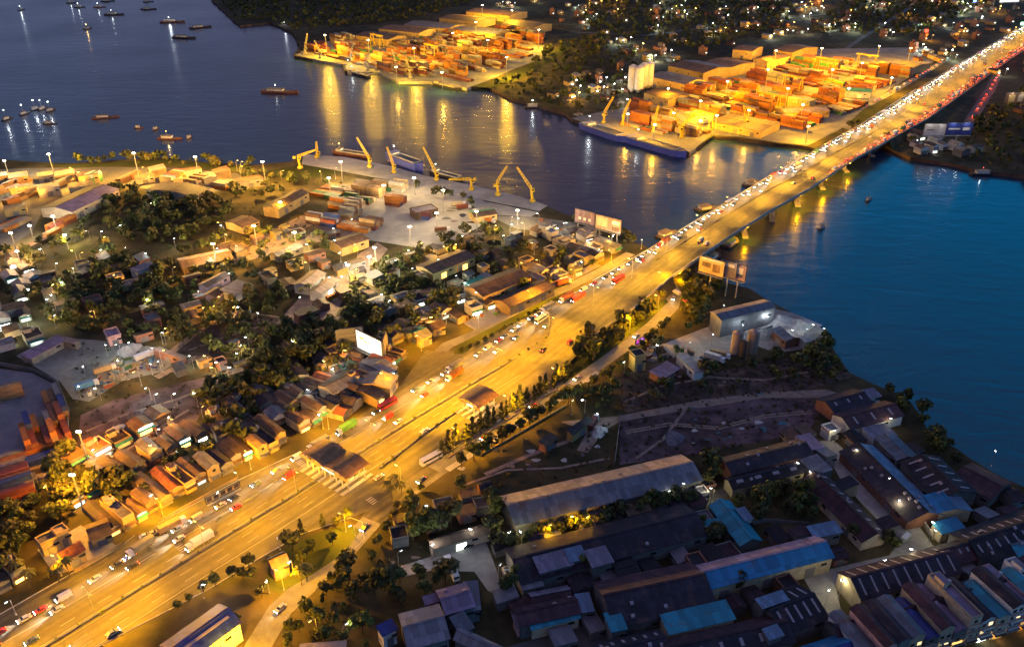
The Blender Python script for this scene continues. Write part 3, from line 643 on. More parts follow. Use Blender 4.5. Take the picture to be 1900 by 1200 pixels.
S((1625, 812), (1665, 852), (1692, 838), 6, 1.0, "slate_roof", "slate_roof", "grey_wall", "slate-grey shed below the river bank trees", "shed", "shed")
S((1600, 796), (1640, 788), (1665, 806), 5, .8, "lilac_roof", "lilac_roof", "white_wall", "lilac canopy roof beside the gate", "shed", "shed", kind="mono")
S((1672, 858), (1738, 925), (1800, 902), 6.5, 2.8, "dark_roof", "dark_roof", "grey_wall", "dark hall with thin pale skylights near the river", strips=(5, "ab", .3, .8, .8), dots=3)
S((1716, 920), (1740, 950), (1790, 932), 6, 1.6, "blue_roof", "pale_blue_roof", "cream_wall", "blue shed end-on between two dark halls", "shed", "shed")
S((1768, 888), (1838, 925), (1880, 898), 5.5, 2.2, "maroon_roof", "maroon_roof", "grey_wall", "riverside maroon hall with a pale gable patch")
S((1762, 990), (1905, 945), (1960, 1000), 6.5, 3.5, "dark_roof", "dark_roof", "grey_wall", "sprawling dark hall reaching the picture's right side", strips=(9, "ab", .25, .6, .8), dots=6)
S((1730, 972), (1770, 962), (1782, 980), 5, .8, "blue_roof", "blue_roof", "cream_wall", "low bright blue roof before the sprawling dark hall", "shed", "shed", kind="mono")
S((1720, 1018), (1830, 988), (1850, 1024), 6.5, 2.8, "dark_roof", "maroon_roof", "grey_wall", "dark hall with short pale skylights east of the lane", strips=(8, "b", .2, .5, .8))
S((1858, 1004), (1960, 978), (1980, 1010), 6, 2.0, "slate_roof", "teal_roof", "white_wall", "slate hall with a greenish near slope", dots=4)
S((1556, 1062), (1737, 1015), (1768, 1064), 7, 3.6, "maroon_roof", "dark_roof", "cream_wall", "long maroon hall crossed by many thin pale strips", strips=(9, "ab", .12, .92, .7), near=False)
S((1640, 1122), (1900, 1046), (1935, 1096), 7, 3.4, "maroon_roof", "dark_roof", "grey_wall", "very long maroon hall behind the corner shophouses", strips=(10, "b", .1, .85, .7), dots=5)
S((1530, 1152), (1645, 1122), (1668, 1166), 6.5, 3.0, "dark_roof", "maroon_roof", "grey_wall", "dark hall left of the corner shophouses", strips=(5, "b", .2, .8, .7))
S((1400, 1113), (1478, 1084), (1524, 1148), 6.5, 3.0, "dark_roof", "dark_roof", "grey_wall", "dark hall with two ranks of pale strips", strips=(5, "ab", .15, .75, .8))
S((1403, 1112), (1448, 1097), (1460, 1111), 10, .6, "pale_blue_roof", "pale_blue_roof", "grey_wall", "bright pale blue panel roof on the two-rank strip hall", "annex", "annex", kind="mono")
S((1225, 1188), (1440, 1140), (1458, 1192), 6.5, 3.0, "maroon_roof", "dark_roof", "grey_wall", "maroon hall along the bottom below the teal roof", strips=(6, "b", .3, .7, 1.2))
S((1415, 1168), (1438, 1160), (1446, 1178), 10, .6, "pale_blue_roof", "pale_blue_roof", "grey_wall", "small pale blue roof on the bottom maroon hall", "annex", "annex", kind="mono")
S((1100, 1195), (1220, 1168), (1240, 1215), 6.5, 2.6, "dark_roof", "dark_roof", "grey_wall", "dark hall by the bottom edge left of the teal roof", strips=(6, "ab", .3, .7, 1.0), dots=3)
S((1460, 1210), (1580, 1170), (1605, 1215), 6.5, 2.6, "blue_roof", "deep_blue_roof", "grey_wall", "deep blue hall cut by the bottom edge")
S((1333, 851), (1478, 815), (1503, 843), 5.5, 2.2, "brown_roof", "dark_roof", "brick_wall", "long low hall with a glow-tinted reddish back slope", dots=6)  # reddish glow on the far slope is put into its brown colour
S((1345, 888), (1476, 858), (1486, 876), 5, 1.6, "dark_roof", "dark_roof", "cream_wall", "long dark stable-like shed beside the factory lane", dots=2, strips=(4, "b", .2, .6, 3.0))
S((1476, 812), (1500, 806), (1520, 830), 5, .8, "pink_roof", "pink_roof", "cream_wall", "pinkish flat roof at the lane's top", "shed", "shed", kind="mono")
S((1524, 790), (1543, 785), (1549, 800), 5, .5, "steel_roof", "steel_roof", "white_wall", "white-walled gatehouse at the lane's top", "gatehouse", "gatehouse", kind="flat")
S((1515, 740), (1583, 722), (1602, 752), 5.5, 2.2, "dark_roof", "dark_roof", "brick_wall", "dark roofed riverside hall next to the bare field", strips=(3, "b", .2, .5, 1.0))
S((1545, 768), (1640, 744), (1652, 776), 5.5, 2.2, "maroon_roof", "maroon_roof", "white_wall", "maroon riverside hall with three pale strips", strips=(3, "b", .2, .8, 1.0))
S((1590, 728), (1618, 722), (1625, 736), 4, .8, "lilac_roof", "lilac_roof", "white_wall", "small lilac shed under the river trees", "shed", "shed", kind="mono")
S((1290, 905), (1305, 902), (1311, 915), 4.5, .8, "steel_roof", "steel_roof", "white_wall", "white-lit guard hut at the end of the long warehouse", "hut", "hut", kind="flat")
# bottom middle
S((812, 1096), (862, 1082), (876, 1124), 8, 1.4, "purple_roof", "purple_roof", "grey_wall", "square dusty purple roof", dots=2)
S((786, 1108), (812, 1100), (816, 1112), 6.5, .5, "purple_roof", "purple_roof", "grey_wall", "little purple wing left of the square purple roof", "annex", "annex", kind="mono")
S((862, 1082), (884, 1080), (896, 1128), 6, .8, "steel_roof", "steel_roof", "grey_wall", "grey-violet strip roof right of the square purple roof", "annex", "annex", kind="mono")
S((742, 1140), (812, 1122), (842, 1180), 9, 1.8, "steel_roof", "steel_roof", "grey_wall", "great slate-grey roof at the bottom", near=False)
S((836, 1146), (858, 1136), (892, 1156), 8, .6, "slate_roof", "slate_roof", "grey_wall", "teal-grey roof patch between the great grey roofs", "annex", "annex", kind="mono")
S((858, 1166), (940, 1204), (925, 1222), 8, 1.5, "steel_roof", "steel_roof", "grey_wall", "long grey roof running off the bottom")
S((700, 1162), (724, 1150), (735, 1165), 7, .5, "deep_blue_roof", "deep_blue_roof", "white_wall", "small deep blue roof", "hut", "hut", kind="mono")
S((560, 1196), (640, 1190), (660, 1230), 7, 1, "purple_roof", "purple_roof", "grey_wall", "violet-lit roof cut by the bottom edge")
S((796, 1002), (900, 972), (908, 985), 5, 1.6, "brown_roof", "brown_roof", "cream_wall", "long brown-roofed workshop above the truck yard", door="lit_white")
S((932, 1056), (944, 1052), (948, 1064), 4.5, .4, "slate_roof", "slate_roof", "cream_wall", "tiny white kiosk beside the dark factory", "kiosk", "kiosk", kind="flat", door="lit_white")
S((300, 1196), (405, 1122), (452, 1148), 8.5, 2.0, "deep_blue_roof", "deep_blue_roof", "white_wall", "deep blue roofed depot with a salmon stripe beside the highway", near=False, strips=(1, "b", .30, .45, 18.0))
S((497, 1036), (524, 1024), (542, 1036), 7, 1.5, "brown_roof", "rust_roof", "brick_wall", "two-tone tile roofed roadside cafe", "cafe", "cafe")
# bare land right of the highway
S((1052, 800), (1088, 775), (1096, 782), 4.5, .8, "dark_roof", "brown_roof", "ochre_wall", "dark flat shed with an ochre edge on the bare ground", "shed", "shed", kind="mono")
S((1000, 820), (1020, 806), (1030, 815), 4, .8, "brown_roof", "brown_roof", "brick_wall", "low brown hut on the orange-lit waste ground", "hut", "hut", kind="mono")
S((1319, 579), (1417, 556), (1428, 572), 11, 1.0, "tan_roof", "slate_roof", "grey_wall", "high open-sided shed with a flat tan roof", cat="plant shed", near=True)
S((1256, 660), (1288, 692), (1301, 684), 4.5, .6, "lilac_roof", "lilac_roof", "white_wall", "pale lilac flat roof at the plant yard's edge", "shed", "shed", kind="mono")
S((1432, 612), (1458, 632), (1480, 620), 5, 1.0, "slate_roof", "slate_roof", "brick_wall", "slate plant office lit by two lamps", "office", "office")
S((1484, 628), (1518, 620), (1524, 628), 4.5, 1, "steel_roof", "steel_roof", "white_wall", "white slatted shed at the river's edge", "shed", "shed", kind="mono")
S((1168, 652), (1188, 648), (1194, 660), 9, .6, "dark_roof", "dark_roof", "ochre_wall", "dark umbrella-like roof on lit ochre posts", "pavilion", "pavilion", kind="flat")
S((1205, 690), (1236, 672), (1250, 690), 3.5, .5, "purple_roof", "purple_roof", "brick_wall", "dull pink roof sheet on the fill slope", "shed", "shed", kind="mono")
# left bank: sawmill, timber and storage sheds
S((75, 386), (165, 345), (204, 359), 7, 2.2, "dark_roof", "purple_roof", "cream_wall", "large dark purple storage shed with a pale long wall")
S((270, 352), (300, 338), (374, 358), 7, 1.8, "dark_roof", "dark_roof", "cream_wall", "dark storage shed beside a white-lit yard")
S((488, 384), (546, 353), (567, 360), 7, 1.6, "brown_roof", "brown_roof", "ochre_wall", "dark brown shed with a pale roof edge")
S((418, 412), (450, 400), (470, 414), 5, 1.4, "rust_roof", "rust_roof", "ochre_wall", "orange-lit open shed by the sawmill road", "shed", "shed", door="lit_orange")
S((545, 527), (576, 503), (600, 510), 6, 1.6, "rust_roof", "tan_roof", "white_wall", "striped timber shed with a glowing white end", door="lit_white")
S((574, 540), (606, 516), (622, 524), 6, 1.6, "rust_roof", "tan_roof", "white_wall", "second striped timber shed nearer the yard", door="lit_white")
S((772, 493), (850, 463), (877, 478), 6, 1.6, "brown_roof", "brown_roof", "ochre_wall", "long dark shed with its open side lit yellow-green", door="lit_warm")
S((862, 532), (950, 498), (990, 512), 7, 2.2, "brown_roof", "brown_roof", "ochre_wall", "dark gabled shed with a lit eave")
S((918, 556), (1000, 520), (1024, 534), 6, 1.8, "brown_roof", "rust_roof", "ochre_wall", "long rusty shed beside the lit lane")
S((860, 528), (890, 514), (900, 520), 5, .8, "green_roof", "green_roof", "white_wall", "green-roofed shop with a turquoise glow", "shop", "shop", kind="mono", door="lit_green")
S((500, 470), (545, 452), (556, 460), 4.5, 1.4, "brown_roof", "grey_roof", "cream_wall", "low dark shed on the sawmill yard's side", "shed", "shed")
S((330, 480), (420, 462), (435, 478), 5, 1.6, "tan_roof", "brown_roof", "ochre_wall", "wide tan roof glowing under the sawmill lamp", "shed", "shed")
S((610, 448), (660, 432), (676, 446), 6, 1.6, "brown_roof", "rust_roof", "ochre_wall", "rusty gabled shed with a bright orange gable", "shed", "shed", door="lit_orange")
S((368, 528), (410, 506), (418, 514), 5, 1.2, "tan_roof", "brown_roof", "pink_wall", "pair of long pinkish roofs end to end", "shed", "shed")
S((378, 546), (398, 534), (410, 544), 5, 1.2, "rust_roof", "brown_roof", "pink_wall", "short pinkish roof below the long ones", "shed", "shed")
S((408, 540), (440, 522), (462, 532), 5, 1.0, "steel_roof", "slate_roof", "white_wall", "shed roof lit blue-white by one strong lamp", "shed", "shed", kind="mono")
S((242, 500), (276, 486), (286, 492), 5, .8, "steel_roof", "slate_roof", "white_wall", "narrow bluish roof gleaming in the dark grove", "shed", "shed", kind="mono")
S((40, 660), (105, 625), (118, 632), 4, .8, "purple_roof", "purple_roof", "grey_wall", "long dim violet lean-to beside the scrap yard", "shed", "shed", kind="mono")
S((120, 626), (148, 632), (152, 640), 4, .6, "tan_roof", "tan_roof", "grey_wall", "short pale lean-to above the scrap yard", "shed", "shed", kind="mono")
S((193, 614), (216, 608), (222, 622), 5, .8, "pink_roof", "pink_roof", "pink_wall", "salmon-lit box house in the dark grove", "house", "house", kind="flat")
S((285, 650), (335, 668), (340, 660), 4, .8, "tan_roof", "brown_roof", "brick_wall", "long reddish roof on the scrap yard's right side", "shed", "shed", kind="mono")
# cluster above the highway plaza
S((590, 714), (640, 688), (668, 704), 6, 1.6, "brown_roof", "grey_roof", "cream_wall", "dim green-grey hall in the shanty cluster")
S((628, 680), (648, 670), (660, 676), 5, .6, "green_roof", "green_roof", "white_wall", "small bright green roof", "shop", "shop", kind="mono", door="lit_green")
S((664, 712), (680, 690), (728, 712), 6, 1.6, "grey_roof", "grey_roof", "ochre_wall", "pale long roof beside the highway shops")
S((650, 722), (664, 712), (706, 735), 5, 1.4, "rust_roof", "brown_roof", "ochre_wall", "rusty long roof with a glowing front by the plaza", door="lit_warm")
S((668, 672), (690, 660), (735, 682), 5, 1.4, "grey_roof", "steel_roof", "white_wall", "white-lit long roof under the glowing billboard", door="lit_white")
S((758, 614), (778, 606), (800, 620), 6, 1.4, "green_roof", "grey_roof", "ochre_wall", "yellow-green shed at the side street corner", "shed", "shed")
S((790, 598), (812, 592), (822, 606), 5, 1.4, "brown_roof", "rust_roof", "ochre_wall", "brown shed behind the side street corner", "shed", "shed")
S((870, 392), (910, 386), (928, 396), 5, 1.2, "green_roof", "brown_roof", "ochre_wall", "low green shed at the apron's far corner", "shed", "shed")
S((760, 388), (800, 380), (806, 390), 5, .8, "lilac_roof", "white_wall", "brown_roof", "dark block house standing alone on the apron", "block_house", "block house", kind="flat")
# far ports: big sheds
S((1205, 142), (1271, 157), (1297, 146), 12, 3, "grey_roof", "slate_roof", "ochre_wall", "wide grey-roofed port shed with orange edges")
S((1240, 122), (1305, 136), (1340, 122), 12, 3, "rust_roof", "grey_roof", "ochre_wall", "wide port shed behind the first grey one")
S((1195, 172), (1240, 185), (1262, 170), 9, 2, "brown_roof", "brown_roof", "ochre_wall", "low brown shed in front of the tall pale silos")
S((1300, 118), (1350, 128), (1375, 112), 11, 2.5, "rust_roof", "rust_roof", "ochre_wall", "rusty port shed with lit yellow wall")
S((1360, 92), (1396, 96), (1410, 86), 11, 2, "rust_roof", "brown_roof", "ochre_wall", "tall boxy port shed glowing ochre")
S((1436, 92), (1470, 98), (1492, 84), 11, 3, "brown_roof", "rust_roof", "ochre_wall", "ochre-lit gabled hall at the back of the port")
S((1398, 110), (1440, 100), (1452, 108), 9, 2, "rust_roof", "rust_roof", "ochre_wall", "long rusty-roofed customs shed")
S((1254, 210), (1300, 204), (1312, 214), 8, 1.5, "tan_roof", "rust_roof", "white_wall", "white-fronted canopy brightly lit on the barge quay", door="lit_warm")
S((1320, 226), (1412, 244), (1440, 226), 7, .6, "brown_roof", "brown_roof", "ochre_wall", "broad dark container shelter at the water")
S((1530, 160), (1612, 164), (1622, 172), 7, 1.5, "brown_roof", "green_roof", "white_wall", "long low station roof beside the loop ramp", door="lit_warm")
S((1440, 200), (1520, 196), (1530, 206), 7, 1.5, "rust_roof", "tan_roof", "ochre_wall", "long tan-roofed transit shed")
S((1655, 122), (1690, 128), (1712, 116), 8, 2, "rust_roof", "brown_roof", "ochre_wall", "brown warehouse near the highway's upper side")
for i, (x, y, w_, d_) in enumerate(((690, 62, 60, 22), (740, 50, 75, 22), (790, 42, 80, 24), (850, 30, 70, 22), (905, 18, 80, 24), (880, 52, 80, 20), (960, 40, 60, 20))):
    S((x - w_ / 2, y + 4), (x + w_ / 2, y + 12), (x + w_ / 2 + d_, y + 3), 10, 2.5, ("brown_roof", "rust_roof", "grey_roof")[i % 3], ("brown_roof", "rust_roof")[i % 2], "ochre_wall", ("brown", "rust-brown", "grey")[i % 3] + " roofed long transit shed")
# toll canopies
def toll_canopy(p0, p1, p2, z, look, lanes, humps, near):
    a, b, c = G(p0, z), G(p1, z), G(p2, z); ax = b - a; Ln = ax.length; ax.normalize(); lf = Vector((-ax.y, ax.x, 0)); wd = (c - b).dot(lf); W = abs(wd); ctr = (a + b) / 2 + lf * wd / 2
    t = thing("toll_canopy", look, "toll canopy", (ctr.x, ctr.y, 0), math.atan2(ax.y, ax.x), None, near)
    m = MB(); n = 24; hy = W / 2
    for i in range(n):
        f0, f1 = i / n, (i + 1) / n
        h0, h1 = (z + 1.3 * abs(math.sin(math.pi * humps * f)) for f in (f0, f1)); x0, x1 = -Ln / 2 + Ln * f0, -Ln / 2 + Ln * f1
        q = [(x0, -hy, h0), (x1, -hy, h1), (x1, hy, h1), (x0, hy, h0)]; m.hexa(q, [(x, y, h + .3) for x, y, h in q], "toll_roof")
    m.build("roof", t)
    for y, mt in ((-hy - .15, "ochre_wall"), (hy + .15, "ochre_wall")):
        m = MB(); m.box((0, y, z - .3), (Ln + .6, .3, 1.0), mt); f = m.build("fascia", t)
    sgn = -1 if (t.matrix_basis.to_3x3() @ Vector((0, -1, 0))).y < 0 else 1
    m = MB(); m.box((Ln * .12, sgn * (hy + .36), z - .3), (Ln * .28, .1, .75), "lit_green"); m.build("lit_sign", t)
    for i in range(lanes + 1):
        x = -Ln / 2 + 1.5 + (Ln - 3) * i / lanes
        for y in (-hy * .7, hy * .7):
            m = MB(); m.bar((x, y, 0), (x, y, z + .2), .3, "kerb_stone", 8); m.build("column", t)
        m = MB(); m.box((x, 0, .15), (1.6, W * 1.3, .3), "kerb_stone"); m.build("island", t)
        if 0 < i < lanes:
            m = MB(); m.box((x, 0, 1.45), (1.3, 2.6, 2.3), "white_wall"); m.box((x, 0, 2.7), (1.6, 3, .2), "brown_roof"); bb = m.build("booth", t)
            m = MB()
            for sx in (-1, 1): m.box((x + sx * .66, 0, 1.7), (.04, 2.0, 1.0), "lit_warm")
            m.build("window", bb)
    for x in (-Ln * .3, Ln * .1, Ln * .4): lamp_light("canopy_lamp", 900, WHITE, (x, 0, z - .8), t, .3)
    return t
toll_canopy((557, 842), (642, 890), (690, 862), 7.5, "wavy brown toll canopy spanning the left carriageway", 7, 2, False)
toll_canopy((848, 738), (888, 758), (932, 736), 7, "small brown toll roof with a bright rim on the plaza", 3, 1, False)

# ================================================================== HOUSES
def row_house(loc, rz, w, d, h, wall, roof, look, flat=False, lit=None, name="row_house", cat="house", group=None, light=0, sign=None, red=False):
    """front at local y=0 facing -y, the house runs back to y=d"""
    t = thing(name, look, cat, loc, rz, group)
    m = MB(); hx = w / 2
    m.hexa([(-hx, 0, -.3), (hx, 0, -.3), (hx, d, -.3), (-hx, d, -.3)], [(-hx, 0, h), (hx, 0, h), (hx, d, h), (-hx, d, h)], wall)
    m.build("wall", t)
    m = MB()
    if flat:
        m.box((0, d / 2, h + .06), (w - .5, d - .5, .12), roof)
        for x, y, dx, dy in ((0, .12, w, .24), (0, d - .12, w, .24), (-hx + .12, d / 2, .24, d - .5), (hx - .12, d / 2, .24, d - .5)): m.box((x, y, h + .45), (dx, dy, .9), wall)
        rf = m.build("roof", t)
        m = MB(); m.bar((hx * .3, d * .7, h + 1.3), (hx * .3, d * .7, h + 2.9), .65, "steel_pole", 10); m.box((hx * .3, d * .7, h + .7), (1.3, 1.3, 1.2), "dark_steel"); m.build("water_tank", rf)
        m = MB(); m.box((-hx * .35, d * .78, h + 1.4), (w * .42, d * .22, 2.5), wall); m.box((-hx * .35, d * .78, h + 2.72), (w * .48, d * .25, .14), roof); m.build("stair_head", rf)
    else:
        rs = min(1.6, w * .22); o = .4
        for sg in (-1, 1):
            q = [(0, -o, h + rs), (sg * (hx + o), -o, h - .1), (sg * (hx + o), d + o, h - .1), (0, d + o, h + rs)]
            if sg < 0: q = q[::-1]
            m.hexa(q, [(x, y, z + .12) for x, y, z in q], roof)
        for y in (0.02, d - .02): m.face([(-hx, y, h), (hx, y, h), (0, y, h + rs - .05)], wall)
        m.build("roof", t)
    st = max(1, int(h / 3.1))
    m = MB(); m.box((0, -.03, 1.3), (w * .72, .14, 2.5), lit or "door_steel"); m.build("shopfront", t)
    m = MB(); q = [(-hx, -1.6, 2.7), (hx, -1.6, 2.7), (hx, 0, 3.1), (-hx, 0, 3.1)]; m.hexa(q, [(x, y, z + .08) for x, y, z in q], rnd.choice(["rust_roof", "grey_roof", "green_roof", "brown_roof"])); m.build("awning", t)
    for k in range(1, st):
        for sx in ((-.5, .5) if w > 5 else (0,)):
            m = MB(); m.box((sx * hx, -.02, k * 3.1 + 1.7), (w * .28, .12, 1.3), "lit_window" if rnd.random() < .22 else "dark_glass"); f = m.build("window", t)
            m = MB(); m.box((sx * hx, -.1, k * 3.1 + .98), (w * .34, .24, .12), "kerb_stone"); m.build("sill", f)
        m = MB(); m.box((0, -.5, k * 3.1 + .05), (w * .9, 1.0, .14), "kerb_stone"); m.box((0, -.96, k * 3.1 + .5), (w * .9, .06, .8), wall); m.build("balcony", t)
    if sign:
        m = MB(); m.box((0, -.2, 3.6), (w * .8, .18, .9), sign); m.build("sign", t)
    if light: lamp_light("shop_lamp", light, WHITE if lit == "lit_white" else WARM, (0, -1.2, 2.5), t, .3)
    return t
LOOKW = {"cream_wall": "cream", "ochre_wall": "ochre", "grey_wall": "grey", "pink_wall": "pink", "white_wall": "white", "brick_wall": "brick"}
LOOKR = {"grey_roof": "grey roof", "rust_roof": "rusty roof", "brown_roof": "brown roof", "red_tile_roof": "red roof", "maroon_roof": "maroon roof", "steel_roof": "steel roof", "pale_blue_roof": "pale blue roof", "blue_roof": "blue roof", "teal_roof": "teal roof", "dark_roof": "dark roof", "deep_blue_roof": "deep blue roof", "slate_roof": "slate roof", "purple_roof": "purple roof", "lilac_roof": "lilac roof", "tan_roof": "tan roof"}
def house_row(pts, step, back, rows, jitter=1.5, skip=None, hh=(4, 8), dd=(12, 20), walls=("ochre_wall", "cream_wall", "grey_wall", "white_wall"), roofs=("rust_roof", "brown_roof", "grey_roof", "rust_roof", "red_tile_roof"), lit_p=.4, light=260, grp="roadside houses", side=1):
    g = [G(p) for p in pts]
    for r_ in range(rows):
        for (p, h) in walk(g, step, step * .5 + r_ * 2):
            if skip and skip(PX(p)): continue
            n = Vector((-math.sin(h), math.cos(h), 0)) * side
            q = p + n * (back + r_ * (dd[1] + 5) + rnd.uniform(0, jitter)); w = step * rnd.uniform(.8, .97); H = rnd.uniform(*hh) * (1 if r_ == 0 else .75); D = rnd.uniform(*dd)
            wl_, rf = rnd.choice(walls), rnd.choice(roofs); fl = rnd.random() < .22
            lit = rnd.choice(["lit_white", "lit_warm", "lit_orange", "lit_warm"]) if rnd.random() < lit_p and r_ == 0 else None
            look = ("flat-roofed " if fl else "") + LOOKW[wl_] + (" lit shop house with " if lit else " house with ") + LOOKR[rf]
            row_house((q.x, q.y, 0), h + (0 if side > 0 else math.pi) + rnd.uniform(-.04, .04), w, D, H, wl_, rf, look, fl, lit, group=grp, light=light if lit else 0, sign=rnd.choice([None, None, "lit_warm", "lit_white"]) if lit else None)
RW, RR = ("ochre_wall", "cream_wall", "ochre_wall", "grey_wall"), ("rust_roof", "brown_roof", "grey_roof", "brown_roof", "rust_roof", "dark_roof", "red_tile_roof")
house_row([(216, 1010), (343, 938), (439, 886), (548, 832)], 5.4, 3.5, 1, 4, hh=(3.4, 7), dd=(9, 22), walls=RW, roofs=RR)
house_row([(200, 995), (330, 915), (430, 862), (540, 806)], 6.6, 23, 1, 6, hh=(3.2, 5.5), dd=(8, 15), walls=RW, roofs=RR, lit_p=.25)
house_row([(230, 950), (330, 892), (430, 838)], 9.5, 38, 1, 8, hh=(3, 5), dd=(8, 12), walls=RW, roofs=RR, lit_p=.2)
house_row([(-60, 1165), (0, 1132), (60, 1098)], 6.0, 5, 3, 5, hh=(3.4, 6), dd=(8, 12), walls=RW, roofs=RR)
house_row([(575, 815), (640, 778), (745, 700), (775, 672)], 5.8, 4, 2, 5, hh=(3.4, 6), dd=(8, 14), walls=RW, roofs=RR)
house_row([(180, 985), (240, 950), (300, 915)], 7, 24, 1, hh=(3, 5), dd=(8, 12), lit_p=0, walls=RW, roofs=RR)
house_row([(600, 700), (640, 735), (600, 770)], 8, 2, 1, hh=(3, 5), dd=(8, 11), lit_p=.5, grp="shanty houses", walls=RW, roofs=RR)
house_row([(1600, 1262), (1700, 1228), (1830, 1190), (1990, 1142)], 5.6, 0, 1, 1.0, hh=(9, 13), dd=(15, 20), walls=("pink_wall", "white_wall", "grey_wall", "cream_wall"), roofs=("deep_blue_roof", "dark_roof", "steel_roof", "maroon_roof", "slate_roof", "purple_roof", "teal_roof"), lit_p=.75, grp="corner shophouses", light=500)
# red-tiled villa with its courtyard
S((106, 1026), (142, 1006), (166, 1012), 6, 1.8, "red_tile_roof", "red_tile_roof", "ochre_wall", "red-tiled villa in a lit yellow courtyard", "villa", "villa", near=False)
sheet("villa_courtyard", [(90, 1050), (70, 1020), (150, 975), (200, 1000), (215, 1012), (140, 1058), (110, 1065)], "concrete", .02)
S((66, 1000), (96, 985), (108, 996), 6, .5, "grey_roof", "grey_roof", "ochre_wall", "flat ochre house up the slope behind the villa", "house", "house", kind="flat")
S((96, 982), (116, 972), (128, 982), 7, .5, "tan_roof", "tan_roof", "ochre_wall", "tall ochre block house with a parapet behind the villa", "house", "house", kind="flat")
S((160, 975), (196, 962), (210, 985), 5, 1.6, "brown_roof", "brown_roof", "ochre_wall", "wide brown-roofed house right of the villa", "house", "house")
# white-lit village at the left edge and houses in the scrap and stone yards
def scatter_houses(poly, n, hh, look, lit, grp, az, size=(6, 10), light=0, roofs=("grey_roof", "brown_roof", "steel_roof", "dark_roof"), walls=("grey_wall", "cream_wall", "white_wall"), seed=3):
    r = random.Random(seed); g = poly_px(poly); xs = [p.x for p in g]; ys = [p.y for p in g]; done = []
    tries = 0
    while len(done) < n and tries < 4000:
        tries += 1; p = Vector((r.uniform(min(xs), max(xs)), r.uniform(min(ys), max(ys)), 0))
        if not inside(p, g) or any((p - q).length < size[1] * 1.15 for q in done): continue
        done.append(p); wl_, rf = r.choice(walls), r.choice(roofs); l = r.choice(lit) if lit else None; fl = r.random() < .2
        row_house(p, az + r.choice((0, 0, .1, -.1, math.pi / 2)), r.uniform(*size), r.uniform(*size) * 1.2, r.uniform(*hh), wl_, rf, look + " " + LOOKW[wl_] + " house, " + ("flat " if fl else "") + LOOKR[rf], fl, l, "small_house", "house", grp, light if l else 0)
scatter_houses([(-40, 480), (40, 490), (70, 520), (60, 600), (70, 640), (0, 650), (-60, 640)], 26, (3, 6), "white-lit", ["lit_white", "lit_white", None], "village houses", .7, light=300)
scatter_houses([(850, 560), (900, 540), (930, 560), (900, 600), (850, 590)], 8, (3, 5), "workshop-like", ["lit_white", None], "stone yard houses", .6, light=300, seed=5)
scatter_houses([(1040, 420), (1110, 440), (1150, 470), (1120, 490), (1060, 470), (1000, 440)], 14, (3, 6), "river-side", ["lit_warm", "lit_white", None], "river houses", .7, light=260, seed=6)
scatter_houses([(1000, 500), (1080, 480), (1130, 480), (1080, 510), (1010, 530)], 10, (3, 5), "lane-side", ["lit_warm", None], "lane houses", .7, light=200, seed=7)
scatter_houses([(1690, 255), (1740, 255), (1800, 262), (1830, 290), (1760, 298), (1700, 285)], 10, (4, 7), "river-bank", ["lit_white", None], "far bank houses", .4, light=800, seed=8)
scatter_houses([(390, 790), (470, 760), (520, 720), (560, 700), (590, 720), (540, 790), (440, 850)], 10, (3, 5), "tucked-away", [None, None, "lit_warm"], "backyard houses", .7, light=150, seed=9)
scatter_houses([(700, 600), (800, 560), (850, 590), (780, 640), (740, 640)], 8, (3, 6), "half-hidden", [None, "lit_white"], "side street houses", .7, light=200, seed=10)

# small sheds and lean-tos crowding the gaps of the factory quarter
KEEP = [poly_px(q) for q in ([(1510, 810), (1550, 805), (1600, 845), (1660, 905), (1710, 955), (1750, 1010), (1790, 1045), (1640, 1085), (1565, 1100), (1575, 1145), (1520, 1150), (1470, 1070), (1550, 1040), (1640, 1020), (1655, 1005), (1590, 940), (1545, 890)], [(1335, 925), (1450, 895), (1500, 905), (1550, 975), (1490, 1000), (1370, 1000)], [(1280, 920), (1340, 895), (1480, 860), (1540, 860), (1350, 930), (1240, 955)], [(680, 1050), (900, 990), (940, 1110), (690, 1095)], [(140, 770), (330, 705), (440, 690), (440, 712), (350, 820), (190, 890)], [(40, 655), (190, 628), (340, 660), (165, 750), (110, 710)], [(690, 350), (1010, 390), (840, 455), (640, 445)])]
def infill(poly, n, az, roofs, walls, hh, size, base, grp, seed, gapk=.62, light=0):
    r = random.Random(seed); g = poly_px(poly); xs = [p.x for p in g]; ys = [p.y for p in g]; k = tries = 0
    while k < n and tries < 5000:
        tries += 1; p = Vector((r.uniform(min(xs), max(xs)), r.uniform(min(ys), max(ys)), 0)); L_, W_ = r.uniform(*size), r.uniform(size[0], (size[0] + size[1]) / 2)
        if not inside(p, g) or taken(p.x, p.y, L_ * .42 + .6) or any(inside(p, e) for e in KEEP): continue
        k += 1; h = r.uniform(*hh); a = az + r.choice((0, 0, math.pi / 2)) + r.uniform(-.05, .05); d = Vector((math.cos(a), math.sin(a), 0)) * L_ / 2; nn = Vector((-math.sin(a), math.cos(a), 0)) * W_ / 2
        q = [PX(p - d - nn + Vector((0, 0, h))), PX(p + d - nn + Vector((0, 0, h))), PX(p + d + nn + Vector((0, 0, h)))]; rf = r.choice(roofs); kd = r.choice(("gable", "mono", "mono", "flat"))
        S(*q, h, r.uniform(.5, 1.4), rf, rf, r.choice(walls), base + " with " + {"gable": "ridged ", "mono": "sloping ", "flat": "flat "}[kd] + LOOKR.get(rf, rf.replace("_", " ")), "shed", "shed", kind=kd, group=grp, over=.35)
FQ = az_px_(930, 921, 1263, 844)
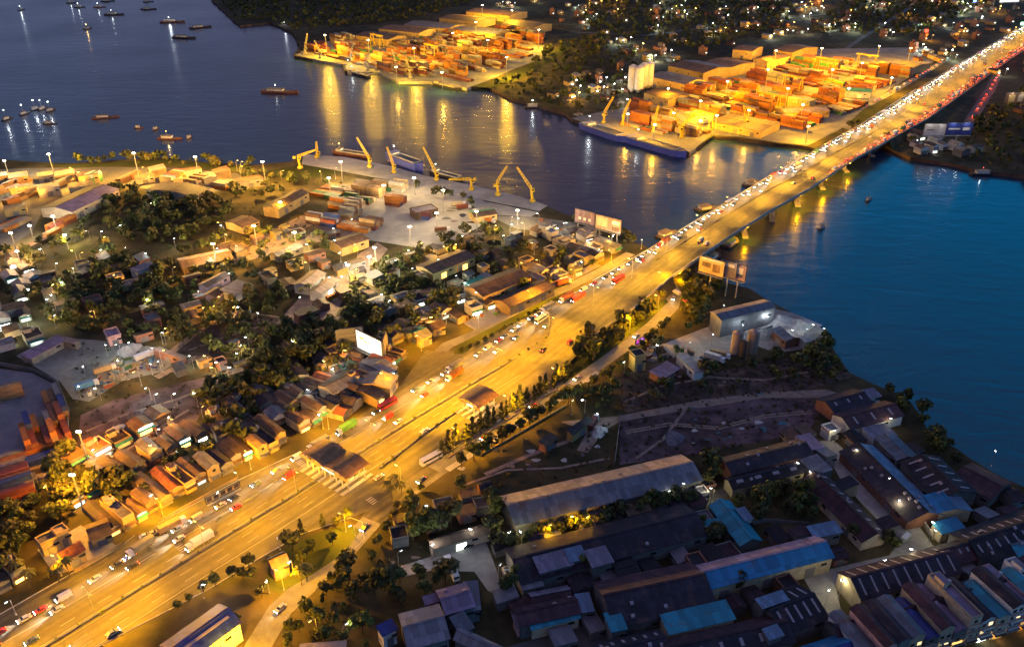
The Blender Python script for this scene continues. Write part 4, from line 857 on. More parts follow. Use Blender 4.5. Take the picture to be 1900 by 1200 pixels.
infill([(930, 1000), (1300, 905), (1500, 800), (1620, 800), (1790, 900), (1900, 930), (1900, 1100), (1640, 1180), (1300, 1200), (940, 1200)], 60, FQ, ["maroon_roof", "dark_roof", "maroon_roof", "dark_roof", "brown_roof", "dark_roof", "maroon_roof", "steel_roof", "steel_roof"], ["grey_wall", "brick_wall", "grey_wall"], (3, 5.5), (5, 12), "small factory shed", "small factory sheds", 5)
infill([(330, 480), (640, 400), (690, 450), (640, 600), (430, 590), (320, 640), (100, 600), (60, 480)], 40, FQ + .3, ["rust_roof", "brown_roof", "dark_roof", "brown_roof", "grey_roof"], ["ochre_wall", "grey_wall", "brick_wall"], (3, 5), (5, 13), "tucked-away shed", "grove sheds", 6, .7)
infill([(660, 520), (860, 430), (1000, 440), (1100, 480), (860, 600), (700, 620)], 36, FQ + .4, ["rust_roof", "grey_roof", "brown_roof", "steel_roof"], ["ochre_wall", "grey_wall", "cream_wall"], (3, 5), (5, 12), "lane-side shed", "lane sheds", 7, .8)
infill([(0, 330), (450, 315), (480, 345), (200, 352), (60, 400), (0, 460)], 16, FQ + .2, ["rust_roof", "brown_roof", "tan_roof", "grey_roof"], ["ochre_wall", "cream_wall"], (5, 7), (10, 20), "shore yard shed", "shore yard sheds", 8, .8)
infill([(130, 640), (330, 645), (470, 640), (620, 620), (640, 690), (520, 740), (430, 800), (330, 700), (150, 760)], 14, FQ + .3, ["rust_roof", "grey_roof", "brown_roof", "dark_roof"], ["ochre_wall", "grey_wall", "brick_wall"], (2.8, 4.5), (4, 9), "backland hut", "backland huts", 11, .7)
infill([(780, 940), (930, 900), (910, 1000), (720, 1040), (720, 990)], 8, FQ, ["brown_roof", "dark_roof", "rust_roof"], ["grey_wall", "brick_wall"], (3, 4.5), (5, 9), "wood-edge hut", "wood-edge huts", 12, .8)

# ================================================================== CONTAINERS
def container_mesh(colour):
    m = MB(); mt = "box_" + colour; L_, W_, H_ = 12.19, 2.44, 2.6; x, y = L_ / 2, W_ / 2
    m.box((0, 0, H_ / 2), (L_ - .1, W_ - .12, H_ - .1), mt)
    for sx in (-1, 1):
        for sy in (-1, 1): m.box((sx * (x - .08), sy * (y - .08), H_ / 2), (.16, .16, H_), mt)
        for z in (.08, H_ - .08): m.box((sx * (x - .06), 0, z), (.12, W_ - .3, .15), mt)
    for sy in (-1, 1):
        for z in (.08, H_ - .08): m.box((0, sy * (y - .05), z), (L_ - .3, .1, .15), mt)
        for i in range(13): m.box((-x + .7 + i * .9, sy * (y - .045), H_ / 2), (.42, .05, H_ - .3), mt)
    me = m.mesh("container")
    d = MB()
    for sy in (-1, 1):
        d.box((x - .03, sy * .58, H_ / 2), (.05, 1.1, H_ - .35), mt)
        for k in (-.28, .28): d.bar((x + .02, sy * .58 + k, .2), (x + .02, sy * .58 + k, H_ - .2), .03, "steel_pole", 5)
    return me, d.mesh("container_door")
CM = {c: container_mesh(c) for c in CONT}
TIER = ["at ground level", "second in its stack", "third in its stack", "fourth in its stack", "fifth in its stack"]
BOXES = []
def containers(px, az, nx, ny, hmax, seed, palette=None, hmin=1, gap=.15, lane=0, z0=0):
    """block centred on pixel px; az: heading of the long side; nx along it, ny across"""
    r = random.Random(seed); c = G(px); ca, sa = math.cos(az), math.sin(az); pal = palette or list(CONT)
    for j in range(ny):
        for i in range(nx):
            h = r.randint(hmin, hmax)
            lx = (i - (nx - 1) / 2) * (12.19 + .5); ly = (j - (ny - 1) / 2) * (2.44 + gap)
            for k in range(h): BOXES.append((c.x + lx * ca - ly * sa, c.y + lx * sa + ly * ca, z0 + k * 2.6 + .02, az + r.uniform(-.008, .008), r.choice(pal), k))
def az_px(p, q): a, b = G(p), G(q); return math.atan2(b.y - a.y, b.x - a.x)
WARMP = ["rust red", "orange", "brown", "maroon", "tan", "grey", "rust red", "orange", "navy blue"]
a0 = az_px((20, 850), (60, 838)); a1 = az_px((95, 745), (118, 800))
containers((28, 888), a0, 1, 8, 3, 1, WARMP, 2); containers((52, 865), a0, 2, 6, 3, 2, WARMP, 1); containers((88, 815), a1 , 2, 7, 4, 3, WARMP, 2); containers((105, 760), a1, 2, 3, 3, 4, WARMP, 2)
containers((18, 735), a0, 1, 3, 3, 5, ["pink" if False else "rust red", "maroon", "tan"], 2); containers((5, 930), a0, 2, 5, 3, 6, WARMP, 2); containers((40, 905), a0, 1, 3, 2, 61, WARMP, 1)
am = az_px((640, 420), (760, 440)); ar = az_px((300, 330), (420, 345)); al = az_px((60, 370), (170, 322))
containers((735, 378), am, 1, 5, 3, 7, WARMP, 2); containers((783, 405), am, 1, 2, 3, 8, ["maroon", "navy blue"], 2)
containers((690, 420), am, 1, 5, 3, 9, ["brown", "grey", "maroon", "tan", "rust red"], 2); containers((650, 400), am, 1, 5, 3, 10, ["brown", "grey", "tan"], 2); containers((600, 415), am, 2, 3, 3, 11, ["rust red", "white", "navy blue", "brown"], 2)
containers((690, 352), am, 2, 4, 3, 12, ["brown", "tan", "cream", "grey"], 2); containers((740, 352), am, 1, 4, 3, 13, ["cream", "tan", "white"], 2); containers((640, 362), am, 2, 2, 2, 14, ["grey", "brown"], 1)
containers((325, 338), ar, 1, 8, 3, 15, ["orange", "cream", "sky blue", "white", "rust red"], 3); containers((365, 345), ar, 1, 6, 3, 16, ["orange", "cream", "tan", "white"], 2); containers((420, 345), ar, 1, 7, 2, 17, ["tan", "orange", "cream"], 1)
containers((110, 345), al, 3, 2, 2, 18, ["cream", "tan", "grey"], 1); containers((60, 362), al, 3, 2, 2, 19, ["tan", "brown"], 1); containers((175, 338), al, 1, 3, 3, 20, ["green", "white"], 3); containers((240, 335), al, 2, 2, 2, 21, ["tan", "brown", "rust red"], 2)
containers((20, 350), al, 3, 3, 2, 22, ["brown", "tan"], 1); containers((115, 420), al, 2, 2, 2, 23, ["orange", "rust red", "tan"], 2); containers((130, 405), al, 2, 1, 1, 24, ["cream", "white"]); containers((25, 385), al, 1, 2, 3, 25, ["orange"], 2)
containers((60, 460), al, 3, 2, 1, 26, ["rust red", "tan", "brown"]); containers((100, 440), al, 1, 2, 2, 27, ["orange", "tan"])
aq = az_px((1120, 232), (1260, 268)); ap = az_px((600, 105), (740, 140))
PORTP = ["orange", "rust red", "brown", "cream", "tan", "orange", "orange", "maroon", "tan", "rust red", "grey", "green"]
def fill_port(poly, az, seed, p_=.62, hm=4, keep=0):
    r = random.Random(seed); g = poly_px(poly); c = sum((Vector((p.x, p.y)) for p in g), Vector((0, 0))) / len(g); ca, sa = math.cos(az), math.sin(az)
    for i in range(-14, 15):
        for j in range(-14, 15):
            lx, ly = i * 28, j * 16; x, y = c.x + lx * ca - ly * sa, c.y + lx * sa + ly * ca
            if r.random() > p_ or not inside((x, y), g) or taken(x, y, 9): continue
            px = PX((x, y, 0)); h = r.randint(1, hm); containers(px, az, 2, r.randint(3, 5), h, seed * 999 + i * 31 + j, [r.choice(PORTP), r.choice(PORTP), r.choice(PORTP)], max(1, h - 1), .2, z0=.26)
fill_port([(1150, 232), (1180, 246), (1262, 264), (1330, 246), (1440, 250), (1500, 258), (1620, 172), (1728, 108), (1700, 92), (1500, 98), (1420, 112), (1300, 170), (1180, 205)], aq, 5, .8, 5)
fill_port([(570, 96), (640, 112), (740, 138), (860, 156), (985, 100), (1000, 62), (900, 60), (800, 60), (700, 64), (620, 74)], ap, 6, .8, 5)
fill_port([(0, 330), (120, 318), (300, 318), (460, 326), (460, 345), (300, 350), (150, 345), (40, 420), (0, 450)], al, 7, .5, 3)
fill_port([(600, 330), (720, 345), (700, 430), (640, 440), (560, 400)], am, 8, .4, 3)
BOXES.sort(key=lambda b: math.hypot(b[0], b[1], ))
rest = MB()
for n, (x, y, z, az, c, k) in enumerate(BOXES):
    if n < 296:
        o = link("shipping_container", CM[c][0], None, (x, y, z), az)
        if n < 110: link("door", CM[c][1], o)
        tag(o, c + " container " + TIER[k], "container", "shipping containers")
    else:
        rest.box((x, y, z + 1.3), (12.1, 2.4, 2.5), "box_" + c, az)
        ca, sa = math.cos(az), math.sin(az)
        for sx in (-6.03, 6.03):
            for sy in (-1.14, 1.14): rest.box((x + sx * ca - sy * sa, y + sx * sa + sy * ca, z + 1.3), (.16, .16, 2.6), "box_" + c, az)
o = rest.build("stacked_containers"); o["kind"] = "stuff"; o["label"] = "far stacks of orange, rusty and cream containers in the two ports"

# ================================================================== CRANES
def at_depth(p, Y):
    v = (p[1] - 600) / FPX; D = Y * (_s + v * _c) / (_c - v * _s); return Vector(((p[0] - 950) / FPX * (Y * _c + D * _s), Y, CAM_H - D))
def lattice(m, p, q, w, mat, seg=7):
    d = (q - p).normalized(); a = d.cross(Vector((0, 1, .01))).normalized() * w / 2; b = d.cross(a).normalized() * w / 2
    cs = [a + b, a - b, -a - b, b - a]
    for c in cs: m.bar(p + c, q + c * .5, w * .13, mat, 4)
    for i in range(seg):
        f0, f1 = i / seg, (i + 1) / seg
        for k in range(4):
            m.bar(p.lerp(q, f0) + cs[k] * (1 - .5 * f0), p.lerp(q, f1) + cs[(k + 1) % 4] * (1 - .5 * f1), w * .09, mat, 3)
def crane(base, elbow, tip, look, mat="crane_yellow", kind=None, w=1.7, group="quay cranes", z0=.25):
    b = G(base, z0); e = at_depth(elbow, b.y) - b; tp = at_depth(tip, b.y) - b
    t = thing("quay_crane", look, "crane", b, 0, group)
    m = MB(); m.box((0, 0, .9), (4.4, 4.4, 1.8), mat, 0, .8)
    for sx in (-1.7, 1.7):
        for sy in (-1.7, 1.7): m.box((sx, sy, .3), (1, 1, .6), "dark_steel")
    m.build("base", t)
    m = MB(); m.bar((0, 0, 1.6), e, w * .62, mat, 8, w * .5); m.build("column", t)
    m = MB(); m.box((e.x + 1.5, e.y - .4, max(e.z - 1.6, 3)), (2, 2.2, 2.2), mat); cb = m.build("cab", t)
    m = MB(); m.box((e.x + 1.5, e.y - 1.55, max(e.z - 1.5, 3.1)), (1.7, .1, 1.3), "dark_glass"); m.build("window", cb)
    m = MB(); lattice(m, e, tp, w, mat); m.build("boom", t)
    m = MB(); bk = e + (e - tp).normalized() * 3.0; m.box((bk.x, bk.y, max(bk.z, 2.6)), (2.2, 2.4, 1.8), mat); m.build("counterweight", t)
    m = MB(); hk = Vector((tp.x, tp.y, max(.8, tp.z * .45))); m.bar(tp, hk, .06, "dark_steel", 4); m.box(hk, (.7, .5, .9), mat); m.build("hook", t)
    return t
for b, e, tp, lk in (((557, 312), (552, 290), (586, 278), "yellow crane with its boom reaching right over the bank"), ((588, 292), (588, 280), (587, 263), "short upright yellow crane at the bank's corner"), ((686, 310), (684, 292), (662, 255), "tall yellow crane leaning far to the left"),
                     ((731, 320), (729, 304), (718, 273), "yellow crane standing over the blue ship"), ((810, 334), (808, 318), (785, 273), "slim yellow crane with a steep left-leaning boom"), ((875, 352), (874, 332), (833, 333), "yellow crane with its boom swung level over the water"),
                     ((924, 362), (922, 338), (941, 308), "yellow crane forming a narrow V shape"), ((988, 374), (985, 348), (959, 310), "last yellow crane of the quay, boom leaning left")):
    crane(b, e, tp, lk, group="yellow quay cranes")
for b, e, tp in (((567, 100), (566, 88), (570, 62)), ((594, 108), (593, 96), (583, 75)), ((652, 116), (651, 100), (655, 80)), ((683, 130), (680, 112), (676, 100)), ((735, 132), (733, 112), (727, 92)), ((762, 145), (758, 125), (752, 108))):
    crane(b, e, tp, "drab yellow crane at the far port's waterline", "crane_grey", w=2.0, group="far port cranes")
for b, e, tp in (((1120, 228), (1122, 208), (1138, 180)), ((1155, 232), (1158, 210), (1170, 184)), ((1212, 246), (1214, 226), (1222, 196)), ((1265, 256), (1262, 236), (1250, 206)), ((1268, 250), (1266, 232), (1290, 212)), ((1385, 240), (1385, 222), (1380, 196))):
    crane(b, e, tp, "ochre crane on the barge quay", "crane_yellow", w=2.0, group="barge quay cranes")
# portal gantries in the container ports
def gantry(px, az, span, h):
    g = G(px, .26); t = thing("gantry_crane", "rail-mounted ochre gantry crane over the container rows", "gantry crane", g, az, "portal gantry cranes")
    m = MB()
    for sy in (-1.2, 1.2): m.box((0, sy, h), (span * 1.25, .7, 1.3), "crane_yellow")
    m.build("girder", t)
    for sx in (-1, 1):
        for sy in (-4, 4):
            m = MB(); m.bar((sx * span / 2, sy, 0), (sx * span / 2, sy * .4, h - .6), .45, "crane_yellow", 6); m.build("leg", t)
        m = MB(); m.box((sx * span / 2, 0, .5), (.8, 10, .9), "crane_yellow"); m.build("sill_beam", t)
    m = MB(); m.box((span * .15, 0, h - 1.5), (3, 3, 2.2), "crane_grey"); m.build("trolley", t)
for p in ((1300, 238), (1468, 170), (1530, 135), (1425, 205), (1605, 128), (800, 108), (700, 88)): gantry(p, aq, 22, 17)

# ================================================================== BOATS
def hull(m, L_, B, H_, mat, bow=.28, flat=False, deck="deck_wood"):
    secs = []; n = 9
    for i in range(n):
        f = i / (n - 1); x = -L_ / 2 + L_ * f
        k = 1 if f < 1 - bow else max(.05, 1 - ((f - 1 + bow) / bow) ** (3 if flat else 1.7)); k *= (.85 + .15 * min(1, f / .12)); sh = H_ * (1 + (.45 * max(0, (f - .7) / .3) ** 2 if not flat else .12 * max(0, (f - .85) / .15)) + .15 * max(0, (.12 - f) / .12))
        secs.append([(x, -B / 2 * k, sh), (x, -B / 2 * k * .75, -.6), (x, B / 2 * k * .75, -.6), (x, B / 2 * k, sh)])
    b = len(m.v)
    for a, c in zip(secs, secs[1:]):
        for j in range(3): m.face([a[j], c[j], c[j + 1], a[j + 1]][::-1], mat)
        m.face([(p[0], p[1], p[2] - .35) for p in (a[3], c[3], c[0], a[0])][::-1], deck)
    m.face(secs[0], mat); m.face(secs[-1][::-1], mat)
def boat(px, az, L_, B, H_, hm, look, kind="boat", lamp=None, power=0, roof=None, hold=False, mast=6, group=None, name=None):
    g = G(px, WZ); t = thing(name or ("barge" if hold else "boat"), look, kind, (g.x, g.y, WZ), az, group)
    m = MB(); hull(m, L_, B, H_, hm, flat=hold); m.build("hull", t)
    cx = -L_ * .36 if hold else -L_ * .12; cl = L_ * (.12 if hold else .42)
    m = MB(); m.box((cx, 0, H_ + cl * .0 + 1.0), (cl, B * .7, 2.2), "white_wall"); cb = m.build("cabin", t)
    m = MB(); m.box((cx, 0, H_ + 2.2), (cl * 1.15, B * .85, .18), roof or "deck_wood"); m.build("roof", cb)
    m = MB(); m.box((cx + cl / 2 + .03, 0, H_ + 1.35), (.06, B * .5, .7), "lit_window" if lamp else "dark_glass"); m.build("window", cb)
    if hold:
        m = MB(); x0, x1 = -L_ * .27, L_ * .36
        m.box(((x0 + x1) / 2, 0, H_ - .1), (x1 - x0, B * .72, .1), "dark_steel")
        for sy in (-1, 1): m.box(((x0 + x1) / 2, sy * B * .37, H_ + .35), (x1 - x0 + .4, .3, 1.2), "kerb_stone")
        for x in (x0, x1): m.box((x, 0, H_ + .35), (.3, B * .74, 1.2), "kerb_stone")
        m.build("hold_coaming", t)
    if mast:
        m = MB(); m.bar((cx, 0, H_ + 2.2), (cx, 0, H_ + mast), .1, "steel_pole", 5); ms = m.build("mast", t)
        if lamp:
            m = MB(); m.bar((cx, 0, H_ + mast), (cx, 0, H_ + mast + .6), .5, lamp, 8, .3); m.build("lamp", ms)
            if power: lamp_light("boat_lamp", power, WARM if "sodium" in lamp else (.85, .95, 1), (cx, 0, H_ + mast + .9), t, .4)
    return t
for p, a, L_, lk, lp, pw in (((40, 19), 1.2, 16, "small boat with a white lamp, alone by the river's left", "white_lamp", 3000), ((134, 6), .4, 22, "dark boat with a faint white lamp", "white_lamp", 600), ((148, 14), .2, 20, "dark boat showing one small white light", "white_lamp", 400), ((185, 14), .3, 22, "boat with a slanted bluish cabin light", "white_lamp", 700),
                             ((212, 28), .1, 34, "tall dark tug with two white lights", "white_lamp", 900), ((200, 3), .3, 26, "dark boat at the top edge", None, 0), ((276, 18), .1, 28, "black boat without lights", None, 0), ((275, 4), .3, 20, "small black hull at the top edge", None, 0),
                             ((320, 42), .15, 40, "passenger boat shining with white lamps", "white_lamp", 9000), ((372, 52), .6, 36, "long unlit black hull lying slantwise", None, 0), ((342, 71), -.2, 38, "low unlit dark sampan", None, 0), ((163, 54), 1.2, 18, "small boat with an orange lamp", "sodium_lamp", 1500),
                             ((530, 50), 1.3, 24, "boat with a pale light by the dark headland", "white_lamp", 5000), ((520, 172), -.15, 44, "unlit brown cargo boat", "white_lamp", 150), ((196, 219), .3, 26, "small brown boat with a reddish cabin", None, 0), ((316, 258), -.05, 24, "orange-lit ferry close to the bank", "sodium_lamp", 1500),
                             ((258, 238), .1, 9, "tiny rowing boat", None, 0), ((290, 240), 1.4, 10, "tiny boat with a pale sail-like awning", None, 0), ((352, 256), 1.4, 10, "tiny boat with a pale mast", None, 0), ((93, 230), .1, 14, "small dark boat beside the moored lights", None, 0)):
    boat(p, a, L_, max(2.4, L_ * .22), max(.8, L_ * .05), "hull_dark" if "black" in lk or "dark" in lk else "hull_rust", lk, lamp=lp, power=pw, group="boats on the river", name="sampan" if "tiny" in lk or "sampan" in lk else None, mast=0 if L_ < 12 else 6)
for i, p in enumerate(((14, 222), (46, 212), (67, 203), (80, 203), (95, 206))):
    boat(p, 1.3, 14, 3.4, .9, "hull_dark", "moored boat with a tall white mast lamp", lamp="white_lamp", power=3500, mast=9, group="moored light boats")
boat((1121, 251), az_px((1080, 228), (1165, 256)), 62, 15, 5.6, "hull_blue", "long blue barge moored bow to stern behind another", "barge", hold=True, mast=8, lamp="white_lamp", power=9000, group="blue barges")
boat((1219, 278), az_px((1170, 256), (1270, 284)), 66, 15, 5.6, "hull_blue", "long blue open barge at the quay's end", "barge", hold=True, mast=8, lamp="white_lamp", power=9000, group="blue barges")
boat((754, 307), az_px((722, 300), (782, 322)), 46, 12, 6.5, "hull_blue", "blue cargo ship moored at the yellow cranes", "ship", hold=True, mast=7, lamp="white_lamp", power=6000, roof="deep_blue_roof")
boat((830, 328), az_px((800, 322), (860, 338)), 36, 8, 2.2, "hull_dark", "low dark barge beside the crane quay", "barge", hold=True, lamp="white_lamp", power=1800)
boat((655, 288), az_px((600, 286), (690, 300)), 40, 9, 2.6, "hull_rust", "rusty barge with a bright deck light at the quay", "barge", hold=True, lamp="sodium_lamp", power=2500)
for p, lk in (((660, 128), "barge by the far port under white lamps"), ((668, 140), "second barge at the far headland"), ((745, 145), "dark barge beside the far port's dolphins"), ((830, 162), "long dark barge moored at the far port's end")):
    boat(p, ap, 46, 10, 2.4, "hull_dark", lk, "barge", hold=True, lamp="white_lamp" if "white" in lk or "second" in lk else None, power=9000)
boat((575, 108), ap, 34, 9, 2.2, "hull_dark", "dark barge at the headland's tip", "barge", hold=True)
boat((993, 200), .1, 24, 6, 1.6, "hull_dark", "ferry with a turquoise lamp off the wooded inlet", "ferry", lamp="white_lamp", power=4000)
boat((1092, 226), az_px((1060, 214), (1120, 236)), 50, 10, 2.2, "hull_rust", "unlit brown barge behind the blue ones", "barge", hold=True)
for p, a, lk, rf in (((1322, 478), .9, "houseboat with a teal roof beside the bridge", "teal_roof"), ((1356, 452), .9, "wider houseboat with a teal roof near the pier", "teal_roof"), ((1238, 436), .7, "wooden houseboat upstream of the bridge", "deck_wood"), ((1312, 388), .4, "cluster-like work raft upstream of the bridge", "deck_wood"), ((1398, 342), .5, "small work raft by an upstream pier", "deck_wood")):
    boat(p, a, 20, 8, 1.2, "hull_dark", lk, "houseboat", roof=rf, mast=0, name="houseboat")
boat((1828, 324), .05, 26, 6, 1.6, "hull_dark", "dark boat with curved canopy and red lamps", "boat", lamp="lit_red", power=300, mast=4)
for p in ((1525, 424), (1612, 372)): boat(p, .6, 8, 2, .6, "hull_dark", "tiny dark sampan downstream of the bridge", "sampan", mast=0, name="sampan")

# ================================================================== BILLBOARDS, SILOS, HEAPS
def billboard(base, az, w, h, zb, look, face, art=(), posts=1, lit=0, back="dark_steel"):
    g = G(base); t = thing("billboard", look, "billboard", g, az, None, True)
    for i in range(posts):
        x = 0 if posts == 1 else (-w * .35 + w * .7 * i / (posts - 1)); m = MB(); m.bar((x, .5, 0), (x, .5, zb + h * .9), .45, "steel_pole", 8); m.build("post", t)
    m = MB(); m.box((0, 0, zb + h / 2), (w, .5, h), face)
    for x in (-w / 2, w / 2): m.box((x, -.02, zb + h / 2), (.3, .7, h + .3), back)
    for z in (zb, zb + h): m.box((0, -.02, z), (w + .3, .7, .3), back)
    p = m.build("panel", t)
    for (x, z, dx, dz, mt) in art:
        m = MB(); m.box((x * w, -.29, zb + z * h), (dx * w, .06, dz * h), mt); m.build("printed_mark", p)
    m = MB(); m.box((0, -.9, zb - .5), (w, 1.2, .12), "steel_pole"); m.build("catwalk", t)
    if lit:
        for x in (-w * .25, w * .25):
            lamp_light("sign_lamp", lit, WHITE, (x, -3.0, zb + h + 1.0), t, .3)
            m = MB(); m.bar((x, -.2, zb + h), (x, -3.0, zb + h + 1.1), .07, "steel_pole", 4); m.box((x, -3.0, zb + h + 1.2), (.8, .4, .25), "dark_steel"); m.build("lamp_arm", t)
    return t
azb = az_px((1290, 520), (1385, 548))
billboard((1314, 545), azb, 16, 10, 13, "orange hoarding of the triple billboard", "ochre_wall", ((-.2, .55, .35, .3, "brown_roof"), (.2, .45, .3, .5, "orange_art" if False else "rust_roof"), (0, .9, .8, .08, "cream_wall")), lit=700)
billboard((1345, 550), azb, 10, 10, 13, "violet middle hoarding of the triple billboard", "lilac_roof", ((0, .75, .7, .2, "white_wall"), (0, .3, .7, .12, "purple_roof")), lit=0)
billboard((1364, 553), azb, 9, 10, 12, "pink-and-white right hoarding of the triple billboard", "pink_roof", ((0, .6, .6, .4, "white_wall"), (.1, .3, .4, .2, "deep_blue_roof")), lit=200)
azr = az_px((1068, 388), (1100, 396))
billboard((1084, 432), azr, 16, 9.5, 7, "dark violet billboard with pale blocks", "purple_roof", ((-.25, .35, .12, .2, "white_wall"), (0, .35, .12, .2, "white_wall"), (.25, .35, .12, .2, "white_wall"), (0, .75, .7, .08, "lilac_roof")), posts=2, lit=0)
billboard((1127, 446), azr, 20, 10, 7, "tan billboard beside the dark violet one", "tan_roof", ((-.25, .55, .4, .6, "cream_wall"), (.3, .7, .3, .25, "white_wall"), (.3, .25, .3, .3, "brown_roof")), posts=2, lit=350)
azw = az_px((662, 642), (722, 672))
billboard((688, 668), azw, 20, 11, 4, "glowing white lit billboard with a small orange emblem", "sign_white", ((-.28, .66, .16, .10, "lit_orange"), (-.1, .58, .24, .05, "tan_roof")), posts=2, lit=900)
billboard((652, 655), azw + 1.0, 14, 11, 4, "dark slatted back-to-back billboard", "grey_wall", ((0, .5, .8, .1, "dark_steel"), (0, .75, .8, .1, "dark_steel"), (0, .25, .8, .1, "dark_steel")), posts=2)
billboard((716, 666), azw - .9, 10, 10, 4, "yellow-lit scaffold side billboard", "ochre_wall", ((0, .5, .05, .9, "brown_roof"), (0, .6, .9, .05, "brown_roof")), posts=2, lit=300)
billboard((1772, 268), 0, 24, 11, 9, "bright blue billboard with white lettering-like bars", "deep_blue_roof", ((-.18, .5, .45, .13, "white_wall"), (.28, .5, .28, .22, "white_wall")), posts=1, lit=2600)
billboard((1727, 272), 0, 20, 11, 10, "plain greyish white billboard", "white_wall", ((-.2, .5, .3, .1, "grey_wall"),), posts=1, lit=900)
billboard((1700, 700), 0, 0.1, .1, .1, "x", "white_wall") if False else None
billboard((1880, 200), .2, 26, 12, 4, "orange-lit framed hoarding at the right", "rust_roof", ((-.2, .5, .3, .6, "ochre_wall"), (.2, .5, .25, .6, "cream_wall")), posts=2, lit=3000)
billboard((1868, 20), .2, 40, 16, 14, "white lit rooftop-like screen at the top right corner", "sign_white", ((0, .5, .5, .3, "lit_warm"),), posts=2)
billboard((1828, 12), .1, 46, 8, 14, "long white lit sign over the town", "sign_white", ((-.2, .5, .3, .3, "grey_wall"),), posts=2)
billboard((1187, 640), az_px((1170, 640), (1200, 622)), 8, 2.6, 2, "small violet lit roadside screen", "lit_purple", ((-.3, .5, .12, .4, "lit_red"), (.1, .5, .2, .2, "lit_white")), posts=2)
billboard((415, 922), az_px((372, 930), (440, 895)), 15, 2.6, 1.2, "row of framed roadside panels along the kerb", "ochre_wall", tuple((-.4 + .2 * i, .5, .14, .7, "brown_roof") for i in range(5)), posts=3)
def silo(px, r, h, look, mat, cone=True, group=None, lamp=False):
    g = G(px); t = thing("silo", look, "silo", g, 0, group)
    m = MB(); m.bar((0, 0, h * .22), (0, 0, h), r, mat, 20); m.build("tank", t)
    m = MB(); m.bar((0, 0, h), (0, 0, h + r * .5), r, mat, 20, r * .2); m.build("cone_roof", t)
    m = MB(); m.bar((0, 0, h * .08), (0, 0, h * .22), r * .3, mat, 14, r); m.build("hopper", t)
    for i in range(4):
        a = i * math.pi / 2 + .7; m = MB(); m.bar((math.cos(a) * r * .85, math.sin(a) * r * .85, 0), (math.cos(a) * r * .85, math.sin(a) * r * .85, h * .25), .18, "dark_steel", 5); m.build("leg", t)
    m = MB(); m.bar((r + .2, 0, 0), (r + .2, 0, h), .12, "steel_pole", 4); m.bar((r + .2, .6, 0), (r + .2, .6, h), .12, "steel_pole", 4); m.build("ladder", t)
for i, p in enumerate(((1172, 174), (1184, 176), (1192, 170), (1202, 168))): silo(p, 5, 30, "tall pale cement silo in the row", "white_wall", group="tall pale silos")
silo((1362, 664), 2.6, 15, "tan batching silo with a lamp on top", "tan_roof"); silo((1392, 662), 2.9, 15, "tan twin batching silo right of the first", "tan_roof")
silo((1375, 668), 2.0, 11, "small silo between the two tan ones", "brown_roof")
# conveyor and hopper of the batching plant
t = thing("conveyor", "inclined conveyor belt climbing to the plant's mixer", "conveyor", G((1400, 640)), az_px((1400, 640), (1440, 600)))
m = MB(); m.hexa([(0, -.7, 9), (0, .7, 9), (24, .7, 1), (24, -.7, 1)][::-1], [(0, -.7, 9.4), (0, .7, 9.4), (24, .7, 1.4), (24, -.7, 1.4)][::-1], "dark_steel"); m.build("belt", t)
for x in (1, 8, 15): m = MB(); m.bar((x, -.8, 0), (x, -.8, 9 - x / 3), .15, "steel_pole", 4); m.bar((x, .8, 0), (x, .8, 9 - x / 3), .15, "steel_pole", 4); m.build("leg", t)
def heap(px, r, h, mat, look, seed):
    rr = random.Random(seed); bm = bmesh.new(); bmesh.ops.create_grid(bm, x_segments=22, y_segments=22, size=1)
    g = G(px); from mathutils import noise
    for v in bm.verts:
        d = v.co.length; ang = math.atan2(v.co.y, v.co.x); k = max(0, 1 - d ** 1.3 / (.9 + .15 * math.sin(3 * ang + seed)))
        v.co.z = h * k * (.8 + .5 * noise.noise(Vector((v.co.x * 3, v.co.y * 3, seed)))) - .12; v.co.x *= r; v.co.y *= r * .75
    me = bpy.data.meshes.new("heap"); bm.to_mesh(me); bm.free(); me.materials.append(M(mat))
    for p in me.polygons: p.use_smooth = True
    o = link("sand_heap" if mat == "sand" else "gravel_heap", me, None, g, rr.uniform(0, 3)); tag(o, look, "heap", "loose material heaps")
for i, (p, r, h, mt, lk) in enumerate((((1360, 592), 11, 5, "sand", "pale sand heap lit blue-white"), ((1398, 594), 12, 6, "dark_gravel", "dark slate gravel heap"), ((1440, 598), 13, 5, "sand", "broad pale sand heap beside the slate one"), ((1482, 604), 11, 4, "sand", "pale sand heap nearest the water"), ((1420, 614), 7, 3, "sand", "small sand heap before the plant office"),
                                     ((172, 850), 9, 4, "dark_gravel", "tall violet-grey rubble heap"), ((182, 872), 6, 3, "dark_gravel", "small rubble heap beside the tall one"), ((215, 797), 5, 2.4, "sand", "rounded sandy heap"), ((252, 770), 5, 3, "dark_gravel", "grey heap further up the lot"),
                                     ((240, 650), 8, 4, "sand", "white-lit salt-like heap"), ((1205, 660), 7, 2.5, "dark_gravel", "heap of rubble by the pavilion"), ((1110, 800), 6, 2.5, "sand", "heap of pale rubble lit greenish white"), ((1250, 812), 7, 1.5, "dark_gravel", "low mound in the bare field"))):
    heap(p, r, h, mt, lk, i)
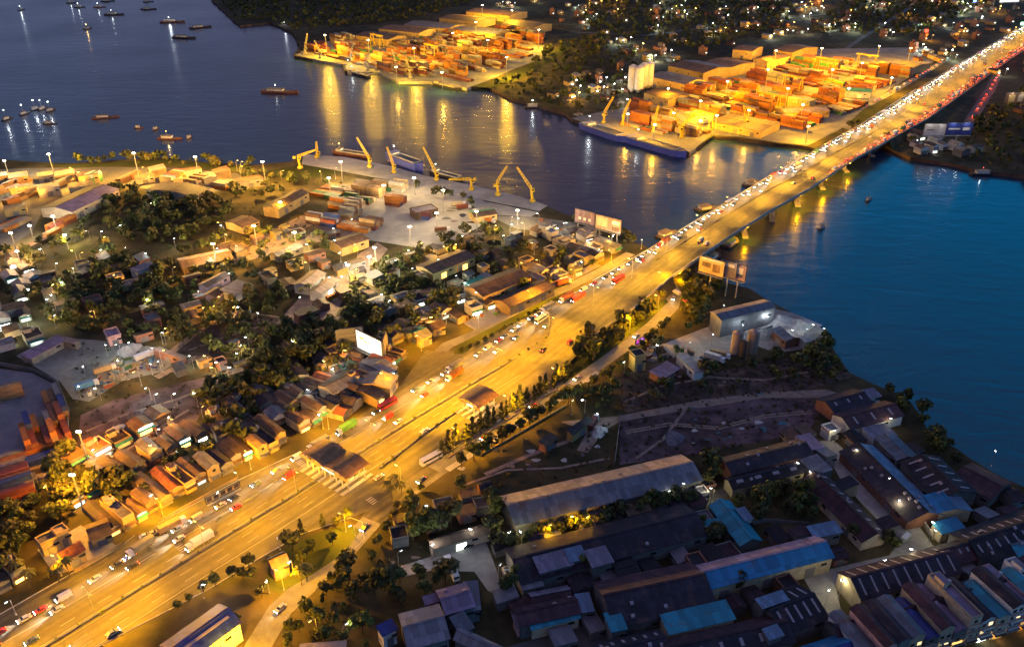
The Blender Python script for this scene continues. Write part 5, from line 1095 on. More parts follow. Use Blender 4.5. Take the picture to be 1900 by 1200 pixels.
# boundary walls
def wall_line(pts, h, look, mat="kerb_stone", w=.3, name="boundary_wall"):
    g = [G(p) for p in pts]; m = MB(); lo, hi = offset(g, w / 2), offset(g, -w / 2)
    for i in range(len(g) - 1):
        q = [hi[i], hi[i + 1], lo[i + 1], lo[i]]; m.hexa([p - Vector((0, 0, .2)) for p in q], [p + Vector((0, 0, h)) for p in q], mat)
    o = m.build(name); tag(o, look, "wall", None, False, tuple(g[len(g) // 2]))
wall_line([(0, 678), (62, 690), (108, 712), (128, 760), (126, 812), (118, 850), (80, 902), (30, 935)], 2.2, "curving kerb wall round the kerbed container yard at the left", "dark_steel" if False else "grey_wall", .5)
wall_line([(1588, 835), (1640, 895), (1695, 950), (1725, 992)], 2.4, "pale wall along the right side of the workers' lane")
wall_line([(140, 1062), (180, 1040), (228, 1012)], 1.8, "ochre kerbside wall before the red-tiled villa", "ochre_wall")
wall_line([(296, 968), (345, 940), (440, 888)], 1.0, "long low wall along the plaza's upper kerb", "ochre_wall")
wall_line([(832, 850), (900, 806), (1036, 722)], .8, "low yellowish wall between plaza and tree row", "ochre_wall")
wall_line([(890, 846), (960, 806), (1050, 752)], .8, "low wall on the outer side of the double tree row", "ochre_wall")
wall_line([(1140, 862), (1148, 800), (1150, 772)], 1.6, "short wall at the left side of the bare purple field", "grey_wall")
wall_line([(200, 905), (260, 870), (300, 858), (330, 840)], 2.0, "dim wall behind the roadside houses", "brick_wall")
wall_line([(1336, 985), (1420, 968), (1500, 975)], 1.8, "wall along the lower side of the dark orchard", "grey_wall")

def px_of(pl): return [PX(p) for p in pl]
wall_line([PX(p) for p in medg[0:4]], .75, "low dark kerb barrier on the near highway median", "dark_gravel", .9, "median_barrier")
wall_line([PX(p) for p in medg[3:6]], .75, "low dark kerb barrier on the median before the toll canopy", "dark_gravel", .9, "median_barrier")
wall_line([PX(p) for p in medg[5:9]], .75, "low dark kerb barrier on the median across the plaza", "dark_gravel", .9, "median_barrier")
wall_line([(705, 868), (750, 834), (788, 805), (849, 762)], .7, "low dark divider leading to the small toll roof", "dark_gravel", .7, "lane_divider")
wall_line([(400, 967), (478, 915), (552, 868)], .6, "thin dark divider leading to the brown toll canopy", "dark_gravel", .5, "lane_divider")
wall_line([PX(p) for p in (medg[8], *[deck_at(1.9 + .3 * i, .52 - .02 * i) for i in range(8)])], .75, "low dark barrier on the median of the bridge approach", "dark_gravel", .9, "median_barrier") if False else None

# ================================================================== STREET LAMPS AND FLOOD MASTS
HWY_LAMP, BRIDGE_LAMP, SIDE_LAMP = 500000, 170000, 72000
def street_lamp_mesh(h, arms, head, reach=2.4):
    p, hd = MB(), MB()
    p.bar((0, 0, 0), (0, 0, .6), .3, "kerb_stone", 8); p.bar((0, 0, .5), (0, 0, h), .13, "steel_pole", 8, .07)
    for a in arms:
        p.bar((0, 0, h - .1), (0, a * reach, h + .5), .06, "steel_pole", 6)
        hd.box((0, a * (reach + .3), h + .5), (.5, 1.1, .18), "steel_pole"); hd.box((0, a * (reach + .3), h + .36), (.55, 1.0, .16), head)
    return p.mesh("lamp_post"), hd.mesh("lamp_head")
LAMP2 = street_lamp_mesh(12, (-1, 1), "sodium_lamp"); LAMP1 = street_lamp_mesh(8.5, (1,), "sodium_lamp", 1.8); LAMPW = street_lamp_mesh(7, (1,), "white_lamp", 1.2)
def street_lamp(loc, rz, meshes, look, group, power, color, h, side=0):
    t = thing("street_lamp", look, "street lamp", loc, rz, group); link("pole", meshes[0], t); link("lamp_head", meshes[1], t)
    if power: lamp_light("street_light", power, color, (0, side, h), t, .35, 142 if meshes is LAMP2 else None, (0, 0, -1) if meshes is LAMP2 else None)
    return t
st = sum((b - a).length for a, b in zip(medg[:2], medg[1:3]))
for p, h in walk(medg, 42.0, st % 42.0):
    br = p.z > 3; far = p.y > 850
    street_lamp(p, h, LAMP2, "twin-arm sodium lamp " + ("along the bridge middle" if br else "on the median"), "median street lamps", (BRIDGE_LAMP if br or far else HWY_LAMP), SODIUM if not br else (1.0, .48, .02), 11.6)
sg = [G(p) for p in SERVICE]
for p, h in walk(offset(sg, 5.2), 34, 12):
    street_lamp(p, h, LAMP1, "single-arm service road lamp", "service road lamps", SIDE_LAMP, SODIUM, 8.3, -1.8)
for p, h in walk([G(q) for q in [(20, 1125), (139, 1053), (227, 1004), (343, 938), (439, 884), (550, 830), (640, 780), (745, 700), (790, 640), (880, 612), (1000, 560), (1150, 480)]], 40, 18):
    street_lamp(p, h, LAMP1, "single-arm lamp on the upper kerb", "kerbside lamps", SIDE_LAMP * 1.5, SODIUM, 8.3, -1.8)
for px, pw in (((1548, 822), 700), ((1590, 862), 700), ((1640, 915), 900), ((1662, 950), 1800), ((1730, 1000), 900), ((1690, 1046), 700), ((1640, 1064), 700), ((1555, 1110), 900), ((1530, 1128), 700), ((1322, 932), 1500), ((1272, 925), 500), ((1470, 880), 500), ((1500, 905), 500), ((1640, 800), 700), ((1722, 1006), 500), ((1838, 865), 500), ((1850, 1040), 400)):
    street_lamp(G(px), rnd.uniform(0, 6.3), LAMPW, "yellowish white lane lamp", "factory quarter lamps", pw, (1.0, .86, .42), 6.8, 1.5)
for px, pw, c in (((800, 1042), 2200, (.95, .98, .9)), ((880, 1010), 2400, (.95, .98, .85)), ((740, 1052), 1500, (.8, .9, 1)), ((925, 1080), 900, (1, .95, .8)), ((800, 965), 900, (.8, .85, 1)), ((950, 1010), 1200, (1, .9, .4)), ((968, 1018), 1500, (1, .8, .3)), ((1092, 985), 2500, SODIUM), ((1070, 990), 1800, SODIUM), ((1010, 1008), 1800, SODIUM), ((1232, 938), 300, WHITE),
                   ((1320, 640), 1800, (.7, 1, .85)), ((1280, 655), 1200, (.7, 1, .85)), ((1462, 632), 1200, (.9, 1, 1)), ((1488, 632), 1200, (.9, 1, 1)), ((1375, 622), 2000, (.7, .85, 1)), ((1420, 606), 2200, (.75, .88, 1)), ((1500, 622), 1500, (.9, 1, .9)), ((1530, 632), 1500, (.9, 1, .3)), ((1340, 585), 1500, (.7, .85, 1)),
                   ((1215, 660), 800, WHITE), ((1158, 692), 1400, (.8, 1, .4)), ((1110, 795), 1300, (.7, 1, .85)), ((1085, 765), 700, (.7, 1, .85)), ((1060, 770), 500, WHITE),
                   ((200, 660), 2200, (.9, 1, .85)), ((245, 655), 2400, (.95, 1, .9)), ((282, 668), 2600, (.45, .6, 1)), ((300, 690), 2000, (.7, 1, .8)), ((160, 700), 1200, (.9, 1, .7)), ((150, 738), 1200, (1, .9, .5)), ((435, 705), 2000, (1, 1, .7)), ((445, 680), 1500, (1, .95, .9)), ((318, 802), 1800, (.55, .65, 1)), ((295, 820), 900, (.6, .8, 1)), ((290, 755), 600, (.9, 1, .8)), ((368, 755), 600, (.9, 1, .8)),
                   ((433, 527), 5000, (.8, .9, 1)), ((280, 395), 2600, (.95, 1, .8)), ((345, 372), 2500, (.95, .97, 1)), ((235, 480), 900, (.8, 1, .9)), ((270, 490), 1000, (.8, 1, 1)), ((230, 435), 900, (.9, 1, .8)), ((720, 580), 1500, WHITE), ((850, 530), 1800, (.5, 1, .8)), ((868, 545), 2200, (.85, .95, 1)), ((880, 565), 1800, (.85, .95, 1)), ((570, 745), 2500, (.95, 1, .95)), ((450, 590), 2000, (.9, 1, .95)), ((480, 600), 900, WARM),
                   ((560, 570), 2500, WARM), ((600, 795), 1800, WHITE), ((410, 935), 1000, WHITE), ((445, 905), 900, WHITE), ((150, 935), 600, (.7, 1, 1)), ((30, 1140), 2000, WHITE), ((290, 940), 900, (.8, 1, .9)), ((378, 1110), 1500, (.85, .8, 1)), ((500, 1100), 1300, (.5, .75, 1)), ((520, 1020), 900, WHITE), ((660, 1000), 700, WARM), ((545, 1065), 400, (.6, 1, .3)), ((590, 1180), 900, SODIUM), ((640, 1190), 900, (.9, 1, .5)), ((1115, 435), 1200, WARM), ((1135, 455), 1500, WHITE), ((1190, 462), 900, (.6, 1, .5)), ((1000, 415), 2500, WARM), ((1050, 430), 2000, WARM)):
    lt = (("bluish" if c[2] > .95 and c[0] < .88 else "greenish" if c[1] > .97 and c[0] < .9 and c[2] < .95 else "orange" if c[2] < .1 else "warm white") + " yard lamp on a plain pole")
    street_lamp(G(px), rnd.uniform(0, 6.3), LAMP1 if c[2] < .1 else LAMPW, lt, "yard lamps", pw * 3, c, 7.4, 1.5)

def flood_mast(head, h, power, look, color=(1.0, .66, .24), lamp="flood_lamp", n=3, z0=0.0, group="flood masts"):
    p = G(head, h); t = thing("flood_mast", look, "flood mast", (p.x, p.y, z0), 0, group)
    m = MB(); m.bar((0, 0, 0), (0, 0, h + .4), .45, "steel_pole", 10, .2); m.build("pole", t)
    m = MB(); m.box((0, 0, h + .3), (2.4, .25, .25), "dark_steel"); m.box((0, 0, h - .5), (.3, 2.0, .25), "dark_steel"); m.build("crossbar", t)
    for i in range(n):
        x = -.75 + 1.5 * i / max(1, n - 1)
        m = MB(); m.bar((x, -.35, h), (x, .25, h + .1), .42, lamp, 10, .3); m.box((x, .34, h + .1), (.7, .14, .7), "dark_steel"); m.build("floodlight", t)
    lamp_light("flood_light", power, color, (0, 0, h - .9), t, 1.0)
    return t
K = 2600
FL = (1.0, .50, .07); FY = (1.0, .46, .02); FP = (1.0, .66, .26)
for hd, h, pw, c, lk in (((90, 286), 22, 260 * K, FL, "tall shore flood mast"), ((248, 284), 22, 210 * K, FL, "tall shore flood mast"), ((362, 291), 22, 210 * K, FL, "tall shore flood mast"), ((487, 300), 22, 210 * K, FL, "tall shore flood mast"), ((8, 298), 18, 50 * K, (.9, 1, .7), "greenish white flood mast at the left edge"),
                         ((632, 300), 18, 80 * K, FP, "quay flood mast shining white-gold"), ((822, 353), 18, 28 * K, FP, "quay flood mast shining white-gold"), ((768, 330), 14, 20 * K, FP, "short quay flood mast"), ((884, 392), 15, 12 * K, (1, .8, .5), "whitish flood mast at the apron corner"), ((712, 344), 12, 25 * K, FP, "low flood mast among the stacked boxes"),
                         ((645, 491), 16, 110 * K, (1, .72, .3), "dazzling flood mast over the timber yard"), ((695, 459), 14, 32 * K, (1, .82, .5), "bright flood mast at the timber yard's top"), ((685, 476), 10, 14 * K, (1, .9, .7), "small flood mast by the timber yard's top"), ((546, 431), 14, 70 * K, (1, .72, .3), "warm flood mast over the sawmill road"), ((471, 419), 14, 70 * K, FY, "amber flood mast over the sawmill road"), ((395, 452), 16, 70 * K, FL, "warm flood mast on the sawmill lane"),
                         ((98, 401), 14, 24 * K, (1, .9, .7), "white-gold flood mast before the purple shed"), ((55, 418), 14, 24 * K, (1, .85, .6), "white-gold flood mast left of the purple shed"), ((20, 432), 13, 26 * K, FL, "flood mast in the left box yard"), ((31, 466), 13, 26 * K, (1, .65, .35), "flood mast low in the left box yard"), ((120, 436), 10, 9 * K, (1, .9, .15), "yellow-green flood mast by trees"),
                         ((520, 375), 10, 40 * K, FY, "amber flood mast behind the dark brown shed"), ((610, 330), 12, 20 * K, FP, "flood mast at the quay's bend"), ((960, 390), 12, 20 * K, FP, "flood mast at the quay's end"), ((760, 420), 14, 6 * K, (1, .72, .36), "flood mast lighting the pale apron"), ((810, 395), 14, 6 * K, (1, .74, .4), "flood mast lighting the apron's middle")):
    flood_mast(hd, h, pw, lk, c)
for hd, h, pw in (((134, 880), 19, 75 * K), ((146, 800), 17, 45 * K)): flood_mast(hd, h, pw, "amber flood mast lighting the kerbed yard's boxes", (1, .38, .01))
r_ = random.Random(77)   # the many small warm lamps of the left bank
def lamp_field(poly, n, seed, pal, pw):
    r = random.Random(seed); g = poly_px(poly); xs = [p.x for p in g]; ys = [p.y for p in g]; k = 0
    while k < n:
        p = (r.uniform(min(xs), max(xs)), r.uniform(min(ys), max(ys)), 0)
        if not inside(p, g): continue
        k += 1; nm, c, ms = r.choice(pal); street_lamp(p, r.uniform(0, 6.3), ms, nm + " lamp post", "small lamps of the left bank", r.uniform(*pw), c, 7.2, 1.3)
WP = [("warm white", (1, .8, .42), LAMPW), ("amber", (1, .45, .03), LAMP1), ("amber", (1, .5, .08), LAMP1), ("cool white", (.85, 1, .9), LAMPW), ("warm white", (1, .72, .3), LAMPW)]
lamp_field([(0, 480), (120, 440), (330, 440), (640, 400), (700, 500), (620, 600), (440, 590), (330, 640), (100, 640), (0, 650)], 46, 3, WP, (4000, 11000))
lamp_field([(640, 590), (690, 500), (860, 420), (1000, 420), (1150, 460), (1100, 500), (880, 610), (700, 620)], 34, 4, WP, (4000, 11000))
lamp_field([(140, 640), (420, 580), (640, 610), (640, 700), (430, 810), (200, 890), (0, 1050), (0, 960), (130, 880), (150, 740)], 30, 5, WP, (2500, 8000))
lamp_field([(0, 330), (450, 315), (640, 330), (640, 380), (420, 350), (200, 350), (60, 420), (0, 460)], 16, 6, WP[1:3], (12000, 30000))
for hd, h, pw in (((603, 66), 28, 330), ((683, 75), 28, 330), ((768, 90), 24, 260), ((735, 125), 20, 200), ((883, 42), 28, 300), ((940, 107), 24, 260), ((1000, 56), 26, 240), ((905, 75), 24, 200), ((840, 62), 26, 220), ((820, 135), 20, 160), ((895, 10), 28, 260), ((950, 20), 26, 220)):
    flood_mast(hd, h, pw * K * .85, "far port flood mast with golden lamps", (1.0, .54, .02), z0=.25, group="far port flood masts")
for hd, h, pw in (((1425, 130), 26, 260), ((1350, 152), 22, 170), ((1462, 165), 22, 170), ((1525, 90), 26, 260), ((1632, 86), 26, 240), ((1300, 188), 20, 130), ((1545, 130), 22, 170), ((1600, 118), 22, 170), ((1490, 195), 20, 110), ((1390, 205), 18, 110), ((1250, 210), 16, 70), ((1690, 90), 22, 150), ((1655, 145), 18, 100), ((1240, 165), 16, 60), ((1330, 215), 18, 90), ((1440, 95), 22, 130), ((1575, 165), 16, 70), ((1165, 212), 16, 60), ((1215, 232), 16, 60), ((1300, 225), 16, 60), ((1500, 235), 16, 80)):
    flood_mast(hd, h, pw * K * 1.2, "barge port flood mast with amber lamps", (1.0, .47, .005), z0=.25, group="eastern port flood masts")
for i in (0, 2, 4, 5, 6):   # work lamps on the pier heads below the deck
    q = on_deck(PIERS[i], .93); t = thing("pier_lamp", "amber lamp on a bridge pier below the deck", "pier lamp", (q.x, q.y, q.z - 3.6), 0, "pier lamps")
    m = MB(); m.box((0, 0, 0), (.7, .7, .4), "sodium_lamp"); m.box((0, 0, .28), (.8, .8, .16), "dark_steel"); m.build("lamp_head", t)
    n_ = (on_deck(PIERS[i], 1) - on_deck(PIERS[i], 0)).normalized()
    lamp_light("pier_light", 25000, SODIUM, n_ * 4 + Vector((0, 0, -1.5)), t, .4)

# ================================================================== VEHICLES
def vehicle_meshes(kind, paint):
    pm = paint if paint.startswith("box_") else "paint_" + paint
    b, g, hl, tl, wh = MB(), MB(), MB(), MB(), []
    if kind == "car":
        L_, W_, H_ = 4.4, 1.8, 1.45
        b.box((0, 0, .62), (L_, W_, .62), pm, 0, .97); b.hexa([(-1.7, -.82, .92), (.95, -.82, .92), (.95, .82, .92), (-1.7, .82, .92)], [(-1.15, -.68, H_), (.25, -.68, H_), (.25, .68, H_), (-1.15, .68, H_)], pm)
        g.hexa([(.97, -.76, .95), (.99, -.76, .95), (.99, .76, .95), (.97, .76, .95)], [(.30, -.66, H_ - .04), (.33, -.66, H_ - .04), (.33, .66, H_ - .04), (.30, .66, H_ - .04)], "dark_glass")
        for s in (-1, 1): g.hexa([(-1.5, s * .8, .98), (.8, s * .8, .98), (.8, s * .84, .98), (-1.5, s * .84, .98)][::s], [(-1.05, s * .69, H_ - .1), (.2, s * .69, H_ - .1), (.2, s * .73, H_ - .1), (-1.05, s * .73, H_ - .1)][::s], "dark_glass")
        wx, wr, hz, xf, xb = (1.35, -1.35), .33, .68, 2.2, -2.2
    elif kind == "van":
        L_, W_, H_ = 5.4, 2.0, 2.3
        b.hexa([(-2.7, -1, .4), (2.7, -1, .4), (2.7, 1, .4), (-2.7, 1, .4)], [(-2.7, -1, 1.2), (2.7, -1, 1.2), (2.7, 1, 1.2), (-2.7, 1, 1.2)], pm); b.hexa([(-2.7, -1, 1.2), (2.3, -1, 1.2), (2.3, 1, 1.2), (-2.7, 1, 1.2)], [(-2.65, -.88, H_), (1.7, -.88, H_), (1.7, .88, H_), (-2.65, .88, H_)], pm)
        g.hexa([(2.31, -.9, 1.25), (2.34, -.9, 1.25), (2.34, .9, 1.25), (2.31, .9, 1.25)], [(1.75, -.8, 2.2), (1.78, -.8, 2.2), (1.78, .8, 2.2), (1.75, .8, 2.2)], "dark_glass")
        wx, wr, hz, xf, xb = (1.7, -1.7), .36, .8, 2.7, -2.7
    elif kind == "bus":
        L_, W_, H_ = 11, 2.5, 3.2
        b.box((0, 0, 1.85), (L_, W_, 2.7), pm, 0, .97)
        for s in (-1, 1): g.box((0, s * 1.24, 2.25), (L_ * .9, .06, .9), "dark_glass")
        g.box((5.45, 0, 2.2), (.08, 2.2, 1.3), "dark_glass"); wx, wr, hz, xf, xb = (3.6, -3.4), .5, .9, 5.48, -5.48
    else:   # truck with a box or container
        L_, W_, H_ = 11.5, 2.5, 3.6
        b.box((4.6, 0, 1.75), (2.2, 2.4, 2.4), "paint_white" if pm.startswith("box") else pm, 0, .93); b.box((-.9, 0, 2.35), (8.6, 2.5, 2.6), pm); b.box((-.4, 0, .85), (9.8, 1.2, .35), "dark_steel")
        g.box((5.66, 0, 2.25), (.1, 2.0, .9), "dark_glass"); wx, wr, hz, xf, xb = (4.4, -2.6, -3.9), .5, .9, 5.72, -5.25
    for x in wx:
        for s in (-1, 1):
            w = MB(); w.bar((x, s * (W_ / 2 - .12), wr), (x, s * (W_ / 2 + .08), wr), wr, "rubber", 12); w.bar((x, s * (W_ / 2 + .08), wr), (x, s * (W_ / 2 + .1), wr), wr * .55, "steel_pole", 8); wh.append(w)
    for s in (-1, 1):
        hl.box((xf + .02, s * W_ * .36, hz), (.08, .36, .26), "head_lamp"); tl.box((xb - .02, s * W_ * .38, hz + .05), (.08, .28, .24), "tail_lamp")
    return b, g, hl, tl, wh, xf, hz
VM = {}
def vehicle(kind, paint, loc, rz, look, cat, group, parts, beam=0, lights=True):
    key = (kind, paint, parts, lights)
    if key not in VM:
        b, g, hl, tl, wh, xf, hz = vehicle_meshes(kind, paint)
        if parts:
            VM[key] = ([("body", b.mesh("body")), ("windshield", g.mesh("glass"))] + ([("headlights_pair", None)] if 0 else []) + [("wheel", w.mesh("wheel")) for w in wh], hl, tl, xf, hz)
            if lights:
                for k, mb in (("headlight", hl), ("taillight", tl)):
                    for i in (0, 1):
                        x = MB(); x.v = mb.v[8 * i:8 * i + 8]; x.f = [tuple(j - 8 * i for j in f) for f in mb.f[6 * i:6 * i + 6]]; x.m = [0] * 6; x.mats = mb.mats; VM[key][0].append((k, x.mesh(k)))
        else:
            al = MB()
            for s in [b, g] + wh + ([hl, tl] if lights else []):
                o_ = len(al.v); al.v += s.v; al.f += [tuple(i + o_ for i in f) for f in s.f]; al.m += [al.mi(s.mats[i]) for i in s.m]
            VM[key] = (al.mesh(kind), hl, tl, xf, hz)
    nm = {"car": "car", "van": "van", "bus": "bus", "truck": "truck"}[kind]
    if parts:
        t = thing(nm, look, cat, loc, rz, group)
        for n_, me in VM[key][0]: link(n_, me, t)
    else: t = link(nm, VM[key][0], None, loc, rz); tag(t, look, cat, group)
    if beam: lamp_light("headlight_beam", beam, (1, .90, .72), (VM[key][3] + .3, 0, VM[key][4] + .1), t, .15, 55, (1, 0, -.28))
    return t
def pick(r): k = r.random(); return ("car", r.choice(list(CARC))) if k < .74 else ("van", r.choice(["white", "silver", "red", "beige"])) if k < .88 else ("truck", r.choice(["box_rust red", "box_orange", "box_navy blue", "white", "box_green", "box_grey"])) if k < .97 else ("bus", r.choice(["white", "red", "silver"]))
def traffic(pl, gap, seed, toward, look, near_parts=330, beam=3000, start=0, tail=0):
    r = random.Random(seed); d = start; total = sum((b - a).length for a, b in zip(pl, pl[1:])); cum = 0
    out = []
    while d < total - 5:
        acc = d
        for a, b in zip(pl, pl[1:]):
            l = (b - a).length
            if acc <= l: p = a.lerp(b, acc / l); h = math.atan2(b.y - a.y, b.x - a.x); pit = math.atan2(b.z - a.z, (b - a).xy.length); break
            acc -= l
        k, c = pick(r); x, y = PX(p); dist = p.length
        if -40 < x < 1960 and -30 < y < 1260:
            t = vehicle(k, c, p, h + (math.pi if toward else 0), ("oncoming " if toward else "departing ") + c.replace("box_", "") + " " + k + ", " + look + ",", k, "vehicles on the highway", dist < near_parts, beam * (1.6 if k in ("truck", "bus") else 1) if beam else 0)
            if tail: lamp_light("tail_glow", tail, (1, .06, .01), (-2.9 if k in ("car", "van") else -6.2, 0, 1.0), t, .2, 80, (-1, 0, -.35))
            t.rotation_euler = (0, pit if toward else -pit, h + (math.pi if toward else 0))
        d += gap * r.uniform(.7, 1.6) + {"car": 0, "van": 2, "truck": 8, "bus": 8}[k]
ROADZ = .05
def up(pl, k=.03): return [p + Vector((0, 0, k)) for p in pl]
def flat(pts): return [G(p, ROADZ) for p in pts]
def dk(s0, s1, x0=1.0, x1=14.0, n=50): return [deck_at(x0 + (x1 - x0) * i / n, s0 + (s1 - s0) * i / n) + Vector((0, 0, .05)) for i in range(n + 1)]
lane1 = flat([(-40, 1196), (0, 1174), (140, 1099), (270, 1015), (350, 972), (430, 928), (535, 860), (620, 812), (700, 765), (790, 714), (880, 664)]) + dk(.08, .12, 1.6)
lane2 = flat([(-30, 1212), (120, 1125), (250, 1050), (360, 985), (470, 925), (600, 848), (720, 776), (840, 702), (900, 668)]) + dk(.2, .2, 1.9)
lane3 = flat([(60, 1190), (200, 1112), (340, 1028), (480, 945), (640, 845), (745, 780), (880, 700)]) + dk(.32, .30, 2.2)
traffic(lane1, 7.0, 1, True, "outer lane", beam=42000); traffic(lane2, 20, 2, True, "second lane", beam=26000); traffic(lane3, 75, 3, True, "inner lane")
lane4 = flat([(120, 1210), (260, 1118), (420, 1020), (560, 938), (690, 862), (820, 780), (930, 716)]) + dk(.62, .58, 1.5)
lane5 = flat([(210, 1175), (360, 1085), (520, 985), (650, 920), (760, 850), (870, 782), (980, 715)]) + dk(.80, .74, 1.4)
lane6 = dk(.93, .9, 7.6)
traffic(lane4, 120, 4, False, "inner lane", beam=900); traffic(lane5, 110, 5, False, "outer lane", beam=900); traffic(lane6, 9, 6, False, "parapet lane", beam=0, tail=9000); traffic(dk(.84, .80, 8.6), 15, 16, False, "next-to-parapet lane", beam=0, tail=7000)
traffic([G(p, .08) for p in SERVICE[2:]], 44, 7, True, "service road", beam=1200)
traffic([G(p, .08) for p in [(1852, 140), (1838, 165), (1822, 190), (1806, 215), (1795, 236)]], 22, 8, True, "ramp lane", beam=0, tail=4000)
traffic([G(p, .3) for p in [(1760, 108), (1700, 145), (1640, 180), (1595, 203)]], 16, 9, True, "loop lane", beam=2000)
# parked vehicles
for k, c, px, az, lk in (("truck", "white", (838, 1060), az_px((830, 1045), (845, 1075)), "white box truck parked at the edge of the pale yard"), ("car", "silver", (858, 1012), .4, "silver car in the pale yard's lamplight"), ("car", "black", (868, 1013), .5, "black car beside the silver one"), ("van", "white", (1242, 905), .3, "white van by the guard hut"),
                         ("truck", "box_rust red", (860, 388), .3, "rusty box truck on the container apron"), ("truck", "box_cream", (850, 382), .3, "cream box truck on the container apron"), ("truck", "white", (890, 398), -.3, "white truck at the apron corner"), ("truck", "box_orange", (905, 412), -.4, "orange box truck at the apron corner"), ("car", "red", (1272, 560), 2.0, "red car on the ramp by the abutment"), ("van", "white", (1255, 545), 2.1, "white van on the ramp by the abutment"),
                         ("bus", "white", (800, 855), az_px((780, 865), (830, 838)), "white coach parked by the plaza's tree row"), ("truck", "box_maroon", (1100, 790), 1.2, "maroon tipper parked on the waste ground"), ("truck", "box_brown", (1080, 735), .6, "brown lorry parked below the tree row"), ("truck", "box_tan", (320, 980), az_px((300, 985), (330, 970)), "tan lorry standing in the parking bay"),
                         ("car", "white", (270, 995), .6, "white car in the parking bay"), ("car", "beige", (285, 990), .6, "beige car in the parking bay"), ("truck", "box_green", (935, 555), .5, "green lorry on the lit shed lane"), ("truck", "box_grey", (985, 545), .5, "grey lorry on the lit shed lane"), ("truck", "box_rust red", (1045, 528), .6, "rusty trailer on the lit shed lane"),
                         ("truck", "box_white", (1325, 668), -.6, "white mixer-like lorry in the plant yard"), ("truck", "box_tan", (1335, 662), -.5, "tan lorry in the plant yard"), ("truck", "white", (270, 665), .8, "white lorry in the scrap yard lights"), ("truck", "box_tan", (195, 690), .7, "tan lorry in the scrap yard"), ("truck", "box_sky blue", (162, 720), .7, "pale blue lorry in the scrap yard"),
                         ("truck", "box_orange", (620, 555), .9, "orange lorry in the timber yard"), ("truck", "box_brown", (820, 430), .2, "brown lorry alone on the apron"), ("car", "white", (872, 575), .4, "white car in the stone yard"), ("car", "dark blue", (890, 580), .9, "dark blue car in the stone yard"), ("van", "silver", (1680, 1000), .7, "silver van on the workers' lane")):
    vehicle(k, c, G(px, .08), az, lk, k, None, k in ("truck", "bus", "van") or px[1] > 800, 0, False); THINGS[-1] = THINGS[-1][:4] + (False, None)
# clutter: scattered crates and drums in the work yards
def clutter(poly, n, seed, grp):
    r = random.Random(seed); g = poly_px(poly); xs = [p.x for p in g]; ys = [p.y for p in g]; k = 0
    while k < n:
        p = (r.uniform(min(xs), max(xs)), r.uniform(min(ys), max(ys)))
        if not inside(p, g): continue
        k += 1; c = r.choice(list(CONT)); h = r.uniform(.8, 2.2); L_ = r.uniform(1.5, 4); m = MB()
        m.box((0, 0, h / 2 + .1), (L_, r.uniform(1, 2), h), "box_" + c); m.box((0, 0, h + .16), (L_ * 1.04, 1.2, .12), "deck_wood"); m.box((0, 0, .06), (L_ * 1.05, 1.5, .12), "deck_wood")
        o = m.build("crate", None, (p[0], p[1], .05), r.uniform(0, 3)); tag(o, c + " crate on a pallet", "crate", grp)
clutter([(150, 720), (165, 690), (250, 655), (310, 680), (230, 705), (165, 742)], 46, 1, "yard crates"); clutter([(860, 595), (905, 572), (960, 562), (980, 572), (940, 592)], 12, 2, "yard crates"); clutter([(1235, 645), (1310, 660), (1300, 685), (1270, 678)], 8, 3, "yard crates")
clutter([(1195, 640), (1240, 640), (1240, 672), (1200, 668)], 20, 4, "yard crates"); clutter([(420, 685), (460, 680), (455, 715), (425, 712)], 14, 5, "yard crates"); clutter([(410, 585), (470, 580), (490, 605), (430, 610)], 12, 6, "yard crates"); clutter([(270, 800), (330, 785), (340, 815), (280, 840)], 14, 7, "yard crates")
clutter([(980, 405), (1060, 420), (1110, 450), (1060, 455), (1000, 425)], 20, 8, "yard crates")

# ================================================================== TREES
import numpy as np
def crown_arrays(rs, rx, rz, zc, n, q, shape="round", gaps=.25):
    """leaf-clump quads spread through an uneven crown volume -> verts (4n,3)"""
    r = np.random.RandomState(rs); nb = 9 if shape == "round" else 7
    if shape == "cone": cz = np.linspace(-.9, .85, nb); cr = (.95 - cz) * .45; ctr = np.stack([cr * .55 * np.cos(np.arange(nb) * 2.4), cr * .55 * np.sin(np.arange(nb) * 2.4), cz], 1); rad = np.maximum(.18, cr * .8)
    else:
        ctr = r.normal(size=(nb, 3)); ctr /= np.linalg.norm(ctr, axis=1)[:, None]; ctr *= r.uniform(.35, .72, (nb, 1)); rad = r.uniform(.28, .5, nb)
    k = r.randint(0, nb, n); d = r.normal(size=(n, 3)); d /= np.linalg.norm(d, axis=1)[:, None]
    p = ctr[k] + d * (rad[k] * r.uniform(.55, 1.0, n) ** .5)[:, None]
    p = p * np.array([rx, rx, rz]) + np.array([0, 0, zc])
    nrm = d + r.normal(size=(n, 3)) * .55 + np.array([0, 0, .35]); nrm /= np.linalg.norm(nrm, axis=1)[:, None]
    a = np.cross(nrm, r.normal(size=(n, 3))); a /= np.linalg.norm(a, axis=1)[:, None]; b = np.cross(nrm, a); s = (q * r.uniform(.6, 1.25, n))[:, None]
    return np.stack([p - a * s, p - b * s * .7, p + a * s, p + b * s * .7], 1).reshape(-1, 3)
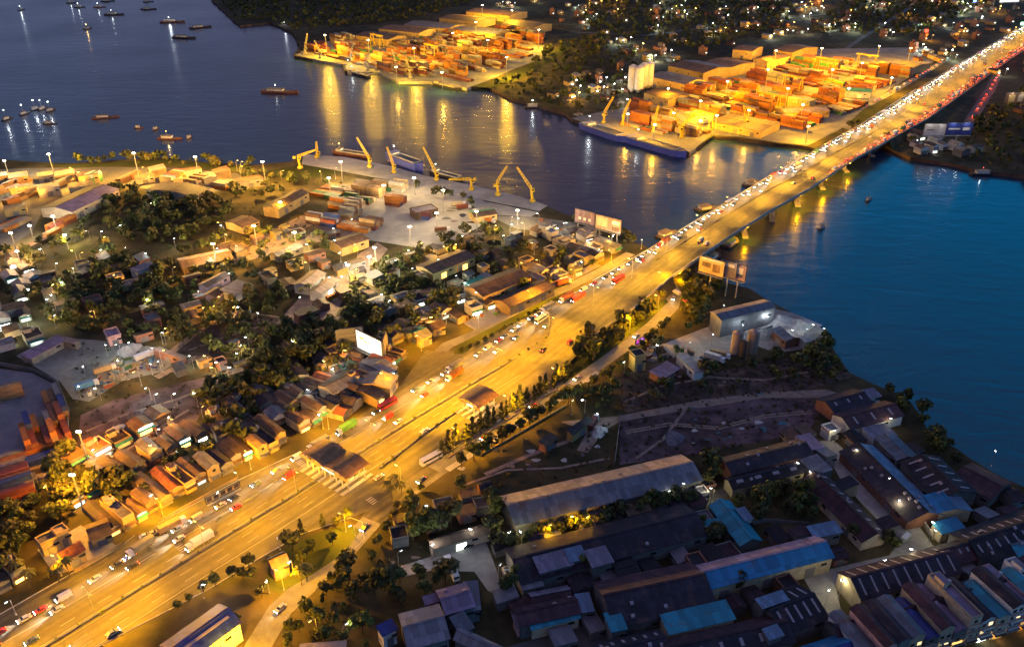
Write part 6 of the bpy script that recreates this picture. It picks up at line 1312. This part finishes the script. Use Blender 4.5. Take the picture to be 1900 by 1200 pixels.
def quads_mesh(name, V, mats, mi=None):
    n = len(V) // 4; me = bpy.data.meshes.new(name); me.vertices.add(len(V)); me.vertices.foreach_set("co", V.astype(np.float32).ravel())
    me.loops.add(4 * n); me.loops.foreach_set("vertex_index", np.arange(4 * n, dtype=np.int32)); me.polygons.add(n); me.polygons.foreach_set("loop_start", np.arange(0, 4 * n, 4, dtype=np.int32))
    for m_ in mats: me.materials.append(M(m_))
    if mi is not None: me.polygons.foreach_set("material_index", mi.astype(np.int32))
    me.update(calc_edges=True); me.validate(); return me
def trunk_mesh(h, r, limbs, seed):
    q = random.Random(seed); m = MB(); m.bar((0, 0, -.3), (0, 0, h), r, "bark", 7, r * .55)
    for i in range(limbs):
        a = q.uniform(0, 6.28); z = h * q.uniform(.6, .95); l = h * q.uniform(.3, .55); m.bar((0, 0, z), (math.cos(a) * l * .7, math.sin(a) * l * .7, z + l * .8), r * .45, "bark", 5, r * .12)
    return m.mesh("trunk")
LEAF = ["leaf_dark", "leaf_mid", "leaf_olive", "leaf_bright"]
ROUND = []
for i in range(8):
    V = crown_arrays(20 + i, 3.6, 3.0, 5.6, 420, .62); mi = (np.random.RandomState(i).rand(420) < .35).astype(int)
    a, b = [("leaf_dark", "leaf_mid"), ("leaf_mid", "leaf_dark"), ("leaf_dark", "leaf_olive"), ("leaf_mid", "leaf_bright")][i % 4]
    ROUND.append((quads_mesh("crown", V, [a, b], mi), trunk_mesh(4.6, .26, 5, i)))
CONE = [(quads_mesh("crown", crown_arrays(50 + i, 1.9, 2.9, 3.6, 260, .42, "cone"), ["leaf_dark", "leaf_mid"], (np.random.RandomState(i).rand(260) < .4).astype(int)), trunk_mesh(2.6, .13, 2, 30 + i)) for i in range(4)]
BUSH = [(quads_mesh("foliage", crown_arrays(70 + i, .9, .75, .6, 70, .28), ["leaf_dark", "leaf_mid"], (np.random.RandomState(i).rand(70) < .4).astype(int)), trunk_mesh(.6, .06, 2, 60 + i)) for i in range(3)]
def palm_meshes(seed):
    q = random.Random(seed); m = MB(); n = 13
    for i in range(n):
        a = 2 * math.pi * i / n + q.uniform(-.15, .15); L_ = q.uniform(2.6, 3.4); prev = None; e0 = q.uniform(.5, 1.1)
        for k in range(6):
            f = k / 5; x = L_ * f; z = 7.4 + e0 * x * .6 - .28 * x * x; w = .5 * math.sin(math.pi * (f * .85 + .1)); ca, sa = math.cos(a), math.sin(a)
            cur = ((x * ca - w * sa, x * sa + w * ca, z - .18), (x * ca, x * sa, z), (x * ca + w * sa, x * sa - w * ca, z - .18))
            if prev: m.face([prev[0], prev[1], cur[1], cur[0]], "leaf_olive"); m.face([prev[1], prev[2], cur[2], cur[1]], "leaf_mid")
            prev = cur
    t = MB(); t.bar((0, 0, -.2), (.3, .1, 4), .2, "bark", 7, .15); t.bar((.3, .1, 4), (0, 0, 7.5), .15, "bark", 7, .12); return m.mesh("crown"), t.mesh("trunk")
PALM = [palm_meshes(i) for i in range(3)]
def plant(protos, loc, s, look, cat="tree", group=None, name="tree", crown="crown"):
    t = thing(name, look, cat, loc, rnd.uniform(0, 6.28), group); me = rnd.choice(protos); t.scale = (s, s, s * rnd.uniform(.88, 1.15))
    link("trunk", me[1], t); link(crown, me[0], t); return t
def row(pts, step, protos, s, look, group, jit=.6, **k):
    for p, h in walk([G(q) for q in pts], step, step * .4): plant(protos, p + Vector((rnd.uniform(-jit, jit), rnd.uniform(-jit, jit), 0)), s * rnd.uniform(.8, 1.2), look, group=group, **k)
row([(815, 848), (890, 803), (960, 758), (1030, 716), (1060, 690)], 4.6, CONE, 1.55, "small conical avenue tree, inner row,", "avenue trees"); row([(850, 872), (905, 838), (975, 795), (1048, 748)], 6, ROUND, 1.0, "round dark avenue tree, outer row,", "avenue trees")
row([(1048, 700), (1090, 668), (1130, 640), (1180, 600), (1215, 572)], 9, CONE, 1.0, "dark conical service road tree", "service road trees"); row([(1065, 745), (1110, 712), (1150, 680), (1200, 640), (1240, 605)], 7.5, ROUND, .75, "round street tree on the outer kerb", "service road trees")
row([(790, 905), (740, 945), (715, 990), (690, 1040)], 7, ROUND, .6, "roadside tree at the merging road", "service road trees"); row([(640, 1060), (600, 1110), (560, 1150), (530, 1190)], 9, ROUND, .7, "roadside tree along the service road's end", "service road trees")
for p, s in (((560, 992), .9), ((600, 978), .8), ((624, 976), .55), ((645, 968), .6), ((400, 1085), .9), ((378, 1097), .9), ((432, 1070), .9), ((462, 1052), 1.0), ((330, 1130), .7), ((352, 1116), .6), ((452, 1075), .9), ((470, 1075), .9), ((485, 1110), .9), ((440, 1160), .8), ((410, 1180), .8)):
    plant(CONE if s > .7 and p[0] > 500 else ROUND, G(p), s * (1.3 if p[0] > 500 else .75), "lollipop-like dark kerb tree", group="kerb trees")
row([(850, 655), (900, 632), (960, 600), (1045, 552)], 5.5, BUSH, 2.2, "rounded island shrub", "island shrubs", cat="shrub", name="shrub", crown="foliage")
for p, h in walk(medg[1:10], 7.5, 3): plant(BUSH, p, rnd.uniform(.8, 1.25), "clipped median shrub", "shrub", "median shrubs", "shrub", "foliage")
for p, h in walk(flat([(705, 868), (788, 805), (849, 762)]) , 6, 2): plant(BUSH, p, rnd.uniform(.8, 1.2), "small plaza divider shrub", "shrub", "divider shrubs", "shrub", "foliage")
for p, h in walk(flat([(400, 967), (478, 915), (548, 868)]), 9, 2): plant(BUSH, p, rnd.uniform(.6, .9), "tiny toll divider shrub", "shrub", "divider shrubs", "shrub", "foliage")
row([(945, 1020), (1010, 1001), (1090, 981), (1190, 957), (1285, 934)], 4.6, ROUND, 1.0, "dense dark strip tree", "strip trees", jit=1.4)
for p, s in ((((945, 1100), 1.0)), ((960, 1085), .9), ((1080, 1065), .9), ((1095, 1050), .8), ((1060, 1050), .7), ((1330, 1092), 1.0), ((1350, 1085), 1.0), ((1365, 1098), .9), ((1318, 1010), 1.0), ((1330, 1002), .9), ((1300, 985), .8), ((1310, 905), 1.0), ((1320, 885), .8), ((1580, 1000), .8), ((1640, 1012), .8), ((1655, 1020), .7), ((920, 960), 1.0), ((915, 990), 1.1), ((922, 1020), 1.0), ((908, 930), .9)):
    plant(ROUND, G(p), s * 1.15, "dark bushy factory tree", group="factory quarter trees")
for p in ((1530, 640), (1536, 652), (1525, 650)): plant(ROUND, G(p), 1.0, "lime-lit tree at the river point", group="river point trees")
for p in ((720, 915), (735, 908), (745, 918), (728, 925), (70, 505), (62, 512), (78, 498), (150, 445), (140, 450), (560, 1085), (570, 1078), (500, 1060), (560, 555), (575, 548), (110, 1080), (130, 1070), (60, 1085), (40, 1070), (655, 700), (760, 640), (770, 632)):
    plant(PALM, G(p), rnd.uniform(.8, 1.1), "feathery palm tree", group="palms", name="palm_tree")
def scatter(poly, gap, seed):
    r = random.Random(seed); g = poly_px(poly); xs = [p.x for p in g]; ys = [p.y for p in g]; out = []
    y = min(ys)
    while y < max(ys):
        x = min(xs)
        while x < max(xs):
            q = Vector((x + r.uniform(-.45, .45) * gap, y + r.uniform(-.45, .45) * gap, 0))
            if inside(q, g) and r.random() < .86 and not taken(q.x, q.y, 1.6): out.append(q)
            x += gap
        y += gap
    return out
GROVES = [([(0, 960), (60, 930), (110, 890), (150, 890), (220, 895), (215, 950), (150, 965), (60, 1000), (0, 1050)], 5.5, "leafy tree behind the houses"), ([(-10, 990), (50, 1000), (40, 1060), (-20, 1090)], 6, "leafy lower yard tree"), ([(128, 800), (145, 860), (190, 890), (120, 900), (95, 890)], 5.5, "leafy kerb wall tree"),
          ([(380, 800), (450, 720), (520, 640), (600, 600), (640, 610), (620, 660), (580, 690), (540, 720), (480, 760), (400, 815)], 6.5, "olive grove tree"), ([(640, 580), (700, 540), (790, 530), (850, 560), (840, 590), (760, 610), (720, 600), (650, 605)], 6.5, "dark grove tree"),
          ([(620, 1060), (700, 1082), (800, 1068), (860, 1075), (800, 1095), (770, 1120), (720, 1140), (640, 1150), (590, 1130)], 5.5, "dark woodlot tree"), ([(500, 1200), (560, 1160), (640, 1155), (700, 1160), (690, 1210)], 6, "dark tree at the bottom edge"), ([(700, 1000), (780, 935), (880, 905), (915, 930), (900, 965), (800, 1000), (720, 1040)], 6.0, "dark roadside wood tree"),
          ([(500, 1050), (545, 1020), (620, 1000), (640, 1015), (570, 1060), (510, 1090)], 6.5, "tree on the green triangle"), ([(1500, 640), (1545, 655), (1575, 695), (1540, 720), (1490, 700)], 6, "dark scrub tree"), ([(1615, 715), (1680, 738), (1708, 775), (1720, 795), (1660, 780), (1640, 740)], 5.5, "big dark river tree"),
          ([(1710, 800), (1775, 835), (1800, 855), (1795, 885), (1750, 870), (1700, 830)], 6, "dark tree below the river bend"), ([(1350, 945), (1440, 910), (1490, 915), (1530, 960), (1480, 985), (1390, 985)], 5.5, "tree crown in the dark orchard"), ([(1055, 650), (1100, 620), (1190, 560), (1230, 550), (1225, 575), (1140, 640), (1080, 690)], 6.5, "shrubby verge tree"),
          ([(1265, 515), (1310, 515), (1345, 540), (1320, 575), (1285, 600), (1262, 580)], 5.5, "yellow-green bridge-foot tree"), ([(1195, 660), (1250, 620), (1300, 590), (1320, 600), (1250, 640)], 7, "dark tree behind the plant yard"), ([(1050, 745), (1130, 700), (1160, 720), (1130, 760), (1060, 775)], 7, "dark tree on the waste ground")]
WOODS = [([(120, 560), (230, 470), (330, 490), (400, 500), (470, 490), (540, 560), (500, 590), (330, 640), (240, 630), (140, 620), (80, 600)], 6.2), ([(0, 560), (120, 520), (200, 440), (230, 480), (130, 570)], 6.5), ([(190, 350), (260, 355), (300, 375), (420, 370), (440, 395), (330, 460), (220, 450), (180, 400)], 6.8), ([(430, 320), (490, 322), (560, 335), (640, 345), (640, 360), (560, 350), (480, 375), (420, 365)], 9),
         ([(700, 500), (760, 470), (860, 430), (900, 425), (960, 440), (900, 480), (800, 520), (720, 540)], 6.4), ([(870, 470), (960, 450), (1000, 480), (960, 510), (880, 500)], 9), ([(1040, 405), (1070, 410), (1180, 445), (1185, 462), (1120, 440)], 7), ([(870, 370), (900, 372), (905, 392), (880, 392), (760, 350), (740, 340)], 9), ([(640, 510), (720, 490), (850, 560), (860, 600), (740, 640), (640, 600)], 6.4), ([(330, 620), (640, 600), (640, 690), (520, 740), (420, 800), (350, 740), (440, 690)], 6), ([(900, 500), (1090, 470), (1180, 450), (1100, 500), (900, 600)], 10), ([(300, 460), (480, 430), (620, 440), (600, 500), (440, 530)], 9), ([(200, 900), (560, 760), (560, 800), (220, 960)], 9),
         ([(370, -60), (900, -60), (880, 5), (800, 30), (700, 45), (600, 55), (556, 62), (500, 38), (445, 42), (425, 25)], 13), ([(1010, 95), (1100, 60), (1180, 90), (1200, 140), (1160, 170), (1150, 205), (1060, 212), (960, 180), (920, 160), (960, 140)], 15), ([(1100, -40), (1500, -40), (1450, 60), (1300, 95), (1200, 80), (1080, 50)], 14), ([(1500, 60), (1720, 70), (1760, 40), (1900, -20), (1600, -30)], 14),
         ([(1780, 225), (1850, 200), (1900, 170), (1980, 200), (1980, 330), (1880, 322), (1800, 300)], 11), ([(1640, 262), (1690, 285), (1700, 250), (1660, 240)], 11), ([(1470, 262), (1540, 268), (1560, 240), (1640, 215), (1570, 250), (1550, 282)], 14), ([(120, 298), (230, 296), (330, 292), (480, 306), (430, 318), (300, 305), (130, 308)], 9), ([(0, 470), (100, 450), (170, 410), (150, 460), (60, 500)], 9), ([(600, 600), (640, 600), (650, 690), (590, 700)], 7), ([(1150, 690), (1260, 650), (1330, 690), (1500, 650), (1560, 700), (1400, 720), (1200, 750)], 11), ([(1300, 850), (1330, 850), (1345, 900), (1310, 930)], 6)]
G_ALL = sorted(((q.length, k, i) for i, (poly, gap, lk) in enumerate(GROVES) for k, q in enumerate(scatter(poly, gap, 40 + i))))
G_PTS = {(i, k): q for i, (poly, gap, lk) in enumerate(GROVES) for k, q in enumerate(scatter(poly, gap, 40 + i))}
N_TREE = sum(1 for t in THINGS if t[2] == "tree")
for n, (d_, k, i) in enumerate(G_ALL[:290 - N_TREE]): plant(ROUND, G_PTS[i, k], rnd.choice((.5, .7, .85, 1.0, 1.2, 1.45)), GROVES[i][2], group="grove trees")
EXTRA = [G_PTS[i, k] for d_, k, i in G_ALL[290 - N_TREE:]]
V, MI = [], []
rs = np.random.RandomState(9)
small = [[crown_arrays(200 + i, 3.7, 3.0, 4.6, n_, q_) for i in range(6)] for n_, q_ in ((110, 1.0), (34, 1.9))]
for i, (poly, gap) in enumerate(WOODS + [(None, 0)]):
    for q in (scatter(poly, gap, 80 + i) if poly else EXTRA):
        far = q.length > 900; A = small[1 if far else 0][rs.randint(6)]; s = rs.choice([.45, .6, .8, 1.0, 1.0, 1.3]) * (.95 if far else 1.0); a = rs.uniform(0, 6.28); ca, sa = math.cos(a), math.sin(a)
        B = A @ np.array([[ca, sa, 0], [-sa, ca, 0], [0, 0, 1]]) * s + np.array([q.x, q.y, 0]); V.append(B); MI.append(np.where(rs.rand(len(B) // 4) < .3, (rs.randint(4)), rs.choice([0, 0, 2, 1])))
o = link("woodland", quads_mesh("woodland", np.concatenate(V), LEAF, np.concatenate(MI))); o["kind"] = "stuff"; o["label"] = "dark woodland and scrub covering both river banks"
# low scrub on open ground
V = []
for poly, gap in (([(560, 1180), (700, 1000), (900, 900), (1140, 780), (1150, 860), (920, 920), (700, 1090), (600, 1220)], 4.5), ([(1150, 700), (1540, 650), (1580, 700), (1500, 722), (1150, 765)], 3.2), ([(1150, 775), (1300, 752), (1500, 735), (1515, 780), (1330, 850), (1150, 865)], 4.6), ([(140, 640), (420, 560), (640, 600), (480, 760), (330, 840), (150, 890), (130, 760)], 5.5), ([(350, 400), (480, 380), (620, 400), (420, 520), (300, 540)], 6)):
    for q in scatter(poly, gap, len(V)):
        s = rs.uniform(.5, 1.4); V.append(crown_arrays(rs.randint(20), 1.2, .7, .35, 14, .45) * s + np.array([q.x, q.y, 0]))
Vs = np.concatenate(V); o = link("scrub_grass", quads_mesh("scrub", Vs, ["leaf_olive", "leaf_dark"], (rs.rand(len(Vs) // 4) < .5).astype(int))); o["kind"] = "stuff"; o["label"] = "low weeds and scrub on the open ground"

# ================================================================== FAR TOWN
def far_house_mesh(seed, lit):
    r = random.Random(seed); m = MB(); w, d, h = r.uniform(5, 10), r.uniform(7, 14), r.choice([4, 4, 4, 5, 7, 9]); wl_ = r.choice(["grey_wall", "grey_wall", "brick_wall", "ochre_wall"]); rf = r.choice(["grey_roof", "rust_roof", "brown_roof", "steel_roof", "maroon_roof", "dark_roof"])
    m.box((0, 0, h / 2), (w, d, h), wl_)
    if h < 8:
        for s in (-1, 1):
            q = [(0, -d / 2 - .5, h + w * .2), (s * (w / 2 + .5), -d / 2 - .5, h - .1), (s * (w / 2 + .5), d / 2 + .5, h - .1), (0, d / 2 + .5, h + w * .2)]
            if s < 0: q = q[::-1]
            m.hexa(q, [(x, y, z + .15) for x, y, z in q], rf)
        for y in (-d / 2, d / 2): m.face([(-w / 2, y, h), (w / 2, y, h), (0, y, h + w * .19)], wl_)
    else:
        m.box((0, 0, h + .4), (w, .3, .8), wl_); m.box((0, -d / 2 + .2, h + .4), (w, .3, .8), wl_); m.box((w * .2, d * .25, h + 1.2), (w * .4, d * .3, 2.4), wl_)
    for k in range(max(1, int(h / 3.2))):
        for x in (-w * .28, w * .28):
            for y, s in ((-d / 2 - .05, 1),): m.box((x, y, 1.6 + k * 3.2), (w * .3, .12, 1.7), "dark_glass")
    if lit:
        lm = r.choice(lit); sx = r.uniform(1.2, 2.0); m.box((r.uniform(-.2, .2) * w, -d / 2 - .7, r.choice([2.6, h * .7])), (sx, 1.1, .8), lm)
        if r.random() < .45: m.box((w / 2 + .8, r.uniform(-.3, .3) * d, 2.8), (1.0, 1.2, .7), lm)
    return m.mesh("house"), LOOKW[wl_], LOOKR[rf], h
PROT = [far_house_mesh(300 + i, L_) for i, L_ in enumerate([["lit_white"], ["lit_white"], ["lit_white"], None, ["lit_warm"], ["lit_white"], None, ["lit_white"], ["lit_warm"], ["lit_white"], ["lit_green"], None, ["lit_orange"], ["lit_white"], None, ["lit_white"]])]
def town(poly, n, seed, power=None, gapm=17, grp="town houses"):
    r = random.Random(seed); g = poly_px(poly); xs = [p.x for p in g]; ys = [p.y for p in g]; done = []; tries = 0
    while len(done) < n and tries < 9000:
        tries += 1; p = Vector((r.uniform(min(xs), max(xs)), r.uniform(min(ys), max(ys)), 0))
        if not inside(p, g) or any((p - q).length < gapm for q in done): continue
        done.append(p); me, a, b, h = r.choice(PROT); o = link("town_house", me, None, p, r.choice([.3, .5, .2, .4]) + r.uniform(-.25, .25)); tag(o, ("tall " if h > 8 else "low ") + a + " town house with " + b, "house", grp)
        if r.random() < .45:
            c = r.choice([(.85, 1, .8), (.9, 1, .85), (.85, 1, .8), (1, .9, .6), (1, .5, .08), (1, .45, .04)])
            l = link("town_lamp", LAMPW_FAR[0] if c[2] > .3 else LAMPW_FAR[1], None, p + Vector((r.uniform(6, 10), r.uniform(-12, -8), 0))); tag(l, ("greenish white" if c[0] < .95 else "amber") + " street light in the town", "street lamp", "town street lights")
            lamp_light("town_light", r.choice([10000, 18000, 34000]), c, (0, 0, 7.2), l, .5)
def far_lamp(mt):
    m = MB(); m.bar((0, 0, 0), (0, 0, 8), .18, "steel_pole", 5); m.bar((0, 0, 8), (.8, 0, 8.4), .1, "steel_pole", 4); m.box((1.0, 0, 8.3), (1.2, 1.0, .5), mt); return m.mesh("town_lamp")
LAMPW_FAR = (far_lamp("white_lamp"), far_lamp("sodium_lamp"))
town([(1010, 20), (1200, -20), (1500, -30), (1600, 10), (1500, 70), (1420, 75), (1340, 95), (1260, 115), (1190, 130), (1120, 95), (1075, 60)], 150, 1, gapm=15)
town([(1500, 70), (1620, -20), (1900, -30), (1900, 40), (1830, 80), (1740, 92), (1700, 75), (1600, 72)], 115, 2, gapm=15)
town([(1085, 140), (1160, 120), (1190, 135), (1150, 200), (1060, 205), (1000, 180)], 20, 3, gapm=20)
town([(1840, 130), (1960, 60), (2000, 160), (1900, 220), (1850, 200)], 14, 4)
town([(1690, 90), (1740, 98), (1790, 85), (1740, 120), (1700, 128)], 12, 5, gapm=14)
town([(880, -30), (1010, -30), (1010, 20), (960, 15), (900, 8)], 14, 6)
# green and red signal-like shop signs by the far highway
for px, mt, lk in (((1893, 58), "lit_green", "glowing green sign board beside the far highway"), ((1716, 72), "lit_red", "small red neon sign in the town"), ((1806, 14), "lit_blue", "small blue neon sign in the town")):
    g = G(px); t = thing("neon_sign", lk, "sign", g, .2, None, False)
    m = MB(); m.bar((0, 0, 0), (0, 0, 9), .25, "steel_pole", 6); m.build("post", t)
    m = MB(); m.box((0, 0, 11), (6, .5, 4.5), mt); m.box((0, .3, 11), (6.4, .3, 4.9), "dark_steel"); m.build("panel", t)
    if mt == "lit_green": lamp_light("sign_glow", 9000, (.05, 1, .2), (0, -2, 11), t, .6)
finish_labels()
for o in bpy.data.objects:
    if "label" in o and len(str(o["label"]).split()) > 16: print("LONG", len(o["label"].split()), o["label"])
